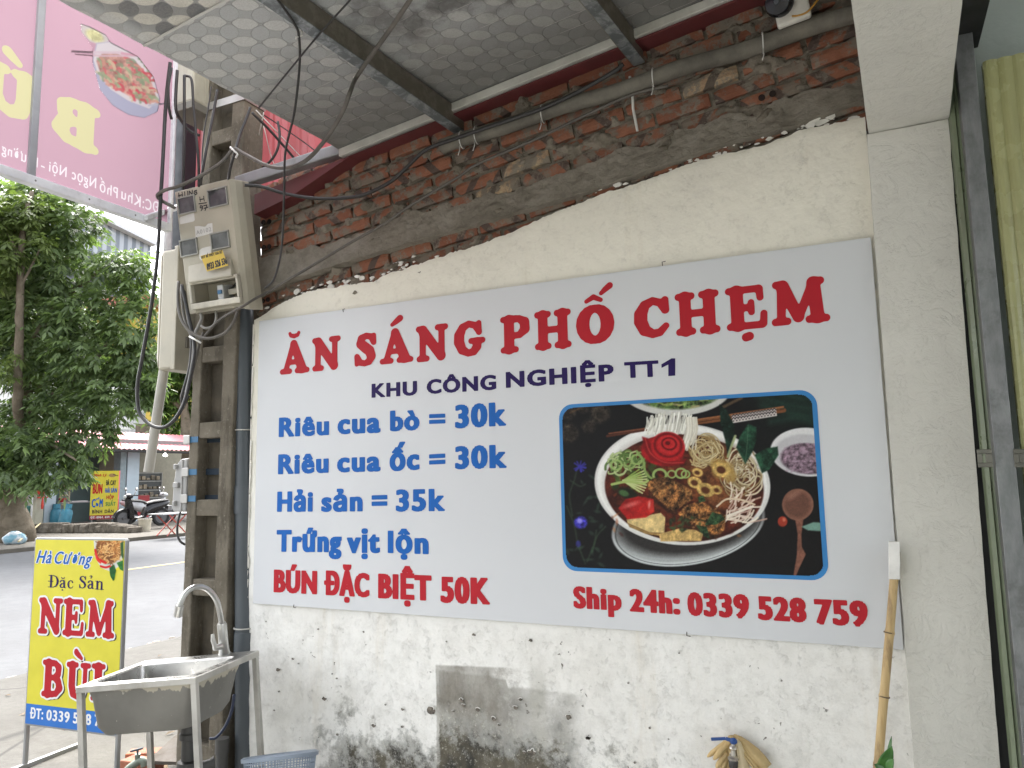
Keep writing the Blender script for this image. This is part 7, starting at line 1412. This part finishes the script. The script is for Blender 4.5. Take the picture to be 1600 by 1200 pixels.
# ---------------------------------------------------------------- the far food board
Xs = -20.6; s0, s1 = ox(139.5, 812, Xs), ox(183.5, 813, Xs + .0); sdir = np.array((.72, .69, 0.)); sdir /= np.linalg.norm(sdir); SW = min(np.arange(.5, 3, .01), key=lambda t_: abs(pix(s0 + sdir * t_)[0] - 183)); snrm = np.array((sdir[1], -sdir[0], 0)); snrm = snrm if snrm @ (CAM - s0) > 0 else -snrm
sz0, sz1 = s0[2], ox(139.5, 736, Xs)[2]; SB = Sheet((s0[0], s0[1], sz0), sdir, (0, 0, 1), snrm); SH = sz1 - sz0
fb_ = thing('street_food_board', (s0[0], s0[1] + SW / 2, GZ), 'yellow food board with a red side standing on the kerb in front of the far shop', 'sign')
m = MB(); m.obox(SB.to(SW / 2, SH / 2, -.10), sdir * SW / 2, np.array((0, 0, SH / 2)), snrm * .099); m.build('light_box', plain('far_board_red', (.62, .04, .045), .4, var=.05), fb_)
SB.show([[(0, 0), (SW, 0), (SW, SH), (0, SH)]], plain('far_board_yellow', (.62, .52, .05), .4, var=.05), fb_, .003, 'face'); SB.show([[(0, 0), (SW, 0), (SW, SH * .085), (0, SH * .085)]], plain('far_board_band', (.30, .025, .035), .4), fb_, .006, 'red_band')
def sbw(t, a, b, y, c, mat, g=.035, sh_=0.0): A = (b - a) * SW / (c * SH); SB.show(place(wordloops(t, A, g, shear=sh_, res=30)[0], A, a * SW, b * SW, y * SH, y * SH, c * SH), mat, fb_, .009)
M_gn = plain('print_green', (.03, .22, .06), .4)
sbw('Minh Lý', .08, .55, .885, .055, M_lr, .05, .3); sbw('BÚN', .07, .42, .53, .20, M_lr, .03); sbw('C', .06, .20, .25, .17, M_lb, .04); sbw('ƠM', .21, .46, .25, .17, M_lb, .03); sbw('ĐÁ', .54, .66, .70, .10, M_bk); sbw('CAY', .70, .90, .70, .10, M_bk); sbw('HẢI', .52, .69, .545, .095, M_lb); sbw('SẢN', .73, .95, .545, .095, M_lb); sbw('HỘP', .58, .85, .41, .075, M_lr); sbw('SUẤT', .56, .92, .27, .08, M_gn); sbw('BÌNH', .09, .45, .125, .07, M_bk); sbw('DÂN', .54, .86, .125, .07, M_bk); sbw('ĐT: 0964. 659. 606', .04, .96, .02, .045, M_wh, .05)
pl_ = [(.70, .93, .10), (.72, .90, .06)]
SB.show([[((.76 + .13 * math.cos(t)) * SW, (.905 + .04 * math.sin(t)) * SH) for t in np.linspace(0, 6.28, 20, endpoint=False)]], plain('plate_tan', (.36, .22, .08), .5), fb_, .008, 'picture'); SB.show([[(.78 * SW, .93 * SH), (.97 * SW, .895 * SH), (.97 * SW, .885 * SH), (.78 * SW, .915 * SH)]], M_bk, fb_, .010, 'picture')
for a in (.06, .94): MB().bar(SB.to(SW * a, .0, -.1), SB.to(SW * a, GZ - sz0, -.1), .04, .04, tuple(snrm)).build('leg', M_frm, fb_)
# step of broken masonry
k_ = NT('old_masonry', .95, 0, .2); col = k_.mix(k_.step(k_.noise(5, 7, .7), .3, .7), (.09, .08, .065), (.24, .21, .175)); k_.color(col); k_.bump(k_.noise(12, 7, .7), 1.0, .04); M_old = k_.m
st = thing('masonry_step', (Xs, fy(140, Xs), GZ), 'low broken masonry step along the kerb under the far yellow board', 'step')
a0, a1 = oz(72, 832, GZ), oz(208, 832, GZ); m = MB()
for q in range(58):
    t = q / 57; p = lerp(a0, a1, t) + np.array((random.uniform(-.4, .1), 0, 0)); w_, h_ = random.uniform(.18, .4), random.uniform(.10, .30) * (1 - .4 * max(0, t - .8) * 5)
    ang = random.uniform(-.3, .3); a = np.array((math.sin(ang), math.cos(ang), 0)) * w_ * .6; b = np.array((math.cos(ang), -math.sin(ang), 0)) * random.uniform(.15, .4); m.obox(p + (0, 0, h_ / 2), a, b, np.array((random.uniform(-.04, .04), 0, h_ / 2)))
m.build('stones', M_old, st, bevel=.03)

# ---------------------------------------------------------------- scooters
M_sb = plain('scooter_black', (.012, .012, .014), .25); M_ty = flat('tyre_black', (.012, .012, .012), .8); M_sl = flat('scooter_silver', (.10, .10, .105), .4, .5); M_pw = plain('pale_panel', (.45, .46, .47), .4); M_chrom = flat('mirror_chrome', (.7, .7, .7), .1, .9)
def scooter(loc, rz, label, body=M_sb, group='scooters before the far shop'):
    t = thing('motor_scooter', (0, 0, 0), label, 'scooter', group)      # built along +x, front at +x
    for x in (-.60, .62):
        m = MB(); m.lathe([(.20, -.05), (.265, -.055), (.285, -.03), (.285, .03), (.265, .055), (.20, .05), (.20, -.05)], (x, 0, .285), (0, 1, 0), 22, cap=False); w_ = m.build('wheel', M_ty, t, smooth='auto')
        m = MB(); m.lathe([(.03, -.05), (.05, -.03), (.19, -.03), (.2, -.04), (.2, .04), (.19, .03), (.05, .03), (.03, .05)], (x, 0, .285), (0, 1, 0), 18); m.build('rim', M_sl, w_, smooth='auto')
    def section(x, z, hw, hh): return [(x, hw * c * (1 - .18 * max(0, s)), z + hh * s) for c, s in [(math.cos(q), math.sin(q)) for q in np.linspace(0, 2 * math.pi, 14, endpoint=False)]]
    m = MB(); loft(m, [section(-.88, .74, .03, .03), section(-.8, .72, .10, .09), section(-.55, .65, .15, .15), section(-.25, .58, .17, .19), section(-.05, .46, .16, .16), section(.0, .36, .14, .08)]); m.f += [tuple(range(13, -1, -1)), tuple(range(70, 84))]; m.build('rear_body', body, t, smooth='auto')
    m = MB(); loft(m, [section(-.05, .33, .15, .05), section(.2, .29, .15, .04), section(.36, .31, .14, .05)]); m.f += [tuple(range(13, -1, -1)), tuple(range(28, 42))]; m.build('floorboard', body, t, smooth='auto')
    m = MB(); loft(m, [[(.34 + a * .02, y, .28) for a, y in ((0, -.17), (6, -.12), (8, 0), (6, .12), (0, .17), (-2, .1), (-2, -.1))], [(.40 + a * .02, y, .62) for a, y in ((0, -.21), (5, -.14), (7, 0), (5, .14), (0, .21), (-2, .12), (-2, -.12))], [(.46 + a * .014, y, .88) for a, y in ((0, -.15), (5, -.1), (7, 0), (5, .1), (0, .15), (-2, .08), (-2, -.08))]]); m.f += [tuple(range(6, -1, -1)), tuple(range(14, 21))]; m.build('leg_shield', body, t, smooth='auto')
    m = MB(); m.tube(smoothpath([(.44, 0, .84), (.50, 0, .6), (.62, 0, .30)], 4), .035, 8); m.build('fork', M_sl, t); m = MB(); m.lathe([(.30, -.08), (.32, 0), (.30, .08)], (.62, 0, .285), (0, 1, 0), 20, cap=False); m.v = [(a, b, c) if c > .32 else (a, b, .32 + (c - .32) * .05) for a, b, c in m.v]; m.build('front_mudguard', body, t, smooth='auto')
    m = MB(); loft(m, [section(-.82, .81, .07, .03), section(-.6, .80, .14, .05), section(-.3, .77, .15, .055), section(-.08, .72, .10, .04)]); m.f += [tuple(range(13, -1, -1)), tuple(range(42, 56))]; m.build('seat', flat('seat_black', (.02, .02, .02), .6), t, smooth='auto')
    m = MB(); m.ball((.47, 0, .96), (.13, .17, .09), 14, 9); m.build('handlebar_cowl', body, t, smooth=True); m = MB(); m.tube(smoothpath([(.36, -.36, .99), (.42, -.2, .99), (.46, 0, .98), (.42, .2, .99), (.36, .36, .99)], 4), .018, 8); m.build('handlebar', M_ty, t, smooth=True)
    m = MB(); m.ball((.585, 0, .95), (.03, .09, .055), 12, 8); m.build('headlight', flat('headlight_glass', (.55, .57, .58), .1), t, smooth=True)
    for s in (-1, 1):
        m = MB(); m.tube([(.42, .22 * s, .99), (.40, .30 * s, 1.14)], .008, 6); m.ball((.40, .32 * s, 1.18), (.022, .07, .05), 10, 7); m.build('mirror', M_chrom, t, smooth=True)
    m = MB(); m.box(-.93, -.91, -.1, .1, .48, .62); m.build('number_plate', M_pw, t); m = MB(); m.tube(smoothpath([(-.1, -.14, .26), (-.4, -.19, .26), (-.85, -.2, .38)], 4), [.03] * 4 + [.055] * 5, 10); m.build('exhaust', M_sl, t, smooth=True)
    t.location = loc; t.rotation_euler = (0, 0, rz); return t
g0 = oz(222, 822, GZ + .1); g0[2] = GZ + .08
scooter(tuple(g0), R(-100), 'black scooter parked in front of the far shop, number plate towards the road')
g1_ = oz(252, 818, GZ + .1); g1_[2] = GZ + .08
scooter(tuple(g1_ + np.array((-.9, .2, 0))), R(62), 'second scooter with pale panels, parked right of the black one', M_pw)
# ---------------------------------------------------------------- shop front clutter
M_gas = plain('gas_blue', (.045, .21, .30), .45, var=.15)
def gas(px_, py_, h, tilt, lab):
    b = oz(px_, py_, GZ + .1); t = thing('gas_cylinder', b, lab, 'gas cylinder', 'gas cylinders by the far shop'); ax_ = (tilt[0], tilt[1], 1)
    m = MB(); m.lathe([(.14, 0), (.17, .02), (.17, .05), (.18, .08), (.18, h - .16), (.15, h - .07), (.06, h - .02), (.05, h)], b, ax_, 18); m.build('tank', M_gas, t, smooth='auto'); m = MB(); m.lathe([(.11, h - .03), (.115, h - .03), (.115, h + .12), (.11, h + .12), (.11, h - .03)], b, ax_, 16, cap=False); m.build('collar', M_gas, t); m = MB(); m.lathe([(.03, h), (.03, h + .06), (.015, h + .09)], b, ax_, 10); m.build('valve', M_sl, t)
gas(99, 824, .62, (.0, .18), 'large blue gas cylinder leaning by the table of the far shop'); gas(87, 822, .60, (0, 0), 'narrow blue gas cylinder against the pale blue column')
def table(name, c, wx, wy, h, label, cat, mt, ml, r=.02):
    t = thing(name, c, label, cat); m = MB(); m.box(c[0] - wx / 2, c[0] + wx / 2, c[1] - wy / 2, c[1] + wy / 2, c[2] + h - .03, c[2] + h); m.build('tabletop', mt, t)
    for sx in (-1, 1):
        for sy in (-1, 1): MB().bar((c[0] + sx * (wx / 2 - .04), c[1] + sy * (wy / 2 - .04), c[2]), (c[0] + sx * (wx / 2 - .04), c[1] + sy * (wy / 2 - .04), c[2] + h - .03), r * 2, r * 2).build('leg', ml, t)
    return t
tbp = oz(113, 822, GZ + .08); tbp[0] -= .6; tbp[1] += .3
table('work_table', tbp, .8, 1.15, .78, 'dark work table with papers beside the far yellow board', 'table', plain('steel_top', (.25, .26, .26), .4), M_dk)
m = MB(); m.obox(tbp + (0.2, .1, .80), (.15, .0, 0), (0, .28, 0), (0, 0, .012)); tag(m.build('paper_stack', plain('white_paper', (.6, .6, .58), .7)), 'white papers lying on the dark work table', 'papers')
m = MB(); m.lathe([(.08, 0), (.12, .12), (.11, .13)], tbp + (.1, -.35, .785), (0, 0, 1), 14); tag(m.build('red_bowl', plain('red_plastic', (.40, .03, .035), .4)), 'red plastic bowl on the left end of the work table', 'bowl')
cb = ox(101, 790, -23.2); cbt = thing('glass_cabinet', (cb[0], cb[1], cb[2]), 'pale wooden framed glass cabinet standing behind the work table', 'cabinet'); m = MB(); y0, y1, z0, z1 = fy(95, -23.2), fy(108, -23.2), GZ + .08, fz(100, 758, -23.2)
for y in (y0, y1): m.box(-23.25, -23.2, y - .03, y + .03, z0, z1)
for z in (z0 + .02, (z0 + z1) / 2, z1 - .03, z1 - .35): m.box(-23.25, -23.2, y0, y1, z - .025, z + .025)
m.build('frame', plain('pale_wood', (.42, .35, .22), .6), cbt); MB().box(-23.24, -23.22, y0 + .02, y1 - .02, z0, z1).build('pane', flat('cabinet_glass', (.16, .17, .16), .1), cbt)
m = MB(); wallbox(m, -25.9, -25.3, 213, 252, GZ + .08, fz(230, 738, -25.3)); shf = thing('shelf_cabinet', (-25.6, fy(232, -25.3), GZ), 'dark shelf cabinet with pale frame inside the far shop behind the scooters', 'cabinet'); m.build('case', plain('cabinet_dark', (.07, .075, .075), .5), shf)
m = MB(); X_ = -25.28
for p_ in (213, 252): wallbox(m, X_ - .03, X_, p_ - .6, p_ + .6, GZ + .08, fz(230, 738, X_))
for y_ in (739, 752, 766, 778): wallbox(m, X_ - .03, X_, 213, 252, fz(230, y_, X_) - .02, fz(230, y_, X_) + .02)
m.build('frame', plain('pale_frame', (.36, .36, .34), .5), shf)
for q in range(14):
    c = ox(216 + q * 2.5, (751, 765, 777)[q % 3], X_); tag(MB().box(X_ - .05, X_ + .04, c[1] - .09, c[1] + .09, c[2] + .03, c[2] + random.uniform(.1, .24)).build('shelf_goods', plain('mixed_goods', (.26, .22, .16), .6, var=.6, scale=3), bevel=.02), 'small package on the shelves of the dark cabinet inside the far shop', 'package', 'packages on the far shop shelves')
cn = ox(223, 800, -24.0); m = MB(); wallbox(m, -24.6, -24.0, 213, 234, GZ + .08, fz(223, 774, -24)); tag(m.build('red_counter', plain('counter_red', (.36, .03, .035), .5), bevel=.02), 'red counter box behind the black scooter in the far shop', 'counter')
# lanterns
M_ln2 = plain('lantern_red', (.55, .045, .03), .5, var=.2, scale=8); M_gd = plain('lantern_gold', (.55, .33, .08), .4)
def lantern(px_, lab):
    X = FX + .25; c = ox(px_, 765, X); t = thing('paper_lantern', c, lab, 'lantern', 'red lanterns on the columns'); m = MB(); m.ball(c, (.10, .20, .21), 16, 10); m.build('disc', M_ln2, t, smooth=True); m = MB(); m.ball(c + (.07, 0, .02), (.05, .12, .12), 12, 8); m.build('emblem', M_gd, t, smooth=True)
    m = MB(); m.box(c[0] - .03, c[0] + .03, c[1] - .16, c[1] + .16, c[2] - .27, c[2] - .23); m.build('bar', M_ln2, t); m = MB(); m.lathe([(.03, -.62), (.045, -.5), (.02, -.27)], c, (0, 0, 1), 8); m.build('tassel', M_ln2, t); m = MB(); m.tube([c + (0, 0, .2), c + (0, 0, .45)], .008, 5); m.build('cord', M_gd, t)
lantern(67.5, 'red paper lantern with a tassel hanging on the beige column'); lantern(4, 'red paper lantern partly behind the thick tree trunk')
# bucket, stool, folding table, bag, stick, green crate
b = oz(226, 830, GZ); bk = thing('paint_bucket', b, 'dirty white bucket on the kerb below the scooters', 'bucket'); m = MB(); m.lathe([(.15, 0), (.19, .36), (.2, .37), (.2, .34)], b, (0, 0, 1), 18, cap=False); m.lathe([(.01, .01), (.15, .01)], b, (0, 0, 1), 18, cap=False); m.build('pail', plain('bucket_white', (.46, .42, .33), .6, dirt=((.28, .24, .17), .6)), bk, smooth='auto'); m = MB(); m.tube([b + (.19 * math.cos(a), .19 * math.sin(a), .36 + .0) for a in np.linspace(0, 3.1, 12)], .006, 5); m.build('handle', M_sl, bk)
b = oz(204, 822, GZ + .05); b[0] += .2; table('plastic_stool', b, .26, .26, .28, 'small pale grey stool left of the black scooter', 'stool', plain('stool_grey', (.40, .41, .42), .5), plain('stool_grey', (.40, .41, .42), .5))
b = oz(268, 836, GZ); ft = thing('folding_table', b, 'low folding table with a pale top and crossed red legs, right of the bucket', 'table'); m = MB(); m.box(b[0] - .3, b[0] + .3, b[1] - .55, b[1] + .55, .60, .63); m.build('tabletop', plain('pale_top', (.5, .5, .49), .4), ft)
for s in (-1, 1): MB().bar((b[0] + .2 * s, b[1] - .32, GZ), (b[0] + .2 * s, b[1] + .32, .60), .025, .025).build('leg', plain('leg_red', (.36, .05, .03), .5), ft); MB().bar((b[0] + .24 * s, b[1] + .32, GZ), (b[0] + .24 * s, b[1] - .32, .60), .025, .025).build('leg', plain('leg_red', (.36, .05, .03), .5), ft)
b = oz(21, 850, GZ); m = MB(); m.ball(b + (0, 0, .13), (.22, .27, .16), 18, 12); m.v = [(v[0] + .05 * fbm(v[0] * 6, v[1] * 6, v[2] * 6), v[1] + .05 * fbm(v[1] * 6, v[2] * 6, 3), max(GZ, v[2] + .05 * fbm(v[2] * 7, v[0] * 7, 8))) for v in m.v]; k = NT('bag_film', .25, 0, .5); k.color(k.mix(k.step(k.noise(6, 5), .4, .65), (.14, .30, .38), (.55, .58, .60))); tag(m.build('plastic_bag', k.m, smooth=True), 'crumpled blue white plastic bag at the foot of the thick tree trunk', 'bag')
m = MB(); m.tube([oz(29, 846, GZ + .1), ox(63, 818, -20.2)], .022, 8); tag(m.build('broom_stick', plain('stick_tan', (.40, .33, .17), .6)), 'pale stick leaning from the plastic bag towards the beige column', 'stick')
cr = thing('green_bin', ox(40, 842, -20.8) * (1, 1, 0), 'dark green bin in a white metal frame right of the thick tree trunk', 'bin'); X_ = -20.8; m = MB(); m.hexa([(X_ - .4, fy(34, X_), GZ), (X_, fy(34, X_), GZ), (X_, fy(46, X_), GZ), (X_ - .4, fy(46, X_), GZ), (X_ - .5, fy(32, X_), .85), (X_ + .05, fy(32, X_), .85), (X_ + .05, fy(48, X_), .85), (X_ - .5, fy(48, X_), .85)]); m.build('tub', plain('bin_green', (.02, .10, .085), .5), cr, bevel=.03)
m = MB(); m.tube(smoothpath([(X_ + .07, fy(36, X_), fz(40, 758, X_)), (X_ + .07, fy(46.5, X_), fz(40, 759, X_)), (X_ + .07, fy(48, X_), fz(40, 768, X_)), (X_ + .07, fy(48, X_), .9), (X_ + .07, fy(48, X_), GZ)], 3), .025, 8); m.build('frame', plain('frame_white', (.5, .5, .5), .5), cr)
